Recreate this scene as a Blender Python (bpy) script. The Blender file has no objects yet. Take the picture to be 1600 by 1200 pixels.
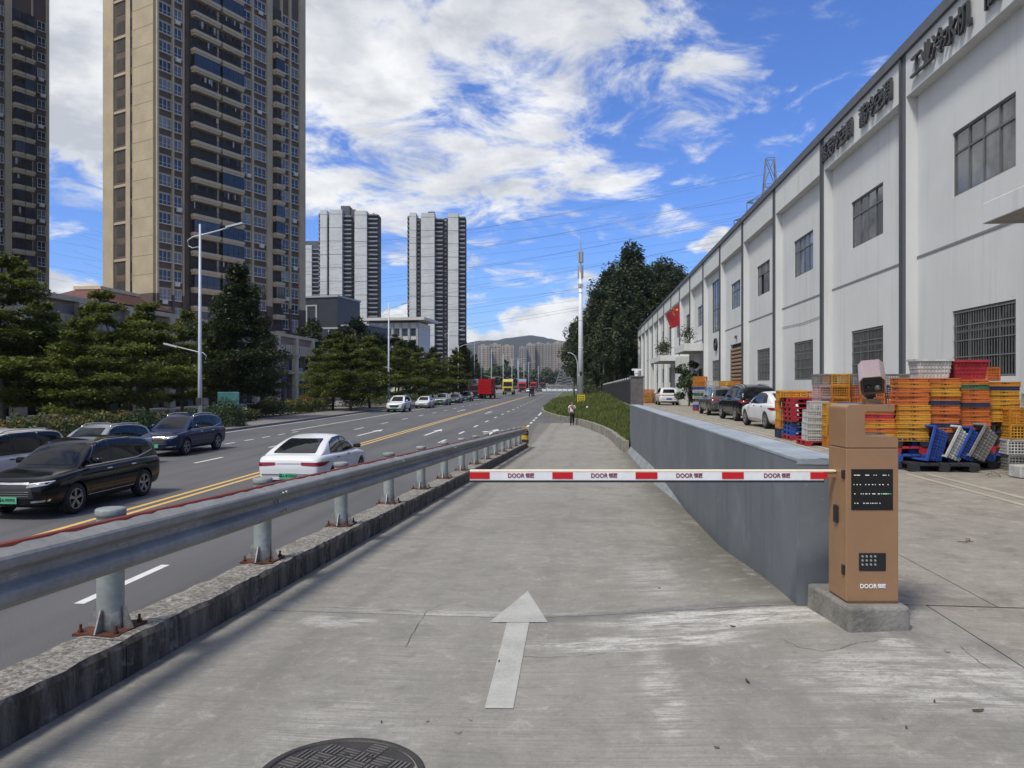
import bpy, bmesh, math, random
from math import radians, sin, cos, pi, atan2, sqrt, hypot
from mathutils import Vector, Matrix, Euler, noise as mnoise
from mathutils.bvhtree import BVHTree

rnd = random.Random(7)
SC = bpy.context.scene
COL = SC.collection

# ------------------------------------------------------------------ camera
cam_data = bpy.data.cameras.new("camera")
cam = bpy.data.objects.new("camera", cam_data)
COL.objects.link(cam)
cam_data.sensor_width = 36.0
cam_data.lens = 36.0 * 1150 / 1600
cam_data.clip_start = 0.05
cam_data.clip_end = 20000
cam.location = (0, 0, 1.6)
cam.rotation_euler = (radians(90), 0, 0)
SC.camera = cam

# ------------------------------------------------------------------ view
SC.view_settings.view_transform = 'Standard'
SC.view_settings.look = 'None'
SC.view_settings.gamma = 1.0
SC.view_settings.use_curve_mapping = False
SC.view_settings.exposure = 0.71
SC.cycles.max_bounces = 6
SC.cycles.diffuse_bounces = 3
SC.cycles.glossy_bounces = 3
SC.cycles.transparent_max_bounces = 12
SC.cycles.volume_bounces = 0
SC.cycles.use_denoising = True

# ------------------------------------------------------------------ sun and sky
SUN_EL, SUN_AZ = 57.0, 222.0          # azimuth clockwise from +Y: behind the camera, a little to the left
sun_d = bpy.data.lights.new("sun", 'SUN')
sun_d.energy = 2.1
sun_d.angle = radians(10)
sun_d.color = (1.0, 0.945, 0.86)
sun = bpy.data.objects.new("sun", sun_d)
COL.objects.link(sun)
_sd = Vector((sin(radians(SUN_AZ)) * cos(radians(SUN_EL)), cos(radians(SUN_AZ)) * cos(radians(SUN_EL)), sin(radians(SUN_EL))))
sun.rotation_euler = _sd.to_track_quat('Z', 'Y').to_euler()
sun.location = _sd * 60

world = bpy.data.worlds.new("World")
SC.world = world
world.use_nodes = True
world.cycles.sampling_method = 'MANUAL'
world.cycles.sample_map_resolution = 256


class NT:
    """tiny node-tree writer"""
    def __init__(self, nt):
        self.nt = nt
        nt.nodes.clear()

    def n(self, kind, **kw):
        nd = self.nt.nodes.new(kind)
        for k, v in kw.items():
            setattr(nd, k, v)
        return nd

    def put(self, sock, v):
        if isinstance(v, bpy.types.NodeSocket):
            self.nt.links.new(v, sock)
        elif v is not None:
            try:
                sock.default_value = v
            except Exception:
                sock.default_value = (v, v, v, 1) if len(sock.default_value) == 4 else (v, v, v)

    def m(self, op, a, b=None, c=None, clamp=False):
        nd = self.n('ShaderNodeMath', operation=op, use_clamp=clamp)
        for i, v in enumerate((a, b, c)):
            if v is not None:
                self.put(nd.inputs[i], v)
        return nd.outputs[0]

    def v(self, op, a, b=None):
        nd = self.n('ShaderNodeVectorMath', operation=op)
        self.put(nd.inputs[0], a)
        if b is not None:
            self.put(nd.inputs[1], b)
        return nd.outputs[1] if op in ('DOT_PRODUCT', 'LENGTH', 'DISTANCE') else nd.outputs[0]

    def sep(self, v):
        nd = self.n('ShaderNodeSeparateXYZ')
        self.put(nd.inputs[0], v)
        return nd.outputs

    def comb(self, x, y, z):
        nd = self.n('ShaderNodeCombineXYZ')
        for i, q in enumerate((x, y, z)):
            self.put(nd.inputs[i], q)
        return nd.outputs[0]

    def noise(self, vec, scale, detail=4, rough=0.55, dist=0.0, lac=2.0):
        nd = self.n('ShaderNodeTexNoise')
        if vec is not None:
            self.put(nd.inputs['Vector'], vec)
        nd.inputs['Scale'].default_value = scale
        nd.inputs['Detail'].default_value = detail
        nd.inputs['Roughness'].default_value = rough
        nd.inputs['Distortion'].default_value = dist
        nd.inputs['Lacunarity'].default_value = lac
        return nd.outputs[0]

    def ss(self, x, lo, hi, a=0.0, b=1.0):
        """smoothstep lo..hi of x mapped to a..b"""
        nd = self.n('ShaderNodeMapRange', interpolation_type='SMOOTHSTEP')
        for i, q in enumerate((x, lo, hi, a, b)):
            self.put(nd.inputs[i], q)
        return nd.outputs[0]

    def mix(self, f, a, b, mode='MIX'):
        nd = self.n('ShaderNodeMix', data_type='RGBA', blend_type=mode)
        self.put(nd.inputs[0], f)
        self.put(nd.inputs[6], a if isinstance(a, bpy.types.NodeSocket) else (*a, 1))
        self.put(nd.inputs[7], b if isinstance(b, bpy.types.NodeSocket) else (*b, 1))
        return nd.outputs[2]


def build_world():
    t = NT(world.node_tree)
    out = t.n('ShaderNodeOutputWorld')
    bg = t.n('ShaderNodeBackground')
    t.put(out.inputs[0], bg.outputs[0])
    sky = t.n('ShaderNodeTexSky', sky_type='NISHITA')
    sky.sun_disc = False
    sky.sun_elevation = radians(SUN_EL)
    sky.sun_rotation = radians(SUN_AZ)
    sky.altitude = 50
    sky.air_density = 1.0
    sky.dust_density = 0.35
    sky.ozone_density = 1.6
    d = t.v('NORMALIZE', t.n('ShaderNodeTexCoord').outputs['Generated'])
    x, y, z = t.sep(d)
    # broken high cloud sheet: noise on a flat layer seen from below
    zz = t.m('ADD', t.m('MAXIMUM', z, 0.0), 0.17)
    pl = t.comb(t.m('DIVIDE', x, zz), t.m('DIVIDE', y, zz), 0.0)
    pl = t.v('ADD', pl, (3.35, 1.20, 0.4))
    n_big = t.noise(pl, 1.15, 3, 0.5, 0.3)
    n_mid = t.noise(pl, 3.6, 10, 0.64, 0.45)
    # the bank of cloud lies to the left, open sky to the right
    side = t.ss(t.m('ADD', x, t.m('MULTIPLY', z, -0.16)), 0.36, -0.02)
    low = t.ss(z, 0.10, 0.30)
    cov = t.m('ADD', t.m('MULTIPLY', n_big, 0.42), t.m('MULTIPLY', n_mid, 0.92))
    cov = t.m('ADD', cov, t.m('MULTIPLY', t.m('MULTIPLY', side, low), 0.25))
    hi = t.ss(cov, 0.735, 0.93)
    # low cumulus heaps along the horizon
    az = t.m('ARCTAN2', x, y)
    pc = t.comb(t.m('MULTIPLY', az, 1.0), t.m('MULTIPLY', z, 1.9), 1.7)
    c1 = t.noise(pc, 4.2, 2, 0.5)
    c2 = t.noise(pc, 15.0, 8, 0.6, 0.25)
    top = t.m('ADD', t.m('MULTIPLY', c1, 0.40), t.m('MULTIPLY', c2, 0.11))
    heap = t.ss(t.m('SUBTRACT', t.m('SUBTRACT', top, 0.134), z), 0.0, 0.016)
    # shade inside the clouds
    sh_n = t.noise(t.v('ADD', pl, (0.05, 0.13, 0.0)), 2.1, 6, 0.55, 0.2)
    shade = t.m('ADD', t.m('MULTIPLY', t.ss(sh_n, 0.34, 0.62), 0.6), t.m('MULTIPLY', t.ss(t.noise(t.v('ADD', pl, (0.02, 0.06, 0.0)), 5.5, 6, 0.6), 0.36, 0.60), 0.4))
    thick = t.ss(cov, 0.86, 1.12)
    shade = t.m('SUBTRACT', shade, t.m('MULTIPLY', thick, 0.30), clamp=True)
    c_hi = t.mix(shade, (0.34, 0.36, 0.40), (0.62, 0.625, 0.63))
    hshade = t.ss(t.noise(t.v('ADD', pc, (0.0, 0.05, 0.0)), 13.0, 6, 0.55), 0.36, 0.60)
    c_lo = t.mix(hshade, (0.38, 0.40, 0.44), (0.62, 0.625, 0.63))
    skyc = t.v('MULTIPLY', sky.outputs[0], (0.042, 0.063, 0.108))
    col = t.mix(hi, skyc, c_hi)
    col = t.mix(heap, col, c_lo)
    # thin haze line just above the horizon
    col = t.mix(t.ss(z, 0.10, 0.0, 0.0, 0.45), col, (0.42, 0.47, 0.53))
    t.put(bg.inputs[0], col)
    bg.inputs[1].default_value = 1.0


build_world()

# ------------------------------------------------------------------ frames
TH_RAMP = radians(5.75)   # ramp, yard and warehouse run this far to the right of the view axis
TH_ROAD = radians(4.53)
Z_ROAD = -1.45


def fr(th, w, s, z=0.0):
    return Vector((w * cos(th) + s * sin(th), -w * sin(th) + s * cos(th), z))


def RA(w, s, z=0.0):
    return fr(TH_RAMP, w, s, z)


def RO(w, s, z=0.0):
    return fr(TH_ROAD, w, s, z)


def z_ramp(s):
    return max(-0.04 * s, Z_ROAD + 0.012) if s > 0 else -0.04 * s * 0.3


def z_yard(s):
    return -0.006 * s


# ------------------------------------------------------------------ mesh builder
class MB:
    def __init__(self):
        self.V, self.F, self.M = [], [], []
        self.mi = 0

    def add(self, verts, faces, mi=None):
        o = len(self.V)
        self.V += [tuple(v) for v in verts]
        self.F += [tuple(i + o for i in f) for f in faces]
        self.M += [self.mi if mi is None else mi] * len(faces)

    def quad(self, a, b, c, d, mi=None):
        self.add([a, b, c, d], [(0, 1, 2, 3)], mi)

    def box(self, x0, x1, y0, y1, z0, z1, mi=None, M=None):
        v = [(x0, y0, z0), (x1, y0, z0), (x1, y1, z0), (x0, y1, z0), (x0, y0, z1), (x1, y0, z1), (x1, y1, z1), (x0, y1, z1)]
        if M is not None:
            v = [M @ Vector(p) for p in v]
        self.add(v, [(0, 3, 2, 1), (4, 5, 6, 7), (0, 1, 5, 4), (1, 2, 6, 5), (2, 3, 7, 6), (3, 0, 4, 7)], mi)

    def cbox(self, c, size, mi=None, rz=0.0):
        M = Matrix.Translation(c) @ Matrix.Rotation(rz, 4, 'Z')
        a, b, e = size[0] / 2, size[1] / 2, size[2] / 2
        self.box(-a, a, -b, b, -e, e, mi, M)

    def tube(self, p0, p1, r0, r1=None, n=8, mi=None, caps=True):
        p0, p1 = Vector(p0), Vector(p1)
        r1 = r0 if r1 is None else r1
        d = (p1 - p0)
        if d.length < 1e-9:
            return
        q = d.to_track_quat('Z', 'Y').to_matrix()
        ring = [q @ Vector((cos(2 * pi * i / n), sin(2 * pi * i / n), 0)) for i in range(n)]
        vs = [p0 + a * r0 for a in ring] + [p1 + a * r1 for a in ring]
        fs = [(i, (i + 1) % n, n + (i + 1) % n, n + i) for i in range(n)]
        if caps:
            fs += [tuple(range(n - 1, -1, -1)), tuple(range(n, 2 * n))]
        self.add(vs, fs, mi)

    def path(self, pts, radii, n=8, mi=None):
        """smooth tube through pts"""
        pts = [Vector(p) for p in pts]
        if not hasattr(radii, '__len__'):
            radii = [radii] * len(pts)
        vs, fs = [], []
        up = Vector((0.123, 0.321, 0.94)).normalized()
        for i, p in enumerate(pts):
            d = (pts[min(i + 1, len(pts) - 1)] - pts[max(i - 1, 0)]).normalized()
            a = d.cross(up)
            if a.length < 1e-3:
                a = d.cross(Vector((1, 0, 0)))
            a.normalize()
            b = d.cross(a)
            vs += [p + (a * cos(2 * pi * k / n) + b * sin(2 * pi * k / n)) * radii[i] for k in range(n)]
        for i in range(len(pts) - 1):
            for k in range(n):
                fs.append((i * n + k, i * n + (k + 1) % n, (i + 1) * n + (k + 1) % n, (i + 1) * n + k))
        fs.append(tuple(range(n - 1, -1, -1)))
        fs.append(tuple(range((len(pts) - 1) * n, len(pts) * n)))
        self.add(vs, fs, mi)

    def prism(self, poly, h0, h1, axis='z', mi=None):
        """extrude a 2-D polygon: axis z -> (x,y), y -> (x,z), x -> (y,z)"""
        def P(p, h):
            return (p[0], p[1], h) if axis == 'z' else ((p[0], h, p[1]) if axis == 'y' else (h, p[0], p[1]))
        n = len(poly)
        vs = [P(p, h0) for p in poly] + [P(p, h1) for p in poly]
        fs = [(i, (i + 1) % n, n + (i + 1) % n, n + i) for i in range(n)]
        fs += [tuple(range(n - 1, -1, -1)), tuple(range(n, 2 * n))]
        self.add(vs, fs, mi)

    def lathe(self, prof, n=24, mi=None, axis='z', c=(0, 0, 0)):
        """prof: list of (r, h)"""
        vs, fs = [], []
        for r, h in prof:
            for k in range(n):
                a = 2 * pi * k / n
                p = (r * cos(a), r * sin(a), h)
                if axis == 'x':
                    p = (p[2], p[0], p[1])
                elif axis == 'y':
                    p = (p[0], p[2], p[1])
                vs.append((p[0] + c[0], p[1] + c[1], p[2] + c[2]))
        for i in range(len(prof) - 1):
            for k in range(n):
                fs.append((i * n + k, i * n + (k + 1) % n, (i + 1) * n + (k + 1) % n, (i + 1) * n + k))
        self.add(vs, fs, mi)

    def mesh(self, name, mats, smooth=False):
        me = bpy.data.meshes.new(name)
        me.from_pydata(self.V, [], self.F)
        if not isinstance(mats, (list, tuple)):
            mats = [mats]
        for m in mats:
            me.materials.append(m)
        if len(mats) > 1:
            me.polygons.foreach_set('material_index', self.M)
        bm = bmesh.new()
        bm.from_mesh(me)
        bmesh.ops.recalc_face_normals(bm, faces=bm.faces)
        bm.to_mesh(me)
        bm.free()
        if smooth:
            me.polygons.foreach_set('use_smooth', [True] * len(me.polygons))
        me.update()
        return me

    def build(self, name, mats, parent=None, smooth=False, bevel=0.0):
        return obj(name, self.mesh(name, mats, smooth), parent, bevel)


def obj(name, me, parent=None, bevel=0.0, loc=None, rz=None):
    o = bpy.data.objects.new(name, me)
    COL.objects.link(o)
    if parent is not None:
        o.parent = parent
    if loc is not None:
        o.location = loc
    if rz is not None:
        o.rotation_euler[2] = rz
    if bevel:
        b = o.modifiers.new('bevel', 'BEVEL')
        b.width = bevel
        b.segments = 2
        b.limit_method = 'ANGLE'
        b.angle_limit = radians(40)
    return o


def thing(name, label, cat, loc=(0, 0, 0), rz=0.0, group=None):
    o = bpy.data.objects.new(name, None)
    COL.objects.link(o)
    o.empty_display_size = 0.2
    o.location = loc
    o.rotation_euler = (0, 0, rz)
    return tag(o, label, cat, group)


def tag(o, label=None, cat=None, group=None, kind=None):
    if label:
        o['label'] = label
    if cat:
        o['category'] = cat
    if group:
        o['group'] = group
    if kind:
        o['kind'] = kind
    return o


def copy_tree(o, parent=None):
    c = o.copy()
    COL.objects.link(c)
    c.parent = parent
    for ch in list(o.children):
        copy_tree(ch, c)
    return c


def frozen(o):
    """evaluated mesh of an object as a new mesh"""
    dg = bpy.context.evaluated_depsgraph_get()
    dg.update()
    return bpy.data.meshes.new_from_object(o.evaluated_get(dg))


def text_mesh(s, size, depth, mat, bold=0.0, align='CENTER'):
    cu = bpy.data.curves.new('lettering', 'FONT')
    cu.body = s
    cu.size = size
    cu.extrude = depth
    cu.offset = bold
    cu.align_x = align
    cu.align_y = 'CENTER'
    cu.resolution_u = 3
    o = bpy.data.objects.new('lettering', cu)
    COL.objects.link(o)
    me = frozen(o)
    bpy.data.objects.remove(o)
    me.materials.clear()
    me.materials.append(mat)
    return me


# ------------------------------------------------------------------ materials
MATS = {}


def mat(name, col, rough=0.7, var=0.12, scale=3.0, bump=0.0, bscale=40.0, metal=0.0, spec=0.5, coat=0.0, col2=None, world_co=False, island=0.0):
    """procedural principled material: colour broken up by two noises, optional bump"""
    if name in MATS:
        return MATS[name]
    m = bpy.data.materials.new(name)
    m.use_nodes = True
    t = NT(m.node_tree)
    out = t.n('ShaderNodeOutputMaterial')
    b = t.n('ShaderNodeBsdfPrincipled')
    t.put(out.inputs[0], b.outputs[0])
    co = t.n('ShaderNodeNewGeometry').outputs['Position'] if world_co else t.n('ShaderNodeTexCoord').outputs['Object']
    f = t.m('ADD', t.m('MULTIPLY', t.noise(co, scale, 5, 0.6), 0.65), t.m('MULTIPLY', t.noise(co, scale * 9, 3, 0.6), 0.35))
    f = t.ss(f, 0.3, 0.7)
    c2 = col2 if col2 else tuple(max(0.0, c * (1 - 2 * var)) for c in col)
    c1 = col if col2 else tuple(min(1.0, c * (1 + var * .5)) for c in col)
    cc = t.mix(f, c2, c1)
    if island:
        ri = t.n('ShaderNodeNewGeometry').outputs['Random Per Island']
        cc = t.mix(1.0, cc, t.comb(t.m('ADD', t.m('MULTIPLY', ri, island), 1 - island / 2), t.m('ADD', t.m('MULTIPLY', ri, island), 1 - island / 2), t.m('ADD', t.m('MULTIPLY', ri, island), 1 - island / 2)), 'MULTIPLY')
    t.put(b.inputs['Base Color'], cc)
    b.inputs['Roughness'].default_value = rough
    b.inputs['Metallic'].default_value = metal
    b.inputs['Specular IOR Level'].default_value = spec
    if coat:
        b.inputs['Coat Weight'].default_value = coat
        b.inputs['Coat Roughness'].default_value = 0.04
    if rough > 0.15 and rough < 0.9:
        t.put(b.inputs['Roughness'], t.m('ADD', rough - 0.06, t.m('MULTIPLY', t.noise(co, scale * 4, 3), 0.12)))
    if bump:
        bp = t.n('ShaderNodeBump')
        bp.inputs['Strength'].default_value = min(1.0, bump)
        bp.inputs['Distance'].default_value = 0.01
        t.put(bp.inputs['Height'], t.noise(co, bscale, 5, 0.6))
        t.put(b.inputs['Normal'], bp.outputs[0])
    MATS[name] = m
    return m


def glow(name, col, strength):
    m = bpy.data.materials.new(name)
    m.use_nodes = True
    t = NT(m.node_tree)
    out = t.n('ShaderNodeOutputMaterial')
    e = t.n('ShaderNodeEmission')
    e.inputs[0].default_value = (*col, 1)
    e.inputs[1].default_value = strength
    t.put(out.inputs[0], e.outputs[0])
    return m


def leaf_mat(name, c_dark, c_light, trans=0.25, rough=0.5):
    m = bpy.data.materials.new(name)
    m.use_nodes = True
    t = NT(m.node_tree)
    out = t.n('ShaderNodeOutputMaterial')
    b = t.n('ShaderNodeBsdfPrincipled')
    tr = t.n('ShaderNodeBsdfTranslucent')
    mx = t.n('ShaderNodeMixShader')
    g = t.n('ShaderNodeNewGeometry')
    co = t.n('ShaderNodeTexCoord').outputs['Object']
    f = t.m('ADD', t.m('MULTIPLY', g.outputs['Random Per Island'], 0.6), t.m('MULTIPLY', t.ss(t.noise(co, 0.7, 3), 0.3, 0.7), 0.4))
    oi = t.n('ShaderNodeObjectInfo').outputs['Random']
    cc = t.mix(f, c_dark, c_light)
    cc = t.mix(t.m('MULTIPLY', oi, 0.35), cc, tuple(c * 0.7 for c in c_dark))
    t.put(b.inputs['Base Color'], cc)
    b.inputs['Roughness'].default_value = rough
    b.inputs['Specular IOR Level'].default_value = 0.35
    t.put(tr.inputs[0], cc)
    mx.inputs[0].default_value = trans
    t.put(mx.inputs[1], b.outputs[0])
    t.put(mx.inputs[2], tr.outputs[0])
    t.put(out.inputs[0], mx.outputs[0])
    MATS[name] = m
    return m
# ================================================================== ground, road, ramp, yard
def sst(x, a, b):
    q = max(0.0, min(1.0, (x - a) / (b - a)))
    return q * q * (3 - 2 * q)


def Z(w, s):
    """height of the concrete apron: sloping ramp on the left blends into the level yard on the right"""
    r, yv = z_ramp(s), z_yard(s)
    k = sst(w, -0.8, 2.0) * (1 - sst(s, 5.0, 9.5))
    if w > 2.2:
        k = 1.0
    return r + (yv - r) * k


def frame_co(t, th):
    """shader: world position turned into the (w, s) frame"""
    p = t.n('ShaderNodeNewGeometry').outputs['Position']
    w = t.v('DOT_PRODUCT', p, (cos(th), -sin(th), 0))
    s = t.v('DOT_PRODUCT', p, (sin(th), cos(th), 0))
    return w, s, t.comb(w, s, t.sep(p)[2])


def concrete_mat(name, base, yard=False):
    m = bpy.data.materials.new(name)
    m.use_nodes = True
    t = NT(m.node_tree)
    out = t.n('ShaderNodeOutputMaterial')
    b = t.n('ShaderNodeBsdfPrincipled')
    t.put(out.inputs[0], b.outputs[0])
    w, s, co = frame_co(t, TH_RAMP)
    big = t.ss(t.noise(co, 0.45, 5, 0.6, 0.4), 0.32, 0.68)
    mid = t.ss(t.noise(co, 2.3, 6, 0.65, 0.3), 0.3, 0.7)
    fine = t.noise(co, 120, 4, 0.7)
    spk = t.noise(co, 170, 3, 0.7)
    broom = t.noise(t.comb(t.m('MULTIPLY', w, 1.2), t.m('MULTIPLY', s, 95), 0.0), 1.0, 4, 0.65)
    drag = t.noise(t.comb(t.m('MULTIPLY', w, 3.2), t.m('MULTIPLY', s, 0.35), 0.0), 1.0, 4, 0.6, 0.2)
    c = t.mix(big, tuple(q * 0.80 for q in base), base)
    c = t.mix(t.m('MULTIPLY', mid, 0.32), c, (base[0] * 1.12, base[1] * 1.09, base[2] * 1.03))
    c = t.mix(t.m('MULTIPLY', t.ss(drag, 0.45, 0.72), 0.35 if not yard else 0.12), c, tuple(q * 0.66 for q in base))
    # rubbed tyre tracks, painted guardrail shadow near the kerb, dirt along the wall foot
    if not yard:
        wob = t.m('MULTIPLY', t.m('SUBTRACT', t.noise(co, 0.35, 3), 0.5), 0.7)
        w2 = t.m('ADD', w, wob)
        for cen, wid, amt in ((-1.95, 0.30, 0.34), (-0.35, 0.5, 0.12), (1.0, 0.45, 0.20)):  # leftmost band puts the guardrail's shadow into the colour
            g = t.ss(t.m('ABSOLUTE', t.m('SUBTRACT', w2, cen)), wid, 0.03)
            c = t.mix(t.m('MULTIPLY', t.m('MULTIPLY', g, t.ss(drag, 0.30, 0.62)), amt), c, (0.085, 0.08, 0.075))
        edge_l = t.ss(t.m('ADD', w, t.m('MULTIPLY', mid, 0.14)), -2.48, -2.72)  # darkens towards the kerb
        c = t.mix(t.m('MULTIPLY', edge_l, 0.6), c, (0.07, 0.066, 0.058))
        line = t.m('SUBTRACT', w2, t.m('MULTIPLY', s, 0.012))
        edge_r = t.m('MULTIPLY', t.ss(line, 0.70, 1.45), t.ss(s, 5.5, 6.6))
        c = t.mix(t.m('MULTIPLY', t.m('MULTIPLY', edge_r, t.ss(t.noise(co, 1.6, 7, 0.7), 0.22, 0.50)), 0.85), c, (0.06, 0.057, 0.048))
    # lime and paint residue in ragged streaks across the slab
    rag = t.noise(t.comb(t.m('MULTIPLY', w, 2.2), t.m('MULTIPLY', s, 9.0), 0.0), 1.0, 7, 0.72, 0.5)
    for w0, s0, rw, rs, amt in ((0.25, 5.0, 0.95, 0.20, 1.1), (1.2, 5.5, 1.4, 0.30, 1.1), (0.75, 5.35, 0.6, 0.6, 0.7), (-0.9, 5.8, 1.5, 0.12, 0.6), (0.42, 4.2, 0.14, 0.8, 0.7), (1.9, 4.3, 0.9, 0.6, 0.75), (-1.9, 5.5, 0.35, 0.22, 0.8), (3.0, 3.9, 1.0, 0.8, 0.6), (1.97, 4.86, 0.16, 0.10, 1.3), (0.6, 7.2, 0.35, 1.6, 0.4), (-1.2, 3.6, 0.5, 0.5, 0.35)):
        gx = t.m('DIVIDE', t.m('SUBTRACT', w, w0), rw)
        gy = t.m('DIVIDE', t.m('SUBTRACT', s, s0), rs)
        g = t.ss(t.m('ADD', t.m('MULTIPLY', gx, gx), t.m('MULTIPLY', gy, gy)), 1.0, 0.05)
        c = t.mix(t.m('MULTIPLY', t.m('MULTIPLY', g, t.m('MULTIPLY', t.ss(rag, 0.40, 0.60), t.ss(t.noise(co, 26, 5, 0.75), 0.28, 0.52))), amt), c, (0.60, 0.585, 0.55))
    # damp dark blotches, heavier towards the yard
    blot = t.m('MULTIPLY', t.ss(t.noise(co, 1.25, 8, 0.72, 0.6), 0.47, 0.66), t.ss(w, -0.6, 2.0, 0.25, 0.62))
    c = t.mix(blot, c, tuple(q * 0.42 for q in base))
    # scattered dark spots and pits
    spots = t.n('ShaderNodeTexVoronoi')
    t.put(spots.inputs['Vector'], co)
    spots.inputs['Scale'].default_value = 2.1
    sp = t.ss(t.m('ADD', spots.outputs['Distance'], t.m('MULTIPLY', t.noise(co, 30, 3), 0.06)), 0.075, 0.05)
    c = t.mix(t.m('MULTIPLY', sp, 0.35), c, (0.07, 0.065, 0.06))
    c = t.mix(t.m('MULTIPLY', t.ss(broom, 0.44, 0.62), 0.6), c, tuple(q * 0.60 for q in base))
    mott = t.noise(co, 5.5, 8, 0.78, 0.3)
    c = t.mix(t.ss(mott, 0.50, 0.68, 0, 0.55), c, tuple(q * 0.55 for q in base))
    c = t.mix(t.ss(mott, 0.48, 0.30, 0, 0.55), c, tuple(min(1, q * 1.45) for q in base))
    grit = t.noise(co, 34.0, 5, 0.8)
    c = t.mix(t.ss(grit, 0.54, 0.70, 0, 0.6), c, tuple(q * 0.50 for q in base))
    c = t.mix(t.ss(grit, 0.43, 0.28, 0, 0.5), c, tuple(min(1, q * 1.5) for q in base))
    c = t.mix(t.m('MULTIPLY', t.ss(spk, 0.54, 0.66), 0.7), c, tuple(q * 0.55 for q in base))
    t.put(b.inputs['Base Color'], c)
    b.inputs['Roughness'].default_value = 0.88
    b.inputs['Specular IOR Level'].default_value = 0.25
    bp = t.n('ShaderNodeBump')
    bp.inputs['Strength'].default_value = 0.55
    bp.inputs['Distance'].default_value = 0.006
    t.put(bp.inputs['Height'], t.m('ADD', t.m('MULTIPLY', broom, 0.5), t.m('MULTIPLY', fine, 0.5)))
    t.put(b.inputs['Normal'], bp.outputs[0])
    MATS[name] = m
    return m


def asphalt_mat():
    m = bpy.data.materials.new('asphalt')
    m.use_nodes = True
    t = NT(m.node_tree)
    out = t.n('ShaderNodeOutputMaterial')
    b = t.n('ShaderNodeBsdfPrincipled')
    t.put(out.inputs[0], b.outputs[0])
    w, s, co = frame_co(t, TH_ROAD)
    agg = t.noise(co, 60, 5, 0.75)
    agg2 = t.noise(co, 260, 2, 0.6)
    big = t.noise(t.comb(t.m('MULTIPLY', w, 0.5), t.m('MULTIPLY', s, 0.06), 0), 1.0, 5, 0.6)
    patch = t.noise(co, 0.16, 4, 0.6)
    c = t.mix(t.ss(big, 0.3, 0.7), (0.080, 0.080, 0.083), (0.112, 0.111, 0.113))
    c = t.mix(t.m('MULTIPLY', t.ss(patch, 0.45, 0.65), 0.35), c, (0.135, 0.131, 0.127))
    c = t.mix(t.m('MULTIPLY', t.ss(agg, 0.45, 0.72), 0.5), c, (0.20, 0.20, 0.20))
    c = t.mix(t.m('MULTIPLY', t.ss(agg2, 0.55, 0.75), 0.55), c, (0.03, 0.03, 0.032))
    # wheel paths are a shade darker and smoother
    lane = t.m('PINGPONG', t.m('ADD', w, 10.55 + 0.9), 0.95)
    c = t.mix(t.m('MULTIPLY', t.ss(lane, 0.25, 0.0), 0.18), c, (0.05, 0.05, 0.052))
    t.put(b.inputs['Base Color'], c)
    b.inputs['Roughness'].default_value = 0.82
    b.inputs['Specular IOR Level'].default_value = 0.3
    bp = t.n('ShaderNodeBump')
    bp.inputs['Strength'].default_value = 0.6
    bp.inputs['Distance'].default_value = 0.006
    t.put(bp.inputs['Height'], agg)
    t.put(b.inputs['Normal'], bp.outputs[0])
    MATS['asphalt'] = m
    return m


def paint_mat(name, col, under, wear=0.35):
    m = bpy.data.materials.new(name)
    m.use_nodes = True
    t = NT(m.node_tree)
    out = t.n('ShaderNodeOutputMaterial')
    b = t.n('ShaderNodeBsdfPrincipled')
    t.put(out.inputs[0], b.outputs[0])
    p = t.n('ShaderNodeNewGeometry').outputs['Position']
    f = t.m('ADD', t.m('MULTIPLY', t.noise(p, 3.0, 5, 0.6), 0.5), t.m('MULTIPLY', t.noise(p, 45, 5, 0.7), 0.5))
    c = t.mix(t.ss(f, 0.5 + (0.5 - wear) * 0.3, 0.72, 0.0, 0.85), col, under)
    c = t.mix(t.m('MULTIPLY', t.ss(t.noise(p, 8, 4), 0.45, 0.7), 0.25), c, tuple(q * 0.6 for q in col))
    t.put(b.inputs['Base Color'], c)
    b.inputs['Roughness'].default_value = 0.7
    MATS[name] = m
    return m


concrete_mat('concrete_ramp', (0.292, 0.280, 0.250))
concrete_mat('concrete_yard', (0.302, 0.276, 0.240), True)
asphalt_mat()
paint_mat('paint_white', (0.62, 0.62, 0.60), (0.10, 0.10, 0.10), 0.35)
paint_mat('paint_yellow', (0.62, 0.40, 0.12), (0.10, 0.095, 0.09), 0.3)
paint_mat('paint_arrow', (0.42, 0.42, 0.385), (0.25, 0.24, 0.22), 0.95)
paint_mat('paint_yard', (0.40, 0.365, 0.27), (0.25, 0.23, 0.20), 1.0)
mat('crack_line', (0.07, 0.066, 0.058), 0.95, 0.3, 6)
mat('joint_fill', (0.028, 0.026, 0.023), 0.95, 0.3, 6)
mat('soil', (0.075, 0.065, 0.045), 0.95, 0.3, 0.05, world_co=True, col2=(0.05, 0.06, 0.03))
mat('pavement', (0.20, 0.185, 0.165), 0.85, 0.15, 0.8, bump=0.3, bscale=60, world_co=True)
mat('kerb_stone', (0.26, 0.25, 0.235), 0.85, 0.2, 2.0, bump=0.3, world_co=True)


def sheet(name, pts, m, parent=None):
    b = MB()
    b.add(pts, [tuple(range(len(pts)))])
    return b.build(name, MATS[m] if isinstance(m, str) else m, parent)


# far ground to the horizon
g = sheet('ground', [(-2590, -115, Z_ROAD - 0.35), (2590, -115, Z_ROAD - 0.35), (2590, 3890, Z_ROAD - 0.35), (-2590, 3890, Z_ROAD - 0.35)], 'soil')
tag(g, kind='structure')

# road
road = sheet('road', [RO(-22.0, -25, Z_ROAD), RO(9.0, -25, Z_ROAD), RO(9.0, 700, Z_ROAD), RO(-22.0, 700, Z_ROAD)], 'asphalt')
tag(road, kind='structure')
ZM = Z_ROAD + 0.005


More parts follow.
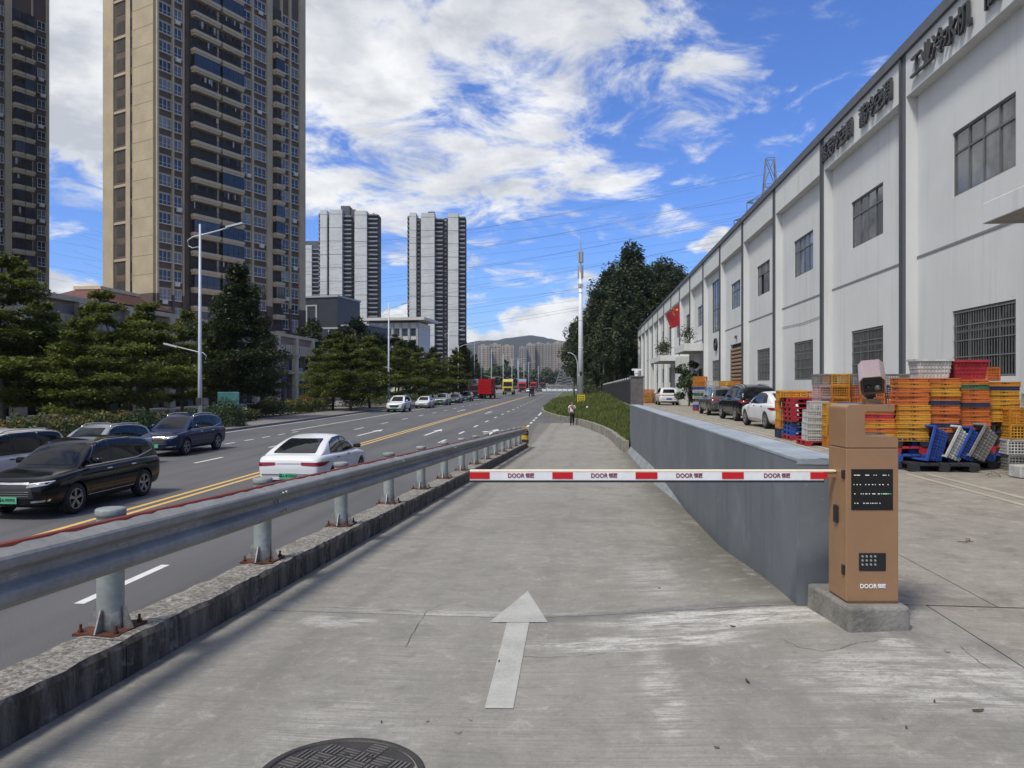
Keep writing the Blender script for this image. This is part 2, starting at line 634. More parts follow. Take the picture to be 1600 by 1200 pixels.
def strip(name, w0, w1, s0, s1, m, z=ZM, parent=road, F=RO):
    return sheet(name, [F(w0, s0, z), F(w1, s0, z), F(w1, s1, z), F(w0, s1, z)], m, parent)


strip('centre_line', -10.78, -10.63, -20, 330, 'paint_yellow')
strip('centre_line', -10.42, -10.27, -20, 330, 'paint_yellow')
strip('edge_line', -21.62, -21.48, -20, 330, 'paint_white')
strip('edge_line', -18.3, -18.14, 47, 330, 'paint_white')
for k in range(26):
    s = 9.7 + 7.0 * k
    strip('lane_dash', -6.87, -6.72, s, s + 2.2, 'paint_white')
for k in range(24):
    s = 13.3 + 7.0 * k
    strip('lane_dash', -14.5, -14.36, s, s + 2.3, 'paint_white')
for k in range(9):
    s = 27 + 2.25 * k
    strip('lane_dash', -17.5, -17.36, s, s + 1.1, 'paint_white')
for k in range(6):
    s = 44 + 4.2 * k
    strip('lane_dash', -3.15, -2.98, s, s + 2.1, 'paint_white')
strip('edge_line', -3.15, -2.98, 71, 300, 'paint_white')


def road_arrow(wc, sc, ln, turn=0):
    b = MB()
    z = ZM
    b.quad(RO(wc - .08, sc - ln / 2, z), RO(wc + .08, sc - ln / 2, z), RO(wc + .08, sc + ln * .2, z), RO(wc - .08, sc + ln * .2, z))
    b.add([RO(wc - .3, sc + ln * .2, z), RO(wc + .3, sc + ln * .2, z), RO(wc, sc + ln / 2, z)], [(0, 1, 2)])
    if turn:
        b.quad(RO(wc + turn * .08, sc - .5, z), RO(wc + turn * .45, sc - .1, z), RO(wc + turn * .45, sc + .5, z), RO(wc + turn * .08, sc + .1, z))
        b.add([RO(wc + turn * .45, sc - .5, z), RO(wc + turn * .45, sc + .9, z), RO(wc + turn * .75, sc + .25, z)], [(0, 1, 2)])
    return b.build('road_arrow', MATS['paint_white'], road)


road_arrow(-12.5, 45.5, 6)
road_arrow(-8.6, 46, 6)
road_arrow(-4.9, 46.5, 6, -1)
road_arrow(-8.7, 78, 6)
road_arrow(-12.5, 84, 6)
# far crossing
strip('stop_line', -10.2, -3.2, 238, 239.5, 'paint_white')

# left pavement with its kerb
pv = MB()
for (w0, w1, s0, s1) in ((-42.0, -22.22, -25, 420),):
    pv.box(w0, w1, s0, s1, Z_ROAD - 0.3, Z_ROAD + 0.13, M=Matrix.Rotation(-TH_ROAD, 4, 'Z'))
pave = tag(pv.build('pavement', MATS['pavement']), kind='structure')
kerbrow = bpy.data.objects.new('kerb', None)
COL.objects.link(kerbrow)
tag(kerbrow, kind='structure')
kb = MB()
kb.box(-0.1, 0.1, 0, 1.99, -0.2, 0.15)
kme = kb.mesh('kerb_block', MATS['kerb_stone'])
for k in range(75):
    o = obj('kerb_block', kme, kerbrow, loc=RO(-22.11, -10 + 2.0 * k, Z_ROAD), rz=-TH_ROAD)

# ------------------------------------------------------------------ concrete slabs
def slab(w0, w1, s0, s1, m, parent, zf=Z, nx=None, ny=None, gap=0.004, name='slab'):
    nx = nx or max(1, int((w1 - w0) / 0.5))
    ny = ny or max(1, int((s1 - s0) / 0.6))
    b = MB()
    vs, fs = [], []
    for j in range(ny + 1):
        for i in range(nx + 1):
            w = w0 + gap + (w1 - w0 - 2 * gap) * i / nx
            s = s0 + gap + (s1 - s0 - 2 * gap) * j / ny
            vs.append(RA(w, s, zf(w, s)))
    for j in range(ny):
        for i in range(nx):
            a = j * (nx + 1) + i
            fs.append((a, a + 1, a + nx + 2, a + nx + 1))
    b.add(vs, fs)
    return b.build(name, MATS[m], parent, True)


WL, WR = -2.75, 2.5      # ramp between kerb and joint
ramp = sheet('ramp', [RA(WL, -6, 0.02), RA(WR, -6, 0.02), RA(WR, 5.7, -0.25), RA(WL, 5.7, -0.25)], 'joint_fill')
ramp.data.clear_geometry()
_b = MB()
_n = 24
for i in range(_n):          # dark bed just below the slabs, seen only in the joints
    s0, s1 = -6 + 12.4 * i / _n, -6 + 12.4 * (i + 1) / _n
    for j in range(12):
        w0, w1 = WL + (WR - WL) * j / 12, WL + (WR - WL) * (j + 1) / 12
        _b.quad(RA(w0, s0, Z(w0, s0) - .015), RA(w1, s0, Z(w1, s0) - .015), RA(w1, s1, Z(w1, s1) - .015), RA(w0, s1, Z(w0, s1) - .015))
for i in range(13):
    s0, s1 = 6.4 + 5 * i * .93, 6.4 + 5 * (i + 1) * .93
    if s1 > 35.5:
        break
    _b.quad(RA(-2.9, s0, Z(-2, s0) - .03), RA(2.0, s0, Z(-2, s0) - .03), RA(2.0, s1, Z(-2, s1) - .03), RA(-2.9, s1, Z(-2, s1) - .03))
bpy.data.objects.remove(ramp)
ramp = tag(_b.build('ramp', MATS['joint_fill']), kind='structure')
slab(WL, WR, -6, 0.9, 'concrete_ramp', ramp)
slab(WL, WR, 0.9, 5.72, 'concrete_ramp', ramp, nx=20, ny=14)
slab(WL, 2.02, 5.72, 11.0, 'concrete_ramp', ramp, nx=20, ny=14)
for k in range(5):
    slab(WL - .1, 2.02, 11.0 + 5 * k, 16.0 + 5 * k, 'concrete_ramp', ramp)

# right-hand kerb of the ramp mouth: world points of its foot, found on the flat part
KPTS = [(4.62, 30.6), (4.95, 34.0), (5.35, 39.0), (5.45, 43.0), (5.35, 47.0), (4.95, 53.0), (4.25, 60.0), (3.45, 68.0), (3.05, 76.0), (3.35, 84.0), (4.15, 93.0), (5.5, 110.0), (8.2, 145.0), (12.6, 200.0), (20.0, 292.0)]


def kerb_z(y):
    return z_ramp(y)


# flat mouth of the ramp
_b = MB()
lft = [RA(-2.85, 36), RA(-3.5, 50), RA(-3.7, 57)]
pts = [lft[0], RA(2.02, 36)] + [Vector((x, y, 0)) for x, y in KPTS[2:6]] + [Vector((4.7, 57.2, 0)), lft[2], lft[1]]
_b.add([(p[0], p[1], Z_ROAD + 0.013) for p in pts], [tuple(range(len(pts)))])
_b.build('slab', MATS['concrete_ramp'], ramp)

arrow = MB()
for q in ([(-.545, 3.94), (-.39, 3.94), (-.43, 5.57), (-.60, 5.57)], [(-.73, 5.57), (-.295, 5.57), (-.52, 6.58)]):
    arrow.add([RA(w, s, Z(w, s) + 0.0045) for w, s in q], [tuple(range(len(q)))])
# finer tessellation so that it follows the slab
arrow = MB()
for i in range(10):
    s0, s1 = 3.94 + 1.63 * i / 10, 3.94 + 1.63 * (i + 1) / 10
    a0, b0, a1, b1 = -.545 - .0055 * i, -.39 - .004 * i, -.545 - .0055 * (i + 1), -.39 - .004 * (i + 1)
    arrow.quad(RA(a0, s0, Z(a0, s0) + .005), RA(b0, s0, Z(b0, s0) + .005), RA(b1, s1, Z(b1, s1) + .005), RA(a1, s1, Z(a1, s1) + .005))
for i in range(8):
    f0, f1 = i / 8, (i + 1) / 8
    s0, s1 = 5.57 + 1.01 * f0, 5.57 + 1.01 * f1
    a0, b0 = -.735 + .215 * f0, -.29 - .23 * f0
    a1, b1 = -.735 + .215 * f1, -.29 - .23 * f1
    arrow.quad(RA(a0, s0, Z(a0, s0) + .005), RA(b0, s0, Z(b0, s0) + .005), RA(b1, s1, Z(b1, s1) + .005), RA(a1, s1, Z(a1, s1) + .005))
arrow.build('painted_arrow', MATS['paint_arrow'], ramp)

# yard
_b = MB()
_b.quad(RA(2.2, -8, -.03), RA(34, -8, -.03), RA(34, 175, z_yard(175) - .03), RA(2.2, 175, z_yard(175) - .03))
yard = tag(_b.build('yard', MATS['joint_fill']), kind='structure')
for k in range(3):
    slab(2.5, 7.4, -8 + 4.57 * k, -8 + 4.57 * (k + 1), 'concrete_yard', yard, Z)
    slab(7.4, 12.3, -8 + 4.57 * k, -8 + 4.57 * (k + 1), 'concrete_yard', yard, Z, 2, 2)
slab(2.26, 3.0, 5.72, 12, 'concrete_yard', yard, Z)
for k in range(5):
    slab(2.26, 3.0, 12 + 5 * k, 17 + 5 * k, 'concrete_yard', yard, lambda w, s: z_yard(s), 1, 1)
for k in range(28):
    s0 = 5.72 + 5.2 * k
    f = (lambda w, s: z_yard(s)) if k else Z
    n = (1, 1) if k else (6, 6)
    slab(3.0, 8.0, s0, s0 + 5.2, 'concrete_yard', yard, f, *n)
    slab(8.0, 13.0, s0, s0 + 5.2, 'concrete_yard', yard, lambda w, s: z_yard(s), 1, 1)
for w0 in (5.92, 6.30):
    for k in range(12):
        s0 = 10.2 + 4.6 * k
        sheet('parking_line', [RA(w0, s0, z_yard(s0) + .005), RA(w0 + .11, s0, z_yard(s0) + .005), RA(w0 + .11, s0 + 4.3, z_yard(s0 + 4.3) + .005), RA(w0, s0 + 4.3, z_yard(s0 + 4.3) + .005)], 'paint_yard', yard)

# ------------------------------------------------------------------ weathered kerb wall under the guardrail
def streak_mat():
    m = bpy.data.materials.new('kerb_black')
    m.use_nodes = True
    t = NT(m.node_tree)
    out = t.n('ShaderNodeOutputMaterial')
    b = t.n('ShaderNodeBsdfPrincipled')
    t.put(out.inputs[0], b.outputs[0])
    w, s, co = frame_co(t, TH_RAMP)
    z = t.sep(co)[2]
    st = t.noise(t.comb(t.m('MULTIPLY', s, 9.0), t.m('MULTIPLY', w, 9.0), t.m('MULTIPLY', z, 1.4)), 1.0, 6, 0.7, 0.3)
    bl = t.noise(co, 5.0, 6, 0.7, 0.4)
    c = t.mix(t.ss(st, 0.36, 0.66), (0.032, 0.028, 0.022), (0.155, 0.135, 0.11))
    c = t.mix(t.ss(bl, 0.54, 0.70, 0, 0.75), c, (0.26, 0.235, 0.20))
    c = t.mix(t.ss(t.noise(co, 60, 4, 0.7), 0.6, 0.75, 0, 0.5), c, (0.16, 0.15, 0.13))
    t.put(b.inputs['Base Color'], c)
    b.inputs['Roughness'].default_value = 0.92
    bp = t.n('ShaderNodeBump')
    bp.inputs['Strength'].default_value = 0.8
    bp.inputs['Distance'].default_value = 0.02
    t.put(bp.inputs['Height'], t.m('ADD', bl, t.noise(co, 40, 5, 0.7)))
    t.put(b.inputs['Normal'], bp.outputs[0])
    MATS['kerb_black'] = m
    m = bpy.data.materials.new('kerb_top')
    m.use_nodes = True
    t = NT(m.node_tree)
    out = t.n('ShaderNodeOutputMaterial')
    b = t.n('ShaderNodeBsdfPrincipled')
    t.put(out.inputs[0], b.outputs[0])
    w, s, co = frame_co(t, TH_RAMP)
    n1 = t.noise(co, 28, 6, 0.75, 0.6)
    n2 = t.noise(co, 3.0, 4, 0.6)
    c = t.mix(t.ss(n1, 0.40, 0.62), (0.10, 0.092, 0.078), (0.34, 0.32, 0.285))
    c = t.mix(t.ss(n2, 0.5, 0.68, 0, 0.55), c, (0.09, 0.085, 0.07))
    t.put(b.inputs['Base Color'], c)
    b.inputs['Roughness'].default_value = 0.93
    bp = t.n('ShaderNodeBump')
    bp.inputs['Strength'].default_value = 0.7
    bp.inputs['Distance'].default_value = 0.012
    t.put(bp.inputs['Height'], n1)
    t.put(b.inputs['Normal'], bp.outputs[0])
    MATS['kerb_top'] = m


streak_mat()
KH = 0.225           # kerb wall height above the ramp
kerbwall = bpy.data.objects.new('kerb_wall', None)
COL.objects.link(kerbwall)
tag(kerbwall, 'low blackened concrete kerb wall under the steel guardrail', 'wall')


def kerb_top(s):
    return -0.04 * s + KH


s = -2.43
while s < 34.0:
    L = 2.2
    ny = 22 if s < 14 else 6
    b = MB()
    prof = [(-2.75, -9, 1), (-2.748, -0.035, 1), (-2.765, 0.0, 0), (-2.84, 0.004, 0), (-2.93, 0.0, 0), (-3.02, 0.005, 0), (-3.09, 0.0, 0), (-3.11, -0.03, 1), (-3.11, -9, 1)]
    rows = []
    for j in range(ny + 1):
        ss_ = s + .006 + (L - .012) * j / ny
        row = []
        for i, (w, h, _) in enumerate(prof):
            z = kerb_top(ss_) + h if h > -5 else min(-0.04 * ss_ - .12, Z_ROAD - 0.1 if i > 4 else 9)
            if h > -5:
                q = mnoise.noise(Vector((w * 9, ss_ * 7, 3.3)))
                z += q * (0.014 if 1 < i < 7 else 0.012)
                w += mnoise.noise(Vector((ss_ * 5, i * 3.1, 7))) * 0.014
            row.append(RA(w, ss_, z))
        rows.append(row)
    m = len(prof)
    vs = [v for r in rows for v in r]
    fs, ms = [], []
    for j in range(ny):
        for i in range(m - 1):
            fs.append((j * m + i, j * m + i + 1, (j + 1) * m + i + 1, (j + 1) * m + i))
            ms.append(1 if 2 <= i <= 5 else 0)
    fs += [tuple(range(m)), tuple(range(ny * m, (ny + 1) * m))]
    ms += [0, 0]
    b.add(vs, fs)
    b.M = ms
    b.build('kerb_block', [MATS['kerb_black'], MATS['kerb_top']], kerbwall)
    s += L

# kerb of the ramp mouth and grass verge: short blocks along the curve
mat('verge_kerb', (0.30, 0.285, 0.25), 0.9, 0.25, 1.6, bump=0.5, bscale=30, world_co=True, col2=(0.12, 0.115, 0.09))
mat('line_white', (0.6, 0.6, 0.58), 0.7, 0.1)
verge = bpy.data.objects.new('verge_kerb', None)
COL.objects.link(verge)
tag(verge, kind='structure')
_acc = []
for (x0, y0), (x1, y1) in zip(KPTS[:-1], KPTS[1:]):
    n = max(1, int(hypot(x1 - x0, y1 - y0) / (1.0 if y0 < 95 else 4.0)))
    for i in range(n):
        _acc.append((x0 + (x1 - x0) * i / n, y0 + (y1 - y0) * i / n))
_acc.append(KPTS[-1])


def smooth_pts(p, it=6):
    for _ in range(it):
        p = [p[0]] + [((a[0] + 2 * b[0] + c[0]) / 4, (a[1] + 2 * b[1] + c[1]) / 4) for a, b, c in zip(p[:-2], p[1:-1], p[2:])] + [p[-1]]
    return p


VERGE = smooth_pts(_acc)
for i, ((x0, y0), (x1, y1)) in enumerate(zip(VERGE[:-1], VERGE[1:])):
    d = Vector((x1 - x0, y1 - y0, 0))
    nrm = Vector((d.y, -d.x, 0)).normalized() * 0.24
    e = d.normalized() * 0.008
    a, c = Vector((x0, y0, 0)) + e, Vector((x1, y1, 0)) - e
    h = 0.34 + .14 * (1 - sst(y0, 50, 66)) if y0 < 80 else (0.34 - 0.16 * sst(y0, 80, 100))
    h += rnd.uniform(-.012, .012)
    b = MB()
    za, zc = kerb_z(y0), kerb_z(y1)
    vs = [(*a.xy, za - .2), (*c.xy, zc - .2), (*(c + nrm).xy, zc - .2), (*(a + nrm).xy, za - .2), (*a.xy, za + h), (*c.xy, zc + h), (*(c + nrm).xy, zc + h), (*(a + nrm).xy, za + h)]
    b.add(vs, [(0, 3, 2, 1), (4, 5, 6, 7), (0, 1, 5, 4), (1, 2, 6, 5), (2, 3, 7, 6), (3, 0, 4, 7)])
    b.build('kerb_block', MATS['verge_kerb'], verge)
# ================================================================== guardrail
mat('galvanised', (0.285, 0.282, 0.264), 0.55, 0.16, 2.2, bump=0.06, bscale=50, metal=0.0, spec=0.4, col2=(0.165, 0.168, 0.162), world_co=True)
mat('post_paint', (0.33, 0.375, 0.36), 0.5, 0.15, 3, bump=0.05, metal=0.25, world_co=True)
mat('rust', (0.115, 0.038, 0.017), 0.92, 0.5, 14, bump=0.6, bscale=80, col2=(0.045, 0.017, 0.01), world_co=True)
mat('red_strip', (0.20, 0.022, 0.016), 0.75, 0.25, 12, bump=0.2, world_co=True, col2=(0.11, 0.016, 0.012))
mat('bare_steel', (0.42, 0.42, 0.41), 0.4, 0.25, 20, metal=0.7, world_co=True)
mat('yellow_marker', (0.62, 0.38, 0.03), 0.6, 0.2, 4)
mat('black_rubber', (0.02, 0.02, 0.02), 0.7, 0.2, 5)

gr = thing('guardrail', 'grey corrugated steel guardrail with red top edge and round posts', 'guardrail')
RAIL_MID = 0.565
prof = [(-.005, .160), (.012, .152), (.072, .118), (.082, .104), (.082, .072), (.074, .058), (.020, .024), (.016, .016), (.016, -.016), (.020, -.024), (.074, -.058), (.082, -.072), (.082, -.104), (.072, -.118), (.012, -.152), (-.005, -.160)]
s = -2.4
seg = 4.4
k = 0
while s < 33.4:
    s1 = min(s + seg + 0.16, 34.4)
    b = MB()
    rows = []
    off = 0.006 * (k % 2)
    dirt = 5
    for j in range(dirt + 1):
        ss_ = s + (s1 - s) * j / dirt
        q = mnoise.noise(Vector((ss_ * .8, 1.7, 0))) * 0.012
        front = [RA(-2.83 + off + o + q, ss_, kerb_top(ss_) + RAIL_MID + h) for o, h in prof]
        back = [RA(-2.83 + off + o + q - .005, ss_, kerb_top(ss_) + RAIL_MID + h) for o, h in reversed(prof)]
        rows.append(front + back)
    m = len(rows[0])
    vs = [v for r in rows for v in r]
    fs = [(j * m + i, j * m + (i + 1) % m, (j + 1) * m + (i + 1) % m, (j + 1) * m + i) for j in range(dirt) for i in range(m)]
    fs += [tuple(range(m)), tuple(range(dirt * m, (dirt + 1) * m))]
    b.add(vs, fs)
    beam = b.build('beam', MATS['galvanised'], gr, True)
    beam.data.set_sharp_from_angle(angle=radians(24))
    gb = MB()
    for q_ in range(int((s1 - s - .5) / .11)):
        if rnd.random() < .72:
            a_ = s + .2 + .11 * q_
            ww = -2.83 + off + .0185 + mnoise.noise(Vector((a_ * .8, 1.7, 0))) * 0.012
            zz_ = lambda e_: kerb_top(e_) + RAIL_MID
            for h_ in (.006, -.008):
                gb.quad(RA(ww, a_, zz_(a_) + h_ - .003), RA(ww, a_ + .09, zz_(a_ + .09) + h_ - .003), RA(ww, a_ + .09, zz_(a_ + .09) + h_ + .003), RA(ww, a_, zz_(a_) + h_ + .003))
    tag(gb.build('stamped_marks', MATS['bare_steel'], beam), kind='stuff')
    # bolts at the splice
    bb = MB()
    for dz in (.085, -.085, 0.0):
        for ds in (.05, .12):
            c = RA(-2.83 + off + (.088 if dz else .012), s1 - .18 + ds, kerb_top(s1) + RAIL_MID + dz)
            bb.tube(c, c + RA(.014, 0, 0), .013, n=8)
    tag(bb.build('splice_bolts', MATS['bare_steel'], beam), kind='stuff')
    # red strip along the top edge, ragged
    rb = MB()
    n = max(2, int((s1 - s - .14) / .09))
    pv_ = None
    for j in range(n + 1):
        ss_ = s + (s1 - s - .14) * j / n
        wd = .030 + .011 * mnoise.noise(Vector((ss_ * 9, 4.4, 1)))
        z = kerb_top(ss_) + RAIL_MID + .158
        q = mnoise.noise(Vector((ss_ * .8, 1.7, 0))) * 0.012
        cur = [RA(-2.845 + off + q - .018, ss_, z - .004), RA(-2.845 + off + q - .018, ss_, z + .007), RA(-2.845 + off + q + wd - .01, ss_, z + .006), RA(-2.845 + off + q + wd, ss_, z - .010)]
        if pv_:
            rb.quad(pv_[0], pv_[1], cur[1], cur[0])
            rb.quad(pv_[1], pv_[2], cur[2], cur[1])
            rb.quad(pv_[2], pv_[3], cur[3], cur[2])
        pv_ = cur
    rb.build('red_edge', MATS['red_strip'], beam)
    s += seg
    k += 1

pm = MB()
pm.lathe([(.079, 0), (.079, .735)], 20)
post_me = pm.mesh('post', MATS['post_paint'], True)
cm = MB()
cm.lathe([(.0, .768), (.065, .767), (.084, .763), (.089, .754), (.090, .735), (.089, .716), (.080, .714)], 20)
cap_me = cm.mesh('cap', mat('cap_paint', (0.26, 0.29, 0.28), 0.6, 0.2, 4, world_co=True), True)
fm = MB()
fm.lathe([(.0815, .015), (.0815, .10), (.080, .125)], 20)
skirt_me = fm.mesh('bare_foot', MATS['bare_steel'], True)
bm_ = MB()
bm_.box(-.15, .15, -.15, .15, .0, .016)
plate_me = bm_.mesh('base_plate', MATS['rust'])
gm = MB()
for a in range(4):
    M = Matrix.Rotation(a * pi / 2 + pi / 4 * 0, 4, 'Z')
    v = [M @ Vector(p) for p in ((.085, -.005, .016), (.155, -.005, .016), (.10, -.005, .15), (.085, -.005, .15), (.085, .005, .016), (.155, .005, .016), (.10, .005, .15), (.085, .005, .15))]
    gm.add(v, [(0, 1, 2, 3), (4, 7, 6, 5), (0, 4, 5, 1), (1, 5, 6, 2), (2, 6, 7, 3)])
gus_me = gm.mesh('gusset', MATS['bare_steel'])
nm = MB()
for a in range(4):
    M = Matrix.Rotation(a * pi / 2 + pi / 4, 4, 'Z')
    p = M @ Vector((.165, 0, .016))
    nm.tube(p, p + Vector((0, 0, .05)), .009, n=6)
    nm.tube(p, p + Vector((0, 0, .018)), .017, n=6)
nut_me = nm.mesh('anchor_bolt', MATS['rust'])
sp = MB()
sp.box(.06, .125, -.06, .06, RAIL_MID - .1, RAIL_MID + .1)
spacer_me = sp.mesh('spacer', MATS['galvanised'])
for k in range(16):
    s = -.02 + 2.19 * k
    if s > 34:
        break
    p = obj('post', post_me, gr, loc=RA(-2.98, s, kerb_top(s) + .004), rz=-TH_RAMP + rnd.uniform(-.05, .05))
    for nm_, me_ in (('cap', cap_me), ('bare_foot', skirt_me), ('base_plate', plate_me), ('gusset', gus_me), ('anchor_bolt', nut_me), ('spacer', spacer_me)):
        oo = obj(nm_, me_, p)
        if nm_ in ('gusset', 'anchor_bolt'):
            tag(oo, kind='stuff')
# painted end marker
b = MB()
Mx = Matrix.Translation(RA(-2.85, 34.45, kerb_top(34.4) - .25)) @ Matrix.Rotation(-TH_RAMP, 4, 'Z')
for i in range(5):
    b.box(-.16, .16, -.03, .03, .2 * i, .2 * i + .2, mi=i % 2, M=Mx)
b.build('end_marker', [MATS['yellow_marker'], MATS['black_rubber']], gr)

# ================================================================== retaining wall between ramp and yard
def wall_paint():
    m = bpy.data.materials.new('wall_bluegrey')
    m.use_nodes = True
    t = NT(m.node_tree)
    out = t.n('ShaderNodeOutputMaterial')
    b = t.n('ShaderNodeBsdfPrincipled')
    t.put(out.inputs[0], b.outputs[0])
    p = t.n('ShaderNodeNewGeometry').outputs['Position']
    x, y, z = t.sep(p)
    big = t.ss(t.noise(p, 0.7, 5, 0.6, 0.3), 0.3, 0.7)
    run = t.noise(t.comb(t.m('MULTIPLY', x, 4), t.m('MULTIPLY', y, 4), t.m('MULTIPLY', z, 0.35)), 1.0, 5, 0.6)
    c = t.mix(big, (0.108, 0.124, 0.142), (0.140, 0.158, 0.176))
    c = t.mix(t.ss(run, 0.50, 0.66, 0, 0.5), c, (0.085, 0.098, 0.112))
    c = t.mix(t.ss(t.noise(p, 2.0, 7, 0.7, 0.5), 0.52, 0.66, 0, 0.35), c, (0.20, 0.22, 0.24))
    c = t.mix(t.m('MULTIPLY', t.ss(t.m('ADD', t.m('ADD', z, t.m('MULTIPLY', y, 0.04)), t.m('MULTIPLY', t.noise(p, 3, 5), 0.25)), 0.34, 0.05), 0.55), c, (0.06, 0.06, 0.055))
    c = t.mix(t.ss(t.noise(p, 7, 6, 0.7), 0.66, 0.72, 0, 0.55), c, (0.27, 0.29, 0.30))
    c = t.mix(t.ss(t.noise(p, 22, 4, 0.7), 0.67, 0.72, 0, 0.5), c, (0.33, 0.34, 0.34))
    t.put(b.inputs['Base Color'], c)
    b.inputs['Roughness'].default_value = 0.62
    bp = t.n('ShaderNodeBump')
    bp.inputs['Strength'].default_value = 0.35
    bp.inputs['Distance'].default_value = 0.01
    t.put(bp.inputs['Height'], t.m('ADD', t.noise(p, 3.0, 4), t.m('MULTIPLY', t.noise(p, 90, 3), 0.25)))
    t.put(b.inputs['Normal'], bp.outputs[0])
    MATS['wall_bluegrey'] = m


wall_paint()
mat('wall_top', (0.33, 0.37, 0.41), 0.8, 0.18, 1.6, bump=0.3, bscale=40, world_co=True, col2=(0.20, 0.235, 0.265))
mat('wall_foot', (0.25, 0.275, 0.30), 0.8, 0.2, 2.0, bump=0.3, world_co=True)
WN, WF = Vector((2.13, 5.5, 0)), Vector((5.0, 31.2, 0))
wd_ = (WF - WN).normalized()
wn_ = Vector((wd_.y, -wd_.x, 0))
ztn, ztf = 1.03, 0.72
rw = thing('retaining_wall', 'blue-grey painted concrete wall running along the ramp beside the barrier cabinet', 'wall')
T = 0.36


def wp(a, b_, z):
    p = WN + wd_ * a + wn_ * b_
    return (p.x, p.y, z)


L = (WF - WN).length
NS = 26
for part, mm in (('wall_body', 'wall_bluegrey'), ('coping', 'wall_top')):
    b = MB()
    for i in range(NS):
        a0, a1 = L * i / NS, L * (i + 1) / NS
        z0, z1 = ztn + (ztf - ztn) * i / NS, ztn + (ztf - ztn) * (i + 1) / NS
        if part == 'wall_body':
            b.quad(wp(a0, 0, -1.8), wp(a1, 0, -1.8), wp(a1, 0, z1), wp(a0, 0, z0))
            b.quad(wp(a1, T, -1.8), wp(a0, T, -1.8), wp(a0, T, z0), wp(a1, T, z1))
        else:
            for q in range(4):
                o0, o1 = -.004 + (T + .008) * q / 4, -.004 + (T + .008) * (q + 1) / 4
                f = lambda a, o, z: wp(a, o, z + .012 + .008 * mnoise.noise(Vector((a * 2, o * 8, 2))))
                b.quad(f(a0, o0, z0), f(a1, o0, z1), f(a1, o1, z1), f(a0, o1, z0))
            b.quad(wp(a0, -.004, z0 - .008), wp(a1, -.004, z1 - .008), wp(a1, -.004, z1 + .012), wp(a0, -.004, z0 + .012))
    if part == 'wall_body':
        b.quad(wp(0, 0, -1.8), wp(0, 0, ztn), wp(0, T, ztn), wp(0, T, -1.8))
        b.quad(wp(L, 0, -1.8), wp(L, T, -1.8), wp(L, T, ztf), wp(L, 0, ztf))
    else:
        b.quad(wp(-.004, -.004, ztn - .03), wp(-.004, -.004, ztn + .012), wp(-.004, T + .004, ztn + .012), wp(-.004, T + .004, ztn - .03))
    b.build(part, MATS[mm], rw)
b = MB()
for i in range(20):
    a0, a1 = 7 + (L - 7) * i / 20, 7 + (L - 7) * (i + 1) / 20
    h = lambda a: 0.22 * min(1, (a - 7) / 6) + .02
    o = lambda a: 0.16 * min(1, (a - 7) / 4) + .003
    zz0, zz1 = z_ramp(a0 + 5.6), z_ramp(a1 + 5.6)
    b.quad(wp(a0, -o(a0), zz0 - .05), wp(a1, -o(a1), zz1 - .05), wp(a1, -.004, zz1 + h(a1)), wp(a0, -.004, zz0 + h(a0)))
b.build('footing', MATS['wall_foot'], rw)

# ================================================================== barrier cabinet and boom
mat('bronze_paint', (0.33, 0.19, 0.10), 0.38, 0.06, 1.2, metal=0.2, bump=0.03, bscale=300)
mat('bronze_dark', (0.13, 0.07, 0.045), 0.5, 0.06)
mat('rose_housing', (0.47, 0.34, 0.31), 0.28, 0.05, metal=0.55)
mat('black_plastic', (0.012, 0.012, 0.013), 0.45, 0.1)
mat('screen_glass', (0.006, 0.007, 0.009), 0.12, 0.1, spec=0.6)
mat('boom_white', (0.78, 0.78, 0.78), 0.4, 0.05)
mat('boom_red', (0.55, 0.006, 0.010), 0.4, 0.06)
mat('boom_cream', (0.86, 0.74, 0.56), 0.4, 0.05)
mat('logo_red', (0.22, 0.012, 0.035), 0.5, 0.05)
mat('logo_white', (0.86, 0.85, 0.84), 0.5, 0.03)
mat('plinth_concrete', (0.25, 0.24, 0.215), 0.92, 0.3, 4.0, bump=0.7, bscale=45, world_co=True, col2=(0.12, 0.115, 0.10))
mat('lens_glass', (0.02, 0.022, 0.03), 0.06, 0.1)
led_w = glow('led_white', (0.75, 0.8, 0.75), 0.55)
led_g = glow('led_green', (0.35, 0.8, 0.45), 0.6)

X0, X1, YF, YB, ZB, ZT = 2.247, 2.600, 4.95, 5.225, 0.136, 1.462
pl = MB()
gx = [(2.19, 5.46), (2.215, 4.84), (2.635, 4.865), (2.625, 5.46)]
rows = 5
vs = []
for j in range(rows + 1):
    for (x, y) in gx:
        f = 1 - j / rows
        q = mnoise.noise(Vector((x * 5, y * 5, j * 1.3)))
        vs.append((x + (x - 2.42) * .05 * f + q * .008, y + (y - 5.15) * .06 * f + q * .008, -.35 + (.125 + .35) * j / rows))
pl.add(vs, [(j * 4 + i, j * 4 + (i + 1) % 4, (j + 1) * 4 + (i + 1) % 4, (j + 1) * 4 + i) for j in range(rows) for i in range(4)] + [tuple(range(rows * 4, rows * 4 + 4))])
plinth = pl.build('concrete_plinth', MATS['plinth_concrete'], None, False, 0.018)
tag(plinth, 'rough concrete block under the bronze barrier cabinet', 'plinth')

bg_ = thing('barrier_gate', 'bronze barrier gate cabinet with red and white boom closing the ramp', 'barrier gate', (2.42, 5.09, ZB))
IM = Matrix.Translation((-2.42, -5.09, -ZB))


class MBO(MB):
    """builder in world numbers for children of the gate"""
    def build(self, *a, **k):
        self.V = [tuple(IM @ Vector(v)) for v in self.V]
        return MB.build(self, *a, **k)


def px(x):
    return (x - 800) / 1150 * YF


def pz(y):
    return 1.6 - (y - 600) / 1150 * YF


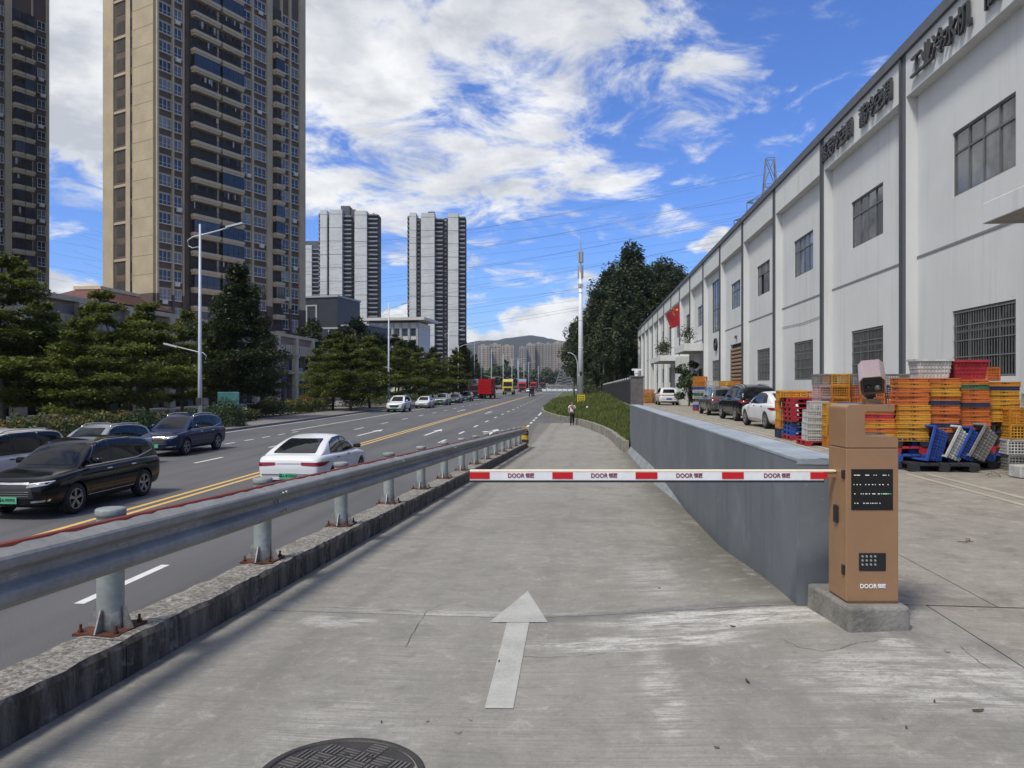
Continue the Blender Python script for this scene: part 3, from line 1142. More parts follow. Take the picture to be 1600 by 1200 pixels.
zs = pz(700)
xr = X1 - .004
lower = [(X0, ZB), (X1, ZB), (X1, zs - .004), (X0, zs - .004)]
b = MBO()
b.prism(lower, YF, YB, 'y')
b.build('cabinet_body', MATS['bronze_paint'], bg_, bevel=.006)
# head with the open notch to the right
zn0, zn1 = pz(681), pz(644)
xn = px(1352)


def arc(cx, cz, r, a0, a1, n=6):
    return [(cx + r * cos(radians(a0 + (a1 - a0) * i / n)), cz + r * sin(radians(a0 + (a1 - a0) * i / n))) for i in range(n + 1)]


head = [(X0, zs), (X1, zs)] + arc(X1 - .035, zn0 - .035, .035, 0, 90) + arc(xn + .03, zn0 + .03, .03, 270, 180) + arc(xn + .012, zn1 - .012, .012, 180, 90) + [(px(1398), zn1), (px(1398), ZT)] + arc(X0 + .03, ZT - .03, .03, 90, 180)
b = MBO()
b.prism(head, YF, YB, 'y')
b.build('cabinet_head', MATS['bronze_paint'], bg_, bevel=.005)
b = MBO()
b.box(X0 + .01, X1 - .01, YF + .008, YB - .008, zs - .006, zs + .002)
b.box(X0 + .008, X1 - .008, YF - .006, YB, ZB - .012, ZB + .004)
b.build('shadow_gap', MATS['bronze_dark'], bg_)
# LED screen with its four rows of characters
xs0, xs1, z0, z1 = px(1330), px(1395), pz(797), pz(733)
b = MBO()
b.box(xs0, xs1, YF - .004, YF + .01, z0, z1)
scr = b.build('display_screen', MATS['screen_glass'], bg_, bevel=.002)
b = MBO()
W_, H_ = xs1 - xs0, z1 - z0
rr = random.Random(3)
rows_ = [(0.855, [(.06, .10), (.12, .20), (.33, .42), (.53, .545), (.585, .60), (.75, .79), (.81, .83), (.885, .90)], 0),
         (0.625, [(.05, .065), (.12, .145), (.20, .22), (.33, .35), (.405, .43), (.49, .52), (.565, .58), (.66, .69), (.74, .77), (.865, .885)], 0),
         (0.40, [(.065, .09), (.22, .24), (.27, .29), (.33, .375), (.415, .44), (.50, .57), (.63, .68)], 0), (0.40, [(.715, .73), (.755, .86), (.885, .90), (.94, .945)], 1),
         (0.17, [(.07, .09), (.13, .16), (.28, .31), (.345, .36), (.38, .41), (.45, .465), (.49, .52), (.555, .575), (.60, .615), (.67, .69)], 0)]
for fz, segs, mi in rows_:
    for a, c in segs:
        b.box(xs0 + W_ * a, xs0 + W_ * c, YF - .0075, YF - .0045, z0 + H_ * fz - .0028, z0 + H_ * fz + .0028, mi=mi)
b.build('led_characters', [led_w, led_g], scr)
# speaker grille plate
a0, a1, c0, c1 = px(1342), px(1384), pz(892), pz(864)
b = MBO()
b.box(a0, a1, YF - .005, YF + .01, c0, c1)
spk = b.build('speaker_plate', MATS['black_plastic'], bg_, bevel=.004)
b = MBO()
for i in range(4):
    for j in range(3):
        cx, cz = a0 + .022 + .0285 * i, c1 - .022 - .0275 * j
        b.lathe([(.0, -.0005), (.006, -.0035), (.0085, 0.002)], 8, axis='y', c=(cx, YF - .006, cz))
b.build('speaker_hole', mat('speaker_hole', (0.30, 0.31, 0.30), 0.6, 0.1), spk)
# logo
for txt, xx, sz in (('DOOR', px(1356.5), .040), ('恒匠', px(1377.5), .030)):
    me = text_mesh(txt, sz, .001, MATS['logo_white'], .0008)
    o = obj('lettering', me, bg_, loc=IM @ Vector((xx, YF - .003, pz(916))))
    o.rotation_euler = (pi / 2, 0, 0)
    o.scale = (.95, 1, 1)
# hinges and lock on the left side
for zc, h in ((pz(742), .06), (pz(892), .066)):
    b = MBO()
    b.box(X0 - .012, X0 + .002, YF + .015, YF + .05, zc - h / 2, zc + h / 2)
    b.build('hinge', MATS['black_plastic'], bg_, bevel=.004)
    b = MBO()
    b.box(X1 - .002, X1 + .009, YF + .03, YF + .06, zc - .018, zc + .018)
    b.build('hinge', MATS['black_plastic'], bg_, bevel=.003)
b = MBO()
zc = pz(808)
b.box(X0 - .018, X0 + .002, YF + .11, YF + .17, zc - .062, zc + .062)
b.build('lock_handle', MATS['black_plastic'], bg_, bevel=.012)
# boom
BY, BZ, BH = 5.115, 0.962, 0.062
xt, xe = -.292, 2.16
b = MBO()
b.box(xt, xe, BY - .02, BY + .02, BZ - BH / 2, BZ + BH / 2)
boom = b.build('boom', MATS['boom_white'], bg_, bevel=.004)
b = MBO()
b.box(xt, 2.245, BY - .022, BY + .022, BZ + BH / 2 - .002, BZ + BH / 2 + .011)
b.build('boom_top_trim', MATS['boom_cream'], boom, bevel=.003)
b = MBO()
b.box(xt, xe, BY - .023, BY + .023, BZ - BH / 2 - .012, BZ - BH / 2 + .001)
b.build('boom_rubber_edge', MATS['black_rubber'], boom)
b = MBO()
b.box(2.1, 2.25, BY - .014, BY + .014, BZ - .012, BZ + .02)
b.build('boom_clamp', MATS['bronze_paint'], boom, bevel=.003)


def bx_(p):
    return (p - 800) / 1150 * (BY - .02)


for a, c in ((734, 765), (863, 895), (993, 1027), (1128, 1162), (1266, 1292)):
    b = MBO()
    b.box(bx_(a), bx_(c), BY - .0225, BY - .0205, BZ - .019, BZ + .027)
    b.build('red_band', MATS['boom_red'], boom)
for pxc in (813, 943, 1076, 1213):
    for txt, dx, sz in (('DOOR', -.030, .042), ('恒匠', .066, .033)):
        me = text_mesh(txt, sz, .0006, MATS['logo_red'], .0009)
        o = obj('lettering', me, boom, loc=IM @ Vector((bx_(pxc) + dx, BY - .0222, BZ + .003)))
        o.rotation_euler = (pi / 2, 0, 0)
        o.scale = (.92, 1, 1)
# number-plate camera on the head
b = MBO()
xm = px(1376)
b.box(xm - .065, xm + .05, YF + .06, YF + .19, ZT, ZT + .012)
b.box(xm - .055, xm + .045, YF + .08, YF + .17, ZT + .010, ZT + .036)
br = b.build('camera_bracket', MATS['bronze_paint'], bg_, bevel=.003)
b = MBO()
b.tube((xm - .01, YF + .125, ZT + .03), (xm - .01, YF + .125, ZT + .085), .022, n=12)
b.box(xm - .04, xm + .02, YF + .10, YF + .15, ZT + .045, ZT + .09)
b.build('camera_joint', MATS['black_plastic'], bg_, bevel=.004)
CM = Matrix.Translation((xm - .01, YF + .10, ZT + .175)) @ Matrix.Rotation(radians(-24), 4, 'Z') @ Matrix.Rotation(radians(22), 4, 'X') @ Matrix.Rotation(radians(-5), 4, 'Y')
b = MBO()
hood = [(-.082, -.055), (-.082, .045), (-.055, .075), (.055, .075), (.082, .045), (.082, -.055), (.074, -.055), (.074, .040), (.050, .067), (-.050, .067), (-.074, .040), (-.074, -.055)]
n = len(hood)
b.add([CM @ Vector((x, -.15, z)) for x, z in hood] + [CM @ Vector((x, .17, z)) for x, z in hood], [(i, (i + 1) % n, n + (i + 1) % n, n + i) for i in range(n)] + [(0, 1, 10, 11), (1, 2, 9, 10), (2, 3, 8, 9), (3, 4, 7, 8), (4, 5, 6, 7), (12, 13, 22, 23), (13, 14, 21, 22), (14, 15, 20, 21), (15, 16, 19, 20), (16, 17, 18, 19)])
b.build('camera_hood', MATS['rose_housing'], bg_, bevel=.003)
b = MBO()
b.box(-.070, .070, -.105, .15, -.075, .058, M=CM)
cb = b.build('camera_housing', MATS['bronze_dark'], bg_, bevel=.006)
b = MBO()
b.box(-.055, .055, -.1085, -.104, -.055, .045, M=CM)
b.build('camera_window', MATS['screen_glass'], cb, bevel=.003)
for sx in (-.027, .030):
    b = MBO()
    for r0, r1, y in ((.02, .02, -.118), (.014, .012, -.120)):
        b.tube(CM @ Vector((sx, -.106, -.022)), CM @ Vector((sx, y, -.022)), r0, r1, 14)
    b.build('lens', MATS['lens_glass'] if sx < 0 else MATS['bare_steel'], cb, True)

# ================================================================== manhole cover
mat('cast_iron', (0.055, 0.05, 0.047), 0.55, 0.25, 9, bump=0.3, bscale=90, metal=0.3, col2=(0.03, 0.028, 0.027))
mat('cast_worn', (0.15, 0.14, 0.13), 0.45, 0.2, 9, bump=0.2, metal=0.4)
mx, my = -.752, 3.235
s_ = mx * sin(TH_RAMP) + my * cos(TH_RAMP)
mz = Z(mx * cos(TH_RAMP) - my * sin(TH_RAMP), s_)
mh = thing('manhole_cover', 'round cast iron manhole cover with basket weave ridges in the ramp', 'manhole cover', (mx, my, mz))
mh.rotation_euler = (-atan2(0.04, 1.0), 0, radians(-24))
b = MB()
b.lathe([(.372, -.004), (.372, .004), (.366, .008), (.338, .009), (.335, .002)], 64)
b.build('frame_ring', MATS['cast_iron'], mh, True)
b = MB()
b.lathe([(.0, .004), (.331, .004), (.331, -.004)], 64)
lid = b.build('lid', MATS['cast_iron'], mh)
b = MB()
R_ = .322
cell = .092
holes = []
for i in range(-4, 5):
    for j in range(-4, 5):
        cx, cy = i * cell, j * cell
        if hypot(cx, cy) > .36 or hypot(cx, cy) < .06:
            continue
        for q in range(4):
            o = -.033 + .022 * q
            x0, x1, y0, y1 = (cx - .041, cx + .041, cy + o - .0055, cy + o + .0055) if (i + j) % 2 else (cx + o - .0055, cx + o + .0055, cy - .041, cy + .041)
            if max(hypot(x0, y0), hypot(x1, y1), hypot(x0, y1), hypot(x1, y0)) < R_:
                b.box(x0, x1, y0, y1, .003, .0085)
b.build('tread_ridges', MATS['cast_worn'], lid)
tag(lid.children[0], kind='stuff')
for a in range(10):
    t_ = 2 * pi * a / 10 + .2
    b = MB()
    b.lathe([(.0, .0093), (.0155, .0093), (.0165, .004)], 14, c=(.19 * cos(t_), .19 * sin(t_), 0))
    b.build('lift_hole', MATS['black_rubber'], lid)
b = MB()
b.lathe([(.046, .003), (.046, .009), (.040, .010), (.038, .006), (.0, .006)], 28)
em = b.build('centre_badge', MATS['cast_worn'], lid)
b = MB()
for dx in (-.014, .014):
    b.lathe([(.011, .006), (.011, .0105), (.0165, .0105), (.0165, .006)], 16, c=(dx, 0, 0))
b.build('badge_rings', MATS['cast_worn'], em)

# hairline cracks in the slabs
def ground_px(a, c_):
    z = 0.0
    for _ in range(30):
        d = (1.6 - z) * 1150 / (c_ - 600)
        x = (a - 800) / 1150 * d
        z = Z(x * cos(TH_RAMP) - d * sin(TH_RAMP), x * sin(TH_RAMP) + d * cos(TH_RAMP))
    return Vector((x, d, z))


for pts in ([(633, 1012), (645, 990), (655, 972), (668, 955), (690, 945), (720, 940)], [(1225, 1000), (1250, 1013), (1285, 1018), (1312, 1015), (1340, 1004), (1380, 1000)], [(800, 1025), (850, 1028), (905, 1026), (960, 1020)], [(640, 955), (560, 952), (480, 947)], [(1500, 1010), (1530, 1035), (1556, 1050)]):
    b = MB()
    P3 = []
    for (a0, c0), (a1, c1) in zip(pts[:-1], pts[1:]):
        for q in range(5):
            f = q / 5
            P3.append(ground_px(a0 + (a1 - a0) * f + rnd.uniform(-1.2, 1.2), c0 + (c1 - c0) * f + rnd.uniform(-.8, .8)))
    for p, q in zip(P3[:-1], P3[1:]):
        d_ = (q - p).normalized()
        nn = Vector((-d_.y, d_.x, 0)) * rnd.uniform(.0008, .0022)
        up_ = Vector((0, 0, .004))
        b.quad(p - nn + up_, p + nn + up_, q + nn + up_, q - nn + up_)
    b.build('crack', MATS['crack_line'], ramp)

# ================================================================== litter on the concrete
mat('dry_leaf', (0.09, 0.06, 0.035), 0.8, 0.3)
mat('twig', (0.12, 0.075, 0.05), 0.85, 0.2)
mat('paper_white', (0.62, 0.60, 0.56), 0.8, 0.1)


def gz(x, y):
    w = x * cos(TH_RAMP) - y * sin(TH_RAMP)
    s2 = x * sin(TH_RAMP) + y * cos(TH_RAMP)
    return Z(w, s2)


def on_ground(pxl, pyl):
    z = 0.0
    for _ in range(30):
        d = (1.6 - z) * 1150 / (pyl - 600)
        x = (pxl - 800) / 1150 * d
        z = gz(x, d)
    return Vector((x, d, z))


tw = MB()
c = on_ground(1512, 848)
pp = [c + Vector((-.10, .02, .008)), c + Vector((-.03, -.01, .012)), c + Vector((.03, .015, .02)), c + Vector((.05, .05, .03)), c + Vector((.015, .055, .03)), c + Vector((.0, .02, .016)), c + Vector((.06, .0, .012))]
tw.path(pp, [.003, .005, .006, .005, .004, .004, .003], 6)
tag(tw.build('bent_twig', MATS['twig'], None, True), 'small curled brown twig lying on the yard concrete', 'twig')
lv = [(1168, 1066, .05), (1145, 980, .03), (1416, 1138, .02), (1480, 1020, .03), (1528, 1112, .05), (716, 1147, .025), (668, 1128, .02), (735, 1127, .018), (596, 1130, .02), (1460, 1097, .022), (1120, 1170, .02), (780, 1035, .03), (1030, 920, .02), (940, 790, .035)]
descr = ['dark curled leaf on the ramp below the cabinet', 'dark leaf scrap by the wall foot', 'small dark scrap right of the plinth', 'brown leaf on the yard joint', 'dark leaf near the right edge of the yard', 'tiny dark scrap right of the manhole cover', 'tiny brown scrap above the manhole cover', 'tiny dark speck right above the manhole cover', 'tiny brown speck at the manhole rim', 'small dark leaf in front of the plinth', 'small dark leaf at the bottom edge of the ramp', 'thin brown leaf lying across the painted arrow', 'small dark scrap on the ramp behind the arrow tip', 'flattened brown leaf on the ramp beyond the boom']
for (a, c_, sz), de in zip(lv, descr):
    sz *= .65
    p = on_ground(a, c_)
    b = MB()
    an = rnd.uniform(0, 6.28)
    n = 5
    pr = []
    for i in range(n + 1):
        f = i / n - .5
        wv = sz * .28 * (1 - (2 * f) ** 2) + .001
        x, y = f * sz * 2, 0
        h = .004 + .5 * sz * (f * f)
        for sgn in (-1, 1):
            q = Vector((x, sgn * wv, h + (.006 if sgn > 0 else 0)))
            q.rotate(Euler((0, 0, an)))
            pr.append(p + q)
    b.add(pr, [(2 * i, 2 * i + 1, 2 * i + 3, 2 * i + 2) for i in range(n)])
    tag(b.build('fallen_leaf', MATS['dry_leaf'], None, True), de, 'leaf', 'litter on the concrete')
p = on_ground(1420, 960)
b = MB()
b.path([p + Vector((0, 0, .01)), p + Vector((-.005, .02, .035)), p + Vector((-.02, .06, .05)), p + Vector((-.03, .08, .03))], [.012, .016, .013, .006], 6)
tag(b.build('paper_scrap', MATS['paper_white'], None, True), 'crumpled white paper scrap beside the concrete plinth', 'litter')
# ================================================================== warehouse
def plaster(name, c1, c2):
    m = bpy.data.materials.new(name)
    m.use_nodes = True
    t = NT(m.node_tree)
    out = t.n('ShaderNodeOutputMaterial')
    b = t.n('ShaderNodeBsdfPrincipled')
    t.put(out.inputs[0], b.outputs[0])
    p = t.n('ShaderNodeNewGeometry').outputs['Position']
    x, y, z = t.sep(p)
    big = t.ss(t.noise(p, 0.25, 5, 0.6, 0.3), 0.3, 0.7)
    run = t.noise(t.comb(t.m('MULTIPLY', x, 2.2), t.m('MULTIPLY', y, 2.2), t.m('MULTIPLY', z, 0.12)), 1.0, 6, 0.65)
    c = t.mix(big, c2, c1)
    c = t.mix(t.ss(run, 0.50, 0.70, 0, 0.38), c, tuple(q * 0.72 for q in c2))
    run2 = t.noise(t.comb(t.m('MULTIPLY', x, 9), t.m('MULTIPLY', y, 9), t.m('MULTIPLY', z, 0.25)), 1.0, 5, 0.6)
    c = t.mix(t.m('MULTIPLY', t.ss(run2, 0.58, 0.72), t.ss(t.noise(p, 0.18, 3), 0.45, 0.65, 0, 0.35)), c, tuple(q * 0.62 for q in c2))
    c = t.mix(t.ss(t.noise(p, 30, 4), 0.55, 0.8, 0, 0.12), c, tuple(q * 0.8 for q in c2))
    t.put(b.inputs['Base Color'], c)
    b.inputs['Roughness'].default_value = 0.8
    b.inputs['Specular IOR Level'].default_value = 0.25
    bp = t.n('ShaderNodeBump')
    bp.inputs['Strength'].default_value = 0.15
    bp.inputs['Distance'].default_value = 0.01
    t.put(bp.inputs['Height'], t.noise(p, 60, 4))
    t.put(b.inputs['Normal'], bp.outputs[0])
    MATS[name] = m
    return m


plaster('wh_white', (0.60, 0.615, 0.61), (0.545, 0.56, 0.555))
plaster('wh_grey', (0.125, 0.135, 0.155), (0.105, 0.115, 0.135))
mat('wh_line', (0.20, 0.20, 0.205), 0.8, 0.1)
mat('letter_dark', (0.035, 0.036, 0.042), 0.45, 0.1)
mat('window_frame', (0.16, 0.165, 0.17), 0.5, 0.12, metal=0.3)
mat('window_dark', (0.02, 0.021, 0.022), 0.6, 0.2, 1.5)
mat('bar_steel', (0.22, 0.225, 0.23), 0.5, 0.15, metal=0.3)
mat('shutter_tan', (0.34, 0.235, 0.145), 0.6, 0.15, 2)
mat('pipe_dark', (0.07, 0.072, 0.078), 0.6, 0.1)


def glass_mat(name, col, rough=0.06, spec=0.8, col2=None, scale=0.9):
    m = bpy.data.materials.new(name)
    m.use_nodes = True
    t = NT(m.node_tree)
    out = t.n('ShaderNodeOutputMaterial')
    b = t.n('ShaderNodeBsdfPrincipled')
    t.put(out.inputs[0], b.outputs[0])
    oi = t.n('ShaderNodeObjectInfo').outputs['Random']
    p = t.n('ShaderNodeNewGeometry').outputs['Position']
    c = t.mix(t.m('MULTIPLY', oi, t.ss(t.noise(p, scale, 3), 0.35, 0.6)), col, col2 or tuple(q * 2.2 for q in col))
    t.put(b.inputs['Base Color'], c)
    b.inputs['Roughness'].default_value = rough
    b.inputs['Specular IOR Level'].default_value = spec
    bp = t.n('ShaderNodeBump')
    bp.inputs['Strength'].default_value = 0.05
    t.put(bp.inputs['Height'], t.noise(p, 1.3, 2))
    t.put(b.inputs['Normal'], bp.outputs[0])
    MATS[name] = m
    return m


glass_mat('pane_grey', (0.05, 0.055, 0.06), 0.08, 0.8, (0.24, 0.25, 0.25))
glass_mat('pane_dark', (0.012, 0.013, 0.014), 0.1, 0.6, (0.04, 0.042, 0.045))

S0 = 24.5
WF_ = 10.0
wh = thing('warehouse', 'long white two-storey factory building with grey pilaster stripes beside the yard', 'building', RA(WF_, S0, z_yard(S0)), -TH_RAMP)
ZO = z_yard(S0)


def L_(w, s, z):
    return (w - WF_, s - S0, z - ZO)


class MBW(MB):
    def bx(self, w0, w1, s0, s1, z0, z1, mi=None):
        self.box(w0 - WF_, w1 - WF_, s0 - S0, s1 - S0, z0 - ZO, z1 - ZO, mi)


WR_ = 10.35                       # recessed wall plane
ZTOP, ZFA, ZSTR = 12.30, 10.62, 5.57
K0, K1 = -2, 15                   # bays
WUP, WLO = (6.88, 8.70), (1.80, 3.66)
bays = {}
for k in range(K0, K1):
    s0, s1 = S0 + 8 * k, S0 + 8 * k + 8
    c = (s0 + s1) / 2
    op = [('win_up', c - 1.55, c + 1.55, *WUP), ('win_lo', c - 1.55, c + 1.55, *WLO)]
    if k == 3:
        op = [('win_up', c - 1.55, c + 1.55, *WUP), ('shutter', c - 1.9, c + 1.9, -.5, 4.4)]
    elif k == 4:
        op = [('tall', c - 1.6, c + 1.6, 5.75, 9.9), ('win_lo', c - 1.5, c + 1.5, 0.6, 3.5)]
    elif k == 5:
        op = [('win_up', c - 1.5, c + 1.5, *WUP), ('door', c - 1.6, c + 1.2, -.6, 3.0)]
    elif k == -2:
        op = [('win_up', c - 1.55, c + 1.55, *WUP), ('shutter', c - 1.9, c + 1.9, -.5, 4.0)]
    elif k > 6:
        op = [('win_up', c - 1.5, c + 1.5, *WUP), ('win_lo', c - 1.5, c + 1.5, *WLO)]
    bays[k] = op
b = MBW()
DEPTH = 0.16
for k, ops in bays.items():
    s0, s1 = S0 + 8 * k, S0 + 8 * k + 8
    zs_ = sorted({-1.8, ZFA} | {o[3] for o in ops} | {o[4] for o in ops})
    ys_ = sorted({s0, s1} | {o[1] for o in ops} | {o[2] for o in ops})
    for z0, z1 in zip(zs_[:-1], zs_[1:]):
        for y0, y1 in zip(ys_[:-1], ys_[1:]):
            if any(o[1] <= y0 and o[2] >= y1 and o[3] <= z0 and o[4] >= z1 for o in ops):
                continue
            b.quad(L_(WR_, y0, z0), L_(WR_, y1, z0), L_(WR_, y1, z1), L_(WR_, y0, z1))
    for _, a, e, z0, z1 in ops:
        r = WR_ + DEPTH
        b.quad(L_(WR_, a, z0), L_(r, a, z0), L_(r, e, z0), L_(WR_, e, z0))
        b.quad(L_(WR_, a, z1), L_(r, a, z1), L_(r, e, z1), L_(WR_, e, z1))
        b.quad(L_(WR_, a, z0), L_(r, a, z0), L_(r, a, z1), L_(WR_, a, z1))
        b.quad(L_(WR_, e, z0), L_(r, e, z0), L_(r, e, z1), L_(WR_, e, z1))
se = S0 + 8 * K1
sb = S0 + 8 * K0
b.quad(L_(WR_, se, -1.8), L_(32, se, -1.8), L_(32, se, ZTOP), L_(WR_, se, ZTOP))
b.quad(L_(WR_, sb, -1.8), L_(32, sb, -1.8), L_(32, sb, ZTOP), L_(WR_, sb, ZTOP))
b.build('wall', MATS['wh_white'], wh)
b = MBW()
b.bx(WF_ + .5, 32, sb + .01, se - .01, ZTOP - .5, ZTOP - .3)
b.build('roof', MATS['wh_grey'], wh)
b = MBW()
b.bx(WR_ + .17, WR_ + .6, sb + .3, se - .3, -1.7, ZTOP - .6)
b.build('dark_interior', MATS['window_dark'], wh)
for k in range(K0, K1 + 1):
    s0 = S0 + 8 * k
    b = MBW()
    b.bx(WF_, WR_ + .01, s0 - .24, s0 + .24, -1.8, ZTOP - .33)
    b.M = [1 if i == 5 else 0 for i in range(6)]
    pil = b.build('pilaster', [MATS['wh_white'], MATS['wh_grey']], wh)
    b = MBW()
    b.bx(WF_ - .07, WF_ + .002, s0 + .02, s0 + .12, -1.2, ZTOP - .36)
    b.build('downpipe', MATS['pipe_dark'], pil)
    if k == K1:
        continue
    b = MBW()
    b.bx(WF_ + .012, WR_ + .02, s0 + .24, s0 + 7.76, ZFA, ZTOP - .33)
    b.build('fascia_panel', MATS['wh_white'], wh)
    b = MBW()
    b.bx(WF_ - .10, WF_ + .6, s0, s0 + 8, ZTOP - .33, ZTOP)
    b.build('parapet_band', MATS['wh_grey'], wh)
    if k not in (4,):
        b = MBW()
        b.bx(WR_ - .02, WR_ + .002, s0 + .24, s0 + 7.76, ZSTR - .035, ZSTR + .035)
        b.build('floor_line', MATS['wh_line'], wh)

# windows ---------------------------------------------------------------
def win_meshes(wd, ht, cols, split):
    """frame and pane meshes of one window; local: x depth, y along the wall, z up, origin bottom centre"""
    f = MB()
    t_ = .05
    f.box(0, .06, -wd / 2, wd / 2, 0, t_)
    f.box(0, .06, -wd / 2, wd / 2, ht - t_, ht)
    f.box(0, .06, -wd / 2, -wd / 2 + t_, t_, ht - t_)
    f.box(0, .06, wd / 2 - t_, wd / 2, t_, ht - t_)
    f.box(.004, .056, -wd / 2 + t_, wd / 2 - t_, ht * split - .03, ht * split + .03)
    cw = (wd - 2 * t_) / cols
    for i in range(1, cols):
        y = -wd / 2 + t_ + cw * i
        f.box(.002, .058, y - .025, y + .025, t_, ht - t_)
    pan = []
    for i in range(cols):
        y0 = -wd / 2 + t_ + cw * i + .02
        for z0, z1 in ((t_, ht * split - .025), (ht * split + .025, ht - t_)):
            p = MB()
            off = .03 if (i % 2) else .04
            p.box(off, off + .008, y0, y0 + cw - .04, z0, z1)
            pan.append(p)
    return f, pan


def bars_mesh(wd, ht, n):
    b = MB()
    for i in range(n):
        y = -wd / 2 + .04 + (wd - .08) * i / (n - 1)
        b.box(-.035, -.022, y - .0075, y + .0075, .0, ht)
    for z in (.03, ht * .3, ht * .55, ht * .78, ht - .03):
        b.box(-.045, -.035, -wd / 2, wd / 2, z - .014, z + .014)
    return b


cache = {}
for k, ops in bays.items():
    for kind, a, e, z0, z1 in ops:
        wd, ht = e - a, z1 - z0
        loc = L_(WR_ + .05, (a + e) / 2, z0)
        if kind.startswith('win') or kind == 'tall':
            key = (kind, round(wd, 2), round(ht, 2))
            if key not in cache:
                f, pan = win_meshes(wd - .01, ht - .01, 4 if kind != 'tall' else 3, .68 if kind != 'tall' else .45)
                cache[key] = (f.mesh('window', MATS['window_frame']), [p.mesh('pane', MATS['pane_grey' if kind == 'win_up' else 'pane_dark']) for p in pan],
                              bars_mesh(wd - .06, ht - .05, 24).mesh('security_bars', MATS['bar_steel']) if kind == 'win_lo' else None)
            fm_, pm_, bm2 = cache[key]
            wo = obj('window', fm_, wh, loc=(loc[0], loc[1], loc[2] + .005))
            for i, p in enumerate(pm_):
                if kind == 'win_up' and k == 2 and i == 4:
                    continue                     # an opened sash
                obj('pane', p, wo)
            if bm2:
                tag(obj('security_bars', bm2, wo), kind='stuff')
        elif kind == 'shutter':
            sh = bpy.data.objects.new('roller_shutter', None)
            COL.objects.link(sh)
            sh.parent = wh
            sh.location = loc
            m_ = MB()
            m_.box(0, .03, -wd / 2 + .02, wd / 2 - .02, 0, .20)
            m_.box(-.06, 0, -wd / 2 + .02, wd / 2 - .02, .05, .19)
            sl = m_.mesh('slat', MATS['shutter_tan'])
            for i in range(int(ht / .26)):
                obj('slat', sl, sh, loc=(0, 0, .26 * i))
        elif kind == 'door':
            d_ = MB()
            d_.box(.06, .1, -wd / 2, wd / 2, 0, ht)
            dd = d_.build('door', MATS['window_dark'], wh)
            dd.location = loc
            f_ = MB()
            f_.box(0, .08, -wd / 2, -wd / 2 + .08, 0, ht)
            f_.box(0, .08, wd / 2 - .08, wd / 2, 0, ht)
            f_.box(0, .08, -wd / 2 + .08, wd / 2 - .08, ht - .9, ht - .82)
            f_.box(0, .08, -.04, .04, 0, ht - .9)
            f_.build('door_frame', MATS['bar_steel'], dd)

# canopies
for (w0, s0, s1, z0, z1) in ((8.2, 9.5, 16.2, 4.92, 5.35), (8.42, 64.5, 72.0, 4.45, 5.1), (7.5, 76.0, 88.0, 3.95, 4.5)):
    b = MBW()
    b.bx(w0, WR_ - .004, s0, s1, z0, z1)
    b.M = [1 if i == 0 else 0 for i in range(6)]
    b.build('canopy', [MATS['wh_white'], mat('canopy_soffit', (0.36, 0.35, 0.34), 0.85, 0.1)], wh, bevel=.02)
b = MBW()
b.bx(9.0, WR_ - .003, 73.2, 76.0, -1.5, 4.3)
b.build('entrance_pier', MATS['wh_white'], wh)
b = MBW()
b.bx(7.6, 7.9, 87.4, 87.8, -1.5, 3.95)
b.build('canopy_column', MATS['wh_white'], wh)
# extractor fan
fs_, fz_ = 60.0, 4.75
b = MBW()
b.lathe([(.0, -.02), (.42, -.02), (.42, -.16), (.50, -.16), (.50, .0)], 20, axis='x', c=L_(WR_ - .01, fs_, fz_))
fan = b.build('extractor_fan', MATS['window_dark'], wh)
b = MBW()
for a in range(3):
    M = Matrix.Translation(L_(WR_ - .1, fs_, fz_)) @ Matrix.Rotation(a * 2 * pi / 3, 4, 'X')
    b.box(-.01, .01, .04, .36, -.10, .12, M=M)
b.build('fan_blade', MATS['bar_steel'], fan)
# lettering on the fascia
def letters(txt, s_first, step, zc, size):
    for i, ch in enumerate(txt):
        if ch == ' ':
            continue
        me = text_mesh(ch, size * .93, .04, MATS['letter_dark'], .004)
        o = obj('letter', me, wh, loc=L_(WF_ - .07, s_first - step * i, zc))
        o.rotation_euler = (pi / 2, 0, -pi / 2)


letters('蒸发冷空调 蓄冷空调', 31.95, .715, 11.22, .86)
letters('工业冷水机 高', 23.35, .70, 11.22, .86)
# wall lamp and cable boxes
b = MBW()
b.bx(WR_ - .12, WR_ - .003, 52.0, 52.3, 4.75, 4.95)
b.build('wall_lamp', MATS['pipe_dark'], wh)
b = MBW()
b.path([L_(WR_ - .03, 33, 4.62), L_(WR_ - .03, 36.5, 4.52), L_(WR_ - .03, 40.2, 4.6)], .012, 5)
b.build('cable', MATS['pipe_dark'], wh)

# flag on the canopy
mat('flag_red', (0.30, 0.012, 0.022), 0.7, 0.12, 2)
mat('flag_yellow', (0.75, 0.5, 0.03), 0.7, 0.05)
mat('white_pole', (0.62, 0.63, 0.64), 0.45, 0.08)
fl = thing('flag', 'red flag with small yellow stars on a white pole above the factory canopy', 'flag', RA(8.7, 69.5, 5.1), -TH_RAMP)
b = MB()
b.path([(0, 0, 0), (0, 0, 2.0), (-.03, 0, 4.15)], [.035, .03, .025], 8)
b.build('pole', MATS['white_pole'], fl, True)
b = MB()
nx, nz = 12, 10
vs, fs2 = [], []
for i in range(nx + 1):
    u = i / nx
    for j in range(nz + 1):
        v = j / nz
        droop = 1.05 * u ** 1.1
        # hangs from the hoist, lower fly corner pulled in
        x = -.03 - u * (1.28 - .5 * v) + .05 * sin(u * 9 + v * 3)
        y = .16 * sin(u * 7.0 + v * 2.2) * u
        z = 4.0 - droop * (1 - v * .35) - v * (2.05 - .9 * u * .4)
        vs.append((x, y, z))
for i in range(nx):
    for j in range(nz):
        a = i * (nz + 1) + j
        fs2.append((a, a + 1, a + nz + 2, a + nz + 1))
b.add(vs, fs2)
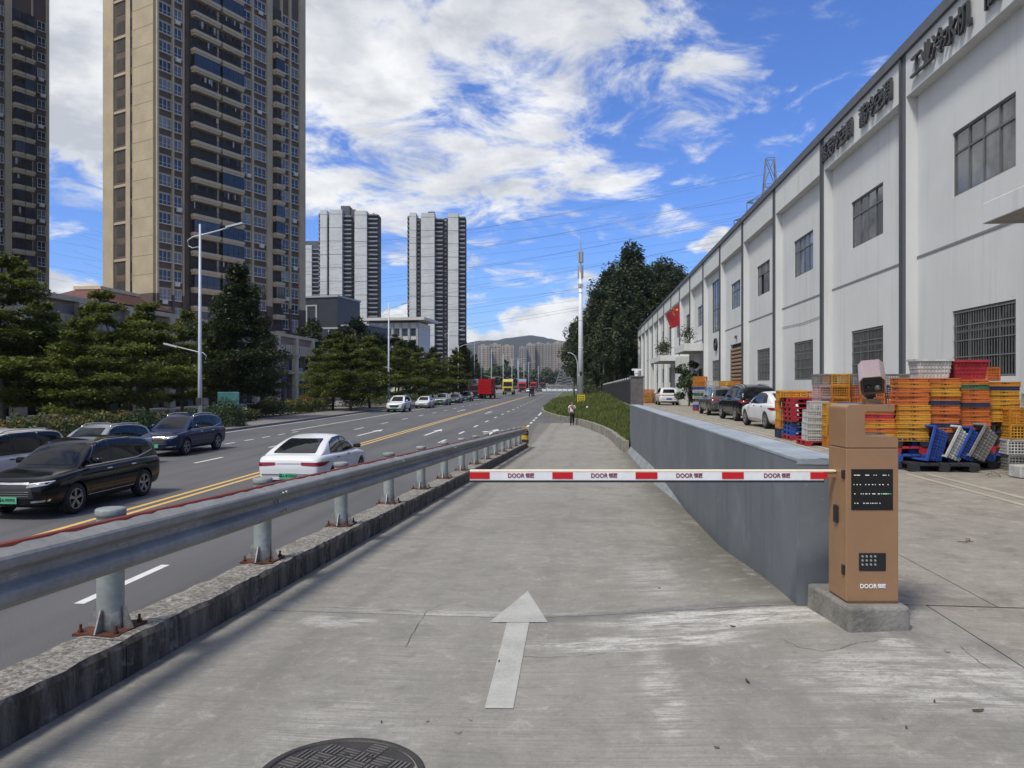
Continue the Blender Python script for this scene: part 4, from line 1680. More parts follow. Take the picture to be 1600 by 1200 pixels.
flag_o = b.build('cloth', MATS['flag_red'], fl, True)
b = MB()
for (i, j, r) in ((3, 2, .15), (5, 1, .06), (6, 2, .06), (6, 3, .06), (5, 4, .06)):
    c = Vector(vs[i * (nz + 1) + j]) + Vector((0, -.03, 0))
    pts = []
    for q in range(10):
        a = pi / 2 + q * pi / 5
        rr_ = r if q % 2 == 0 else r * .42
        pts.append(c + Vector((rr_ * cos(a), 0, rr_ * sin(a))))
    b.add(pts, [tuple(range(10))])
b.build('star', MATS['flag_yellow'], flag_o)
# ================================================================== crates, pallets and tubs in the yard
def plastic(name, col, rough=0.45):
    return mat(name, tuple(q * .9 + .015 for q in col), rough + .08, 0.2, 3.5, bump=0.08, spec=0.35, island=.35)


PL = {'orange': plastic('crate_orange', (0.56, 0.145, 0.022)), 'yellow': plastic('crate_yellow', (0.60, 0.295, 0.022)), 'red': plastic('crate_red', (0.42, 0.022, 0.038)),
      'blue': plastic('crate_blue', (0.022, 0.075, 0.36)), 'navy': plastic('crate_navy', (0.02, 0.032, 0.085)), 'white': plastic('crate_white', (0.56, 0.57, 0.56)),
      'grey': plastic('crate_grey', (0.24, 0.235, 0.225)), 'black': plastic('crate_black', (0.017, 0.02, 0.027), 0.55), 'pink': plastic('crate_pink', (0.50, 0.33, 0.32)),
      'green': plastic('crate_green', (0.03, 0.17, 0.07)), 'lightblue': plastic('crate_lightblue', (0.03, 0.17, 0.52)), 'slot': plastic('slot_dark', (0.012, 0.01, 0.01), 0.8),
      'amber': plastic('crate_amber', (0.58, 0.22, 0.015))}


def folded_crate():
    """flat folded stacking crate .60 x .40 x .13"""
    b = MB()
    b.box(-.29, .29, -.19, .19, 0, .108)
    b.box(-.30, .30, -.20, .20, .104, .132)
    b.box(-.296, .296, -.196, .196, .045, .060)
    b.box(-.298, .298, -.198, .198, .0, .014)
    for x in (-.20, -.10, .10, .20):
        for sy in (-1, 1):
            b.box(x - .006, x + .006, sy * .194 - .003, sy * .194 + .003, .016, .10)
    for sy in (-1, 1):
        b.box(-.028, .028, sy * .1965 - .001, sy * .1965 + .001, .066, .096, 1)
        for x in (-.062, .062):
            b.box(x - .011, x + .011, sy * .1965 - .001, sy * .1965 + .001, .070, .092, 1)
    for sx in (-1, 1):
        b.box(sx * .2965 - .001, sx * .2965 + .001, -.03, .03, .066, .096, 1)
    b.V = [(x, y, z * .667) for x, y, z in b.V]
    return b


def basket(L=.60, W=.42, H=.30, n=10, m=7, rows=5, flare=0.0):
    """open lattice crate"""
    b = MB()
    t_ = .011
    for sy in (-1, 1):
        for i in range(n + 1):
            x = -L / 2 + L * i / n
            tk = .02 if i in (0, n) else .006
            b.box(x - tk, x + tk, sy * W / 2 - t_, sy * W / 2 + t_, 0, H - .03)
        for j in range(rows):
            z = .02 + (H - .07) * j / (rows - 1)
            b.box(-L / 2, L / 2, sy * W / 2 - t_ * .8, sy * W / 2 + t_ * .8, z - .011, z + .011)
    for sx in (-1, 1):
        for i in range(m + 1):
            y = -W / 2 + W * i / m
            tk = .02 if i in (0, m) else .006
            b.box(sx * L / 2 - t_, sx * L / 2 + t_, y - tk, y + tk, .001, H - .031)
        for j in range(rows):
            z = .02 + (H - .07) * j / (rows - 1)
            b.box(sx * L / 2 - t_ * .8, sx * L / 2 + t_ * .8, -W / 2, W / 2, z - .012, z + .010)
    for (x0, x1, y0, y1) in ((-L / 2 - .018, L / 2 + .018, -W / 2 - .018, -W / 2 + .012), (-L / 2 - .018, L / 2 + .018, W / 2 - .012, W / 2 + .018), (-L / 2 - .018, -L / 2 + .012, -W / 2 + .012, W / 2 - .012), (L / 2 - .012, L / 2 + .018, -W / 2 + .012, W / 2 - .012)):
        b.box(x0, x1, y0, y1, H - .035, H)
    b.box(-L / 2 + .012, L / 2 - .012, -W / 2 + .012, W / 2 - .012, .008, .016)
    return b


def pallet(L=1.2, W=1.0, H=.15):
    b = MB()
    for i in range(7):
        x = -L / 2 + L * (i + .08) / 7
        b.box(x, x + L / 7 * .84, -W / 2, W / 2, H - .03, H)
    for sy in (-1, 0, 1):
        b.box(-L / 2, L / 2, sy * (W / 2 - .06) - .06, sy * (W / 2 - .06) + .06, H - .045, H - .031)
        for sx in (-1, 0, 1):
            b.box(sx * (L / 2 - .09) - .09, sx * (L / 2 - .09) + .09, sy * (W / 2 - .062) - .06, sy * (W / 2 - .062) + .06, .02, H - .044)
    for sx in (-1, 0, 1):
        b.box(sx * (L / 2 - .09) - .07, sx * (L / 2 - .09) + .07, -W / 2, W / 2, 0, .021)
    return b


def tub(L=.66, W=.46, H=.38):
    """open tub with sloping ribbed walls and a heavy rim"""
    b = MB()
    fl = .045
    o = [(-L / 2 + fl, -W / 2 + fl), (L / 2 - fl, -W / 2 + fl), (L / 2 - fl, W / 2 - fl), (-L / 2 + fl, W / 2 - fl)]
    u = [(-L / 2, -W / 2), (L / 2, -W / 2), (L / 2, W / 2), (-L / 2, W / 2)]
    k_ = .012
    oi = [(x * .95, y * .94) for x, y in o]
    ui = [(x * .96, y * .95) for x, y in u]
    vs = [(*p, 0) for p in o] + [(*p, H) for p in u] + [(*p, k_) for p in oi] + [(*p, H) for p in ui]
    fs = [(3, 2, 1, 0), (8, 9, 10, 11)]
    for i in range(4):
        j = (i + 1) % 4
        fs += [(i, j, 4 + j, 4 + i), (8 + j, 8 + i, 12 + i, 12 + j), (4 + i, 4 + j, 12 + j, 12 + i)]
    b.add(vs, fs)
    r = .028
    b.box(-L / 2 - r, L / 2 + r, -W / 2 - r, -W / 2 + .004, H - .04, H + .006)
    b.box(-L / 2 - r, L / 2 + r, W / 2 - .004, W / 2 + r, H - .04, H + .006)
    b.box(-L / 2 - r, -L / 2 + .004, -W / 2 + .004, W / 2 - .004, H - .04, H + .005)
    b.box(L / 2 - .004, L / 2 + r, -W / 2 + .004, W / 2 - .004, H - .04, H + .005)
    for i in range(9):
        f = -.4 + .1 * i
        for sy in (-1, 1):
            y0, y1 = sy * (W / 2 - fl), sy * W / 2
            b.add([(f * L - .006, y0, .03), (f * L + .006, y0, .03), (f * L + .006, y1 + sy * .004, H - .05), (f * L - .006, y1 + sy * .004, H - .05), (f * L - .006, y0 + sy * .012, .03), (f * L + .006, y0 + sy * .012, .03), (f * L + .006, y1 + sy * .016, H - .05), (f * L - .006, y1 + sy * .016, H - .05)], [(4, 5, 6, 7), (0, 4, 7, 3), (1, 2, 6, 5), (3, 7, 6, 2)])
    for z in (.12, .20, .28):
        q = fl * (1 - z / H)
        b.box(-L / 2 + q - .012, L / 2 - q + .012, -W / 2 + q - .012, -W / 2 + q - .002, z - .006, z + .006)
        b.box(-L / 2 + q - .012, L / 2 - q + .012, W / 2 - q + .002, W / 2 - q + .012, z - .006, z + .006)
        b.box(-L / 2 + q - .012, -L / 2 + q - .002, -W / 2 + q, W / 2 - q, z - .006, z + .006)
        b.box(L / 2 - q + .002, L / 2 - q + .012, -W / 2 + q, W / 2 - q, z - .006, z + .006)
    return b


KIND = {'folded': (folded_crate, .088, 'folded_crate', 'crate'), 'basket': (basket, .30, 'lattice_crate', 'crate'), 'low': (lambda: basket(H=.17, rows=3), .17, 'shallow_crate', 'crate'),
        'pallet': (pallet, .15, 'plastic_pallet', 'pallet'), 'tub': (tub, .386, 'plastic_tub', 'tub'), 'wide': (lambda: basket(1.0, .6, .30, 14, 8, 5), .30, 'lattice_crate', 'crate')}
CM_ = {}


def crate_me(kind, col):
    if (kind, col) not in CM_:
        b = KIND[kind][0]()
        CM_[(kind, col)] = b.mesh(KIND[kind][2], [PL[col], PL['slot']] if kind == 'folded' else PL[col])
    return CM_[(kind, col)]


ORD = ['bottom', 'second', 'third', 'fourth', 'fifth', 'sixth', 'seventh', 'eighth', 'ninth', 'tenth', 'eleventh', 'twelfth', 'thirteenth', 'fourteenth']
CN = {'navy': 'dark blue', 'lightblue': 'bright blue', 'amber': 'amber yellow', 'pink': 'faded pink'}
KN = {'folded': 'folded crate', 'basket': 'lattice crate', 'low': 'shallow crate', 'pallet': 'plastic pallet', 'tub': 'plastic tub', 'wide': 'wide crate'}


def stack(x, y, items, where, group, rz=0.0, z=None, jit=.02, scale=1.0):
    """items bottom to top: (kind, colour)"""
    zz = z_yard(y) + .004 if z is None else z
    for i, (kind, col) in enumerate(items):
        o = obj(KIND[kind][2], crate_me(kind, col), loc=(x + rnd.uniform(-jit, jit), y + rnd.uniform(-jit, jit), zz), rz=-TH_RAMP + rz + rnd.uniform(-.03, .03))
        o.scale = (scale, scale, scale)
        pos = 'top' if (i == len(items) - 1 and len(items) > 1) else ORD[i]
        if len(items) == 1:
            lab = f"{CN.get(col, col)} {KN[kind]} {where}"
        elif pos in ('top', 'bottom'):
            lab = f"{CN.get(col, col)} {KN[kind]}, {pos} of the {where}"
        else:
            lab = f"{CN.get(col, col)} {KN[kind]}, {pos} up in the {where}"
        tag(o, lab, KIND[kind][3], group)
        zz += (KIND[kind][1] + .001) * scale
    return zz


def PX(p, y):
    return (p - 800) / 1150 * y


G1 = 'crates stacked beside the barrier cabinet'
F = lambda *c: [('folded', q) for q in c]
# pallets that carry the front stacks
yf = 15.0
stack(PX(1428, yf), yf, [('pallet', 'navy'), ('pallet', 'blue'), ('pallet', 'red'), ('pallet', 'black')], 'pallet pile under the yellow and orange stacks', G1, jit=.015)
stack(PX(1528, yf + .2), yf + .2, [('pallet', 'black'), ('pallet', 'blue'), ('pallet', 'red'), ('pallet', 'black'), ('pallet', 'navy'), ('pallet', 'black')], 'tall pallet pile behind the tubs', G1, jit=.015)
zt = z_yard(yf) + .61
zt2 = z_yard(yf) + .915
stack(PX(1365, yf), yf - .1, F('yellow', 'yellow', 'yellow', 'orange', 'yellow', 'orange', 'red', 'orange', 'orange'), 'stack seen through the cabinet notch', G1, z=z_yard(yf) + .46)
stack(PX(1409, yf), yf - .3, F('yellow', 'yellow', 'yellow', 'yellow', 'yellow', 'yellow', 'amber', 'yellow', 'orange', 'orange', 'orange', 'orange', 'amber', 'orange'), 'stack just right of the cabinet', G1, z=zt - .05)
stack(PX(1456, yf), yf - .28, F('amber', 'navy', 'orange', 'navy', 'orange', 'orange', 'orange', 'orange', 'navy', 'orange', 'yellow', 'yellow', 'amber', 'orange'), 'second stack right of the cabinet', G1, z=zt - .05)
stack(PX(1504, yf), yf - .22, F('orange', 'orange', 'orange', 'orange', 'orange', 'navy', 'orange', 'orange', 'orange', 'green', 'orange'), 'stack under the red tub', G1, z=zt + .18)
stack(PX(1553, yf), yf - .15, F('yellow', 'yellow', 'yellow', 'yellow', 'yellow', 'yellow', 'yellow', 'navy', 'amber'), 'yellow stack left of the frame edge', G1, z=zt2 + .02)
for p_, col_, de in ((1378, 'amber', 'stack'), (1432, 'orange', 'x'),):
    pass
stack(PX(1432, 15.6), 15.75, F('orange', 'yellow', 'orange', 'orange', 'amber', 'orange', 'orange', 'yellow', 'orange', 'orange', 'amber', 'orange', 'yellow', 'orange'), 'row standing behind the front stacks', G1, z=zt - .05)
stack(PX(1480, 15.6), 15.75, F('orange', 'yellow', 'orange', 'amber', 'orange', 'orange', 'yellow', 'orange', 'amber', 'orange', 'orange', 'yellow', 'orange', 'amber'), 'back stack below the white tub', G1, z=zt - .05)
# tubs on top
zz = zt - .05 + 14 * .089
for p_, col_, de, dz in ((1448, 'white', 'standing on top of the orange stacks', .0), (1503, 'red', 'standing on top of the stacks beside the white one', -.02)):
    o = obj('plastic_tub', crate_me('tub', col_), loc=(PX(p_, yf), yf - .1, zz + dz), rz=-TH_RAMP + rnd.uniform(-.05, .05))
    tag(o, f'{col_} plastic tub {de}', 'tub', 'plastic tubs')
stack(PX(1536, 16.0), 16.1, [('basket', 'orange')], 'behind the red tub on the stacks', G1, z=zz - .05)
# loose black pallet with tipped tubs
yp = 14.15
stack(PX(1478, yp), yp + .45, [('pallet', 'black')], 'lying on the yard under the tipped tubs', G1, jit=0, scale=1.06)
zp = z_yard(yp) + .17
for x_, col_, sz, ry, rz_, de in ((1477, 'blue', 1.0, -74, 10, 'blue plastic tub tipped on its side with its mouth to the left'), (1511, 'white', .95, -62, 6, 'whitish plastic tub leaning between the blue tubs'), (1531, 'blue', .92, -62, 4, 'narrow blue plastic tub leaning against the grey one'), (1551, 'grey', 1.0, -60, 4, 'dark grey plastic tub leaning rightmost on the black pallet')):
    o = obj('plastic_tub', crate_me('tub', col_))
    M = Matrix.Translation((PX(x_, yp + .1), yp + .35, 0)) @ Matrix.Rotation(radians(rz_), 4, 'Z') @ Matrix.Rotation(radians(ry), 4, 'Y') @ Matrix.Scale(sz, 4)
    zmin = min((M @ v.co).z for v in o.data.vertices)
    o.matrix_world = Matrix.Translation((0, 0, zp - zmin + .002)) @ M
    tag(o, de, 'tub', 'plastic tubs')
# right edge of the frame
stack(PX(1592, 14.6), 14.6, [('basket', 'grey'), ('basket', 'white'), ('basket', 'yellow'), ('basket', 'amber')], 'pile cut by the right frame edge', G1)
stack(PX(1630, 14.9), 14.9, [('basket', 'grey'), ('basket', 'white'), ('basket', 'yellow'), ('basket', 'yellow'), ('basket', 'white')], 'pile just outside the right frame edge', G1)
b = MB()
b.box(-.22, .22, -.16, .16, 0, .22)
o = b.build('foam_box', PL['white'], None, bevel=.02)
o.location = (PX(1604, 13.2), 13.2, z_yard(13) + .004)
tag(o, 'small white foam box at the right frame edge', 'box')
# tangle of twine and scraps
b = MB()
c = Vector((PX(1578, 13.5), 13.5, z_yard(13.5)))
r9 = random.Random(9)
for q in range(14):
    pts = []
    a = r9.uniform(0, 6.3)
    p = c + Vector((r9.uniform(-.28, .28), r9.uniform(-.2, .2), .02))
    for i in range(7):
        a += r9.uniform(-.9, .9)
        p = p + Vector((cos(a) * .07, sin(a) * .05, 0))
        p.z = c.z + .012 + r9.uniform(0, .05)
        pts.append(p.copy())
    b.path(pts, .006, 4)
tag(b.build('scrap_heap', mat('scrap', (0.30, 0.28, 0.25), 0.85, 0.4, 12), None, True), 'tangle of pale twine and scraps on the ground beside the pallet', 'litter')

G2 = 'crates and pallets behind the blue-grey wall'
y2 = 23.6
stack(PX(1233, y2), y2 + .35, [('basket', 'navy')] + [('basket', 'amber'), ('basket', 'yellow'), ('basket', 'amber'), ('basket', 'amber')], 'amber column beside the parked white saloon', G2, rz=1.57)
stack(PX(1259, y2 - .6), y2 - .6, [('pallet', 'red'), ('pallet', 'blue'), ('pallet', 'blue'), ('pallet', 'navy'), ('pallet', 'red'), ('pallet', 'red'), ('pallet', 'red'), ('pallet', 'red'), ('pallet', 'red')], 'pallet pile left of the cabinet', G2, scale=.96)
zt3 = z_yard(y2) + 9 * .145
stack(PX(1238, y2 - .3), y2 - .2, [('low', 'yellow')], 'lying on the left of the red pallet pile', G2, z=zt3 + .01, scale=1.3)
stack(PX(1266, y2 - .3), y2 - .2, [('low', 'amber')], 'lying on the right of the red pallet pile', G2, z=zt3 + .01, scale=1.2)
y3 = 20.9
stack(PX(1282, y3), y3, [('pallet', 'red')], 'dark and low under the white crate stacks', G2, scale=.9)
z3 = z_yard(y3) + .14
stack(PX(1268, y3), y3 - .1, [('low', 'white'), ('low', 'white'), ('low', 'white'), ('low', 'white'), ('low', 'white')], 'white stack beside the blue-grey wall', G2, z=z3, rz=1.5)
stack(PX(1288, y3), y3 - .1, [('low', 'white'), ('low', 'pink'), ('low', 'pink'), ('low', 'white')], 'pinkish stack at the cabinet edge', G2, z=z3, rz=1.5)
stack(PX(1276, y3), y3 - .1, [('basket', 'white')], 'small one on the white stacks', G2, z=z3 + .86, scale=.8)
stack(PX(1292, y3), y3 + .1, [('basket', 'blue')], 'on the pinkish white stack', G2, z=z3 + .70, scale=.8)
y4 = 19.0
stack(PX(1306, y4 + 1.2), y4 + 1.2, [('basket', 'amber'), ('basket', 'yellow'), ('basket', 'yellow'), ('basket', 'yellow')], 'yellow pile directly behind the cabinet', G2)
stack(PX(1340, y4 + 1.2), y4 + 1.2, [('basket', 'amber'), ('basket', 'navy'), ('basket', 'yellow'), ('basket', 'yellow')], 'amber pile behind the cabinet notch', G2)
y5 = 21.6
cols = [(1290, ['grey', 'yellow', 'amber', 'pink', 'pink', 'grey']), (1306, ['yellow', 'orange', 'amber', 'amber', 'amber', 'yellow']), (1322, ['yellow', 'yellow', 'amber', 'yellow', 'blue', 'white']), (1340, ['orange', 'orange', 'orange', 'orange', 'orange', 'grey']), (1356, ['orange', 'amber', 'orange', 'orange', 'orange', 'yellow']), (1400, ['orange', 'orange', 'amber', 'orange', 'navy', 'grey'])]
nm5 = ['greyish back pile by the pilaster stripe', 'yellow topped back pile', 'white topped back pile with a blue crate', 'orange back pile left of the camera head', 'orange back pile under the camera head', 'back pile right of the camera head']
for (p_, cs), nn in zip(cols, nm5):
    stack(PX(p_, y5), y5 + rnd.uniform(-.1, .1), [('basket', c_) for c_ in cs], nn, G2, rz=1.57 if p_ < 1330 else 0, scale=1.12 if p_ != 1340 else 1.12)
stack(PX(1343, 18.0), 18.2, [('basket', 'blue'), ('basket', 'blue'), ('basket', 'blue'), ('basket', 'lightblue')], 'bright blue pile behind the cabinet top', G2, scale=1.03)

G3 = 'crates behind the parked cars'
y6 = 53.0
cs = [['red', 'blue', 'white', 'navy', 'white', 'green', 'white', 'blue', 'amber', 'amber'], ['blue', 'blue', 'white', 'white', 'navy', 'blue', 'blue', 'blue', 'orange', 'orange']]
for i, c_ in enumerate(cs):
    stack(PX(1092 + 10 * i, y6), y6 + 1.0 * i, [('low', q) for q in c_[:-2]] + [('basket', q) for q in c_[-2:]], ['mixed tower left of the grey parked car', 'blue tower behind the grey parked car'][i], G3, scale=1.25)
for i, (p_, c_) in enumerate(((1113, 'white'), (1124, 'yellow'), (1136, 'yellow'), (1147, 'amber'), (1156, 'orange'))):
    stack(PX(p_, 50), 50.0, [('wide', 'grey'), ('wide', 'navy'), ('wide', 'amber'), ('wide', 'grey'), ('wide', 'amber'), ('wide', c_), ('wide', c_)], ['white topped pile above the grey car roof', 'yellow topped pile above the grey car roof', 'yellow topped pile between the dark car roofs', 'amber topped pile above the black car roof', 'orange topped pile in front of the shutter'][i], G3, scale=.56 if False else 1.0, rz=1.57)
y7 = 80.0
for i in range(3):
    stack(PX(1011 + 5 * i, y7), y7 + .5 * i, [('wide', q) for q in (['amber', 'yellow', 'amber', 'yellow', 'orange'][:5 - (i == 2)])], ['far yellow pile nearest the fence pillar', 'middle far yellow pile', 'lower far yellow pile touching the white car'][i], 'far crates beside the white parked car')
# ================================================================== vehicles
def paint(name, col, metal=0.0, rough=0.25, coat=0.3, spec=0.3):
    m = bpy.data.materials.new(name)
    m.use_nodes = True
    t = NT(m.node_tree)
    out = t.n('ShaderNodeOutputMaterial')
    b = t.n('ShaderNodeBsdfPrincipled')
    t.put(out.inputs[0], b.outputs[0])
    co = t.n('ShaderNodeTexCoord').outputs['Object']
    z = t.sep(co)[2]
    dirt = t.m('MULTIPLY', t.ss(z, 0.65, 0.2), t.ss(t.noise(co, 6, 5, 0.65), 0.35, 0.7))
    c = t.mix(t.m('MULTIPLY', dirt, 0.18), col, (0.10, 0.095, 0.085))
    t.put(b.inputs['Base Color'], c)
    t.put(b.inputs['Roughness'], t.m('ADD', rough, t.m('MULTIPLY', dirt, 0.2)))
    b.inputs['Metallic'].default_value = metal
    b.inputs['Coat Weight'].default_value = coat
    b.inputs['Specular IOR Level'].default_value = spec
    b.inputs['Coat Roughness'].default_value = 0.03
    MATS[name] = m
    return m


CP = {'black': paint('paint_black', (0.003, 0.004, 0.006), 0.0, 0.12, 0.08, 0.28), 'navy': paint('paint_navy', (0.004, 0.012, 0.050), 0.0, 0.15, 0.15, 0.3), 'white': paint('paint_carwhite', (0.62, 0.63, 0.64)), 'silver': paint('paint_silver', (0.30, 0.31, 0.32), 0.6),
      'beige': paint('paint_beige', (0.58, 0.52, 0.45), 0.0), 'grey': paint('paint_grey', (0.10, 0.105, 0.115), 0.5), 'slate': paint('paint_slate', (0.05, 0.06, 0.072), 0.4), 'red': paint('paint_red', (0.40, 0.012, 0.014)), 'yellow': paint('paint_truckyellow', (0.55, 0.42, 0.05)), 'maroon': paint('paint_maroon', (0.09, 0.022, 0.05))}
mat('car_glass', (0.006, 0.008, 0.011), 0.04, 0.1, spec=0.28)
mat('chrome', (0.62, 0.63, 0.65), 0.18, 0.05, metal=0.9)
mat('car_black', (0.014, 0.014, 0.015), 0.5, 0.1)
mat('tyre', (0.018, 0.018, 0.018), 0.85, 0.2, 8)
mat('rim_alloy', (0.34, 0.345, 0.35), 0.35, 0.1, metal=0.6)
mat('tail_red', (0.22, 0.006, 0.012), 0.12, 0.1, spec=0.6)
mat('headlamp', (0.30, 0.32, 0.34), 0.1, 0.2, spec=0.7)
mat('lamp_white', (0.75, 0.76, 0.78), 0.2, 0.05)
mat('plate_green', (0.10, 0.42, 0.24), 0.5, 0.05)
mat('plate_blue', (0.02, 0.06, 0.30), 0.5, 0.05)
mat('plate_text', (0.01, 0.02, 0.015), 0.6, 0.05)
mat('badge_white', (0.7, 0.71, 0.72), 0.3, 0.05)


def lerp_tab(tab, y):
    for (a, u), (b_, v) in zip(tab[:-1], tab[1:]):
        if a <= y <= b_:
            return u + (v - u) * (y - a) / (b_ - a)
    return tab[0][1] if y < tab[0][0] else tab[-1][1]


SHAPES = {
    'suv': dict(L=4.80, W=1.93, wb=2.80, r=.365, zb=.23,
                top=[(-2.4, .74), (-2.36, .95), (-2.2, 1.08), (-1.4, 1.10), (0, 1.07), (.9, 1.07), (1.3, 1.05), (1.9, .99), (2.2, .92), (2.34, .82), (2.4, .66)],
                hw=[(-2.4, .80), (-2.34, .90), (-2.15, .965), (-1.6, 1.0), (-.6, .985), (.6, .985), (1.5, 1.0), (2.0, .965), (2.25, .88), (2.35, .80), (2.4, .70)],
                gh=[(-2.28, 1.04), (-2.12, 1.42), (-1.95, 1.575), (-1.5, 1.655), (-.9, 1.70), (-.2, 1.71), (.2, 1.67), (.5, 1.55), (.85, 1.31), (1.17, 1.05)], rw=.70,
                side=[[(-.06, 1.11), (.86, 1.12), (.34, 1.56), (-.06, 1.615)], [(-1.12, 1.13), (-.14, 1.11), (-.14, 1.62), (-1.06, 1.61)], [(-1.95, 1.27), (-1.20, 1.14), (-1.14, 1.60), (-1.60, 1.55), (-1.86, 1.44)]],
                ws=[(-.62, 1.12), (.62, 1.12), (.50, 1.60), (-.50, 1.60)], rg=[(-.58, 1.17), (.58, 1.17), (.50, 1.52), (-.50, 1.52)]),
    'sedan': dict(L=4.76, W=1.88, wb=2.75, r=.335, zb=.19,
                  top=[(-2.38, .66), (-2.34, .93), (-2.2, 1.015), (-1.9, 1.04), (-1.2, 1.02), (0, .965), (.9, .955), (1.3, .93), (1.9, .84), (2.2, .74), (2.32, .65), (2.38, .54)],
                  hw=[(-2.38, .78), (-2.32, .89), (-2.1, .96), (-1.5, 1.0), (-.6, .985), (.6, .985), (1.45, 1.0), (1.95, .955), (2.2, .86), (2.32, .76), (2.38, .64)],
                  gh=[(-2.02, 1.02), (-1.7, 1.15), (-1.3, 1.30), (-.85, 1.42), (-.35, 1.475), (.05, 1.475), (.35, 1.42), (.7, 1.25), (1.0, 1.07), (1.22, .94)], rw=.66,
                  side=[[(-.10, .995), (.86, 1.005), (.36, 1.33), (.05, 1.39), (-.10, 1.395)], [(-1.32, 1.05), (-.18, 1.0), (-.18, 1.395), (-.62, 1.375), (-1.05, 1.28)]],
                  ws=[(-.62, 1.0), (.62, 1.0), (.50, 1.39), (-.50, 1.39)], rg=[(-.60, 1.065), (.60, 1.065), (.49, 1.40), (-.49, 1.40)]),
    'van': dict(L=4.70, W=1.86, wb=2.75, r=.34, zb=.22,
                top=[(-2.35, .74), (-2.31, .98), (-2.2, 1.06), (-1.4, 1.07), (0, 1.05), (.9, 1.05), (1.4, 1.02), (1.9, .95), (2.15, .88), (2.29, .78), (2.35, .62)],
                hw=[(-2.35, .84), (-2.3, .93), (-2.1, .98), (-1.6, 1.0), (-.6, .99), (.6, .99), (1.5, 1.0), (1.95, .96), (2.2, .88), (2.3, .80), (2.35, .7)],
                gh=[(-2.29, 1.02), (-2.22, 1.45), (-2.08, 1.64), (-1.7, 1.69), (-.9, 1.72), (-.1, 1.72), (.35, 1.68), (.7, 1.52), (1.1, 1.25), (1.42, 1.02)], rw=.76,
                side=[[(.02, 1.10), (1.06, 1.11), (.52, 1.56), (.02, 1.62)], [(-1.05, 1.10), (-.06, 1.10), (-.06, 1.63), (-1.02, 1.63)], [(-2.0, 1.13), (-1.13, 1.10), (-1.10, 1.63), (-1.88, 1.60), (-2.02, 1.5)]],
                ws=[(-.62, 1.10), (.62, 1.10), (.54, 1.62), (-.54, 1.62)], rg=[(-.62, 1.13), (.62, 1.13), (.56, 1.56), (-.56, 1.56)]),
}


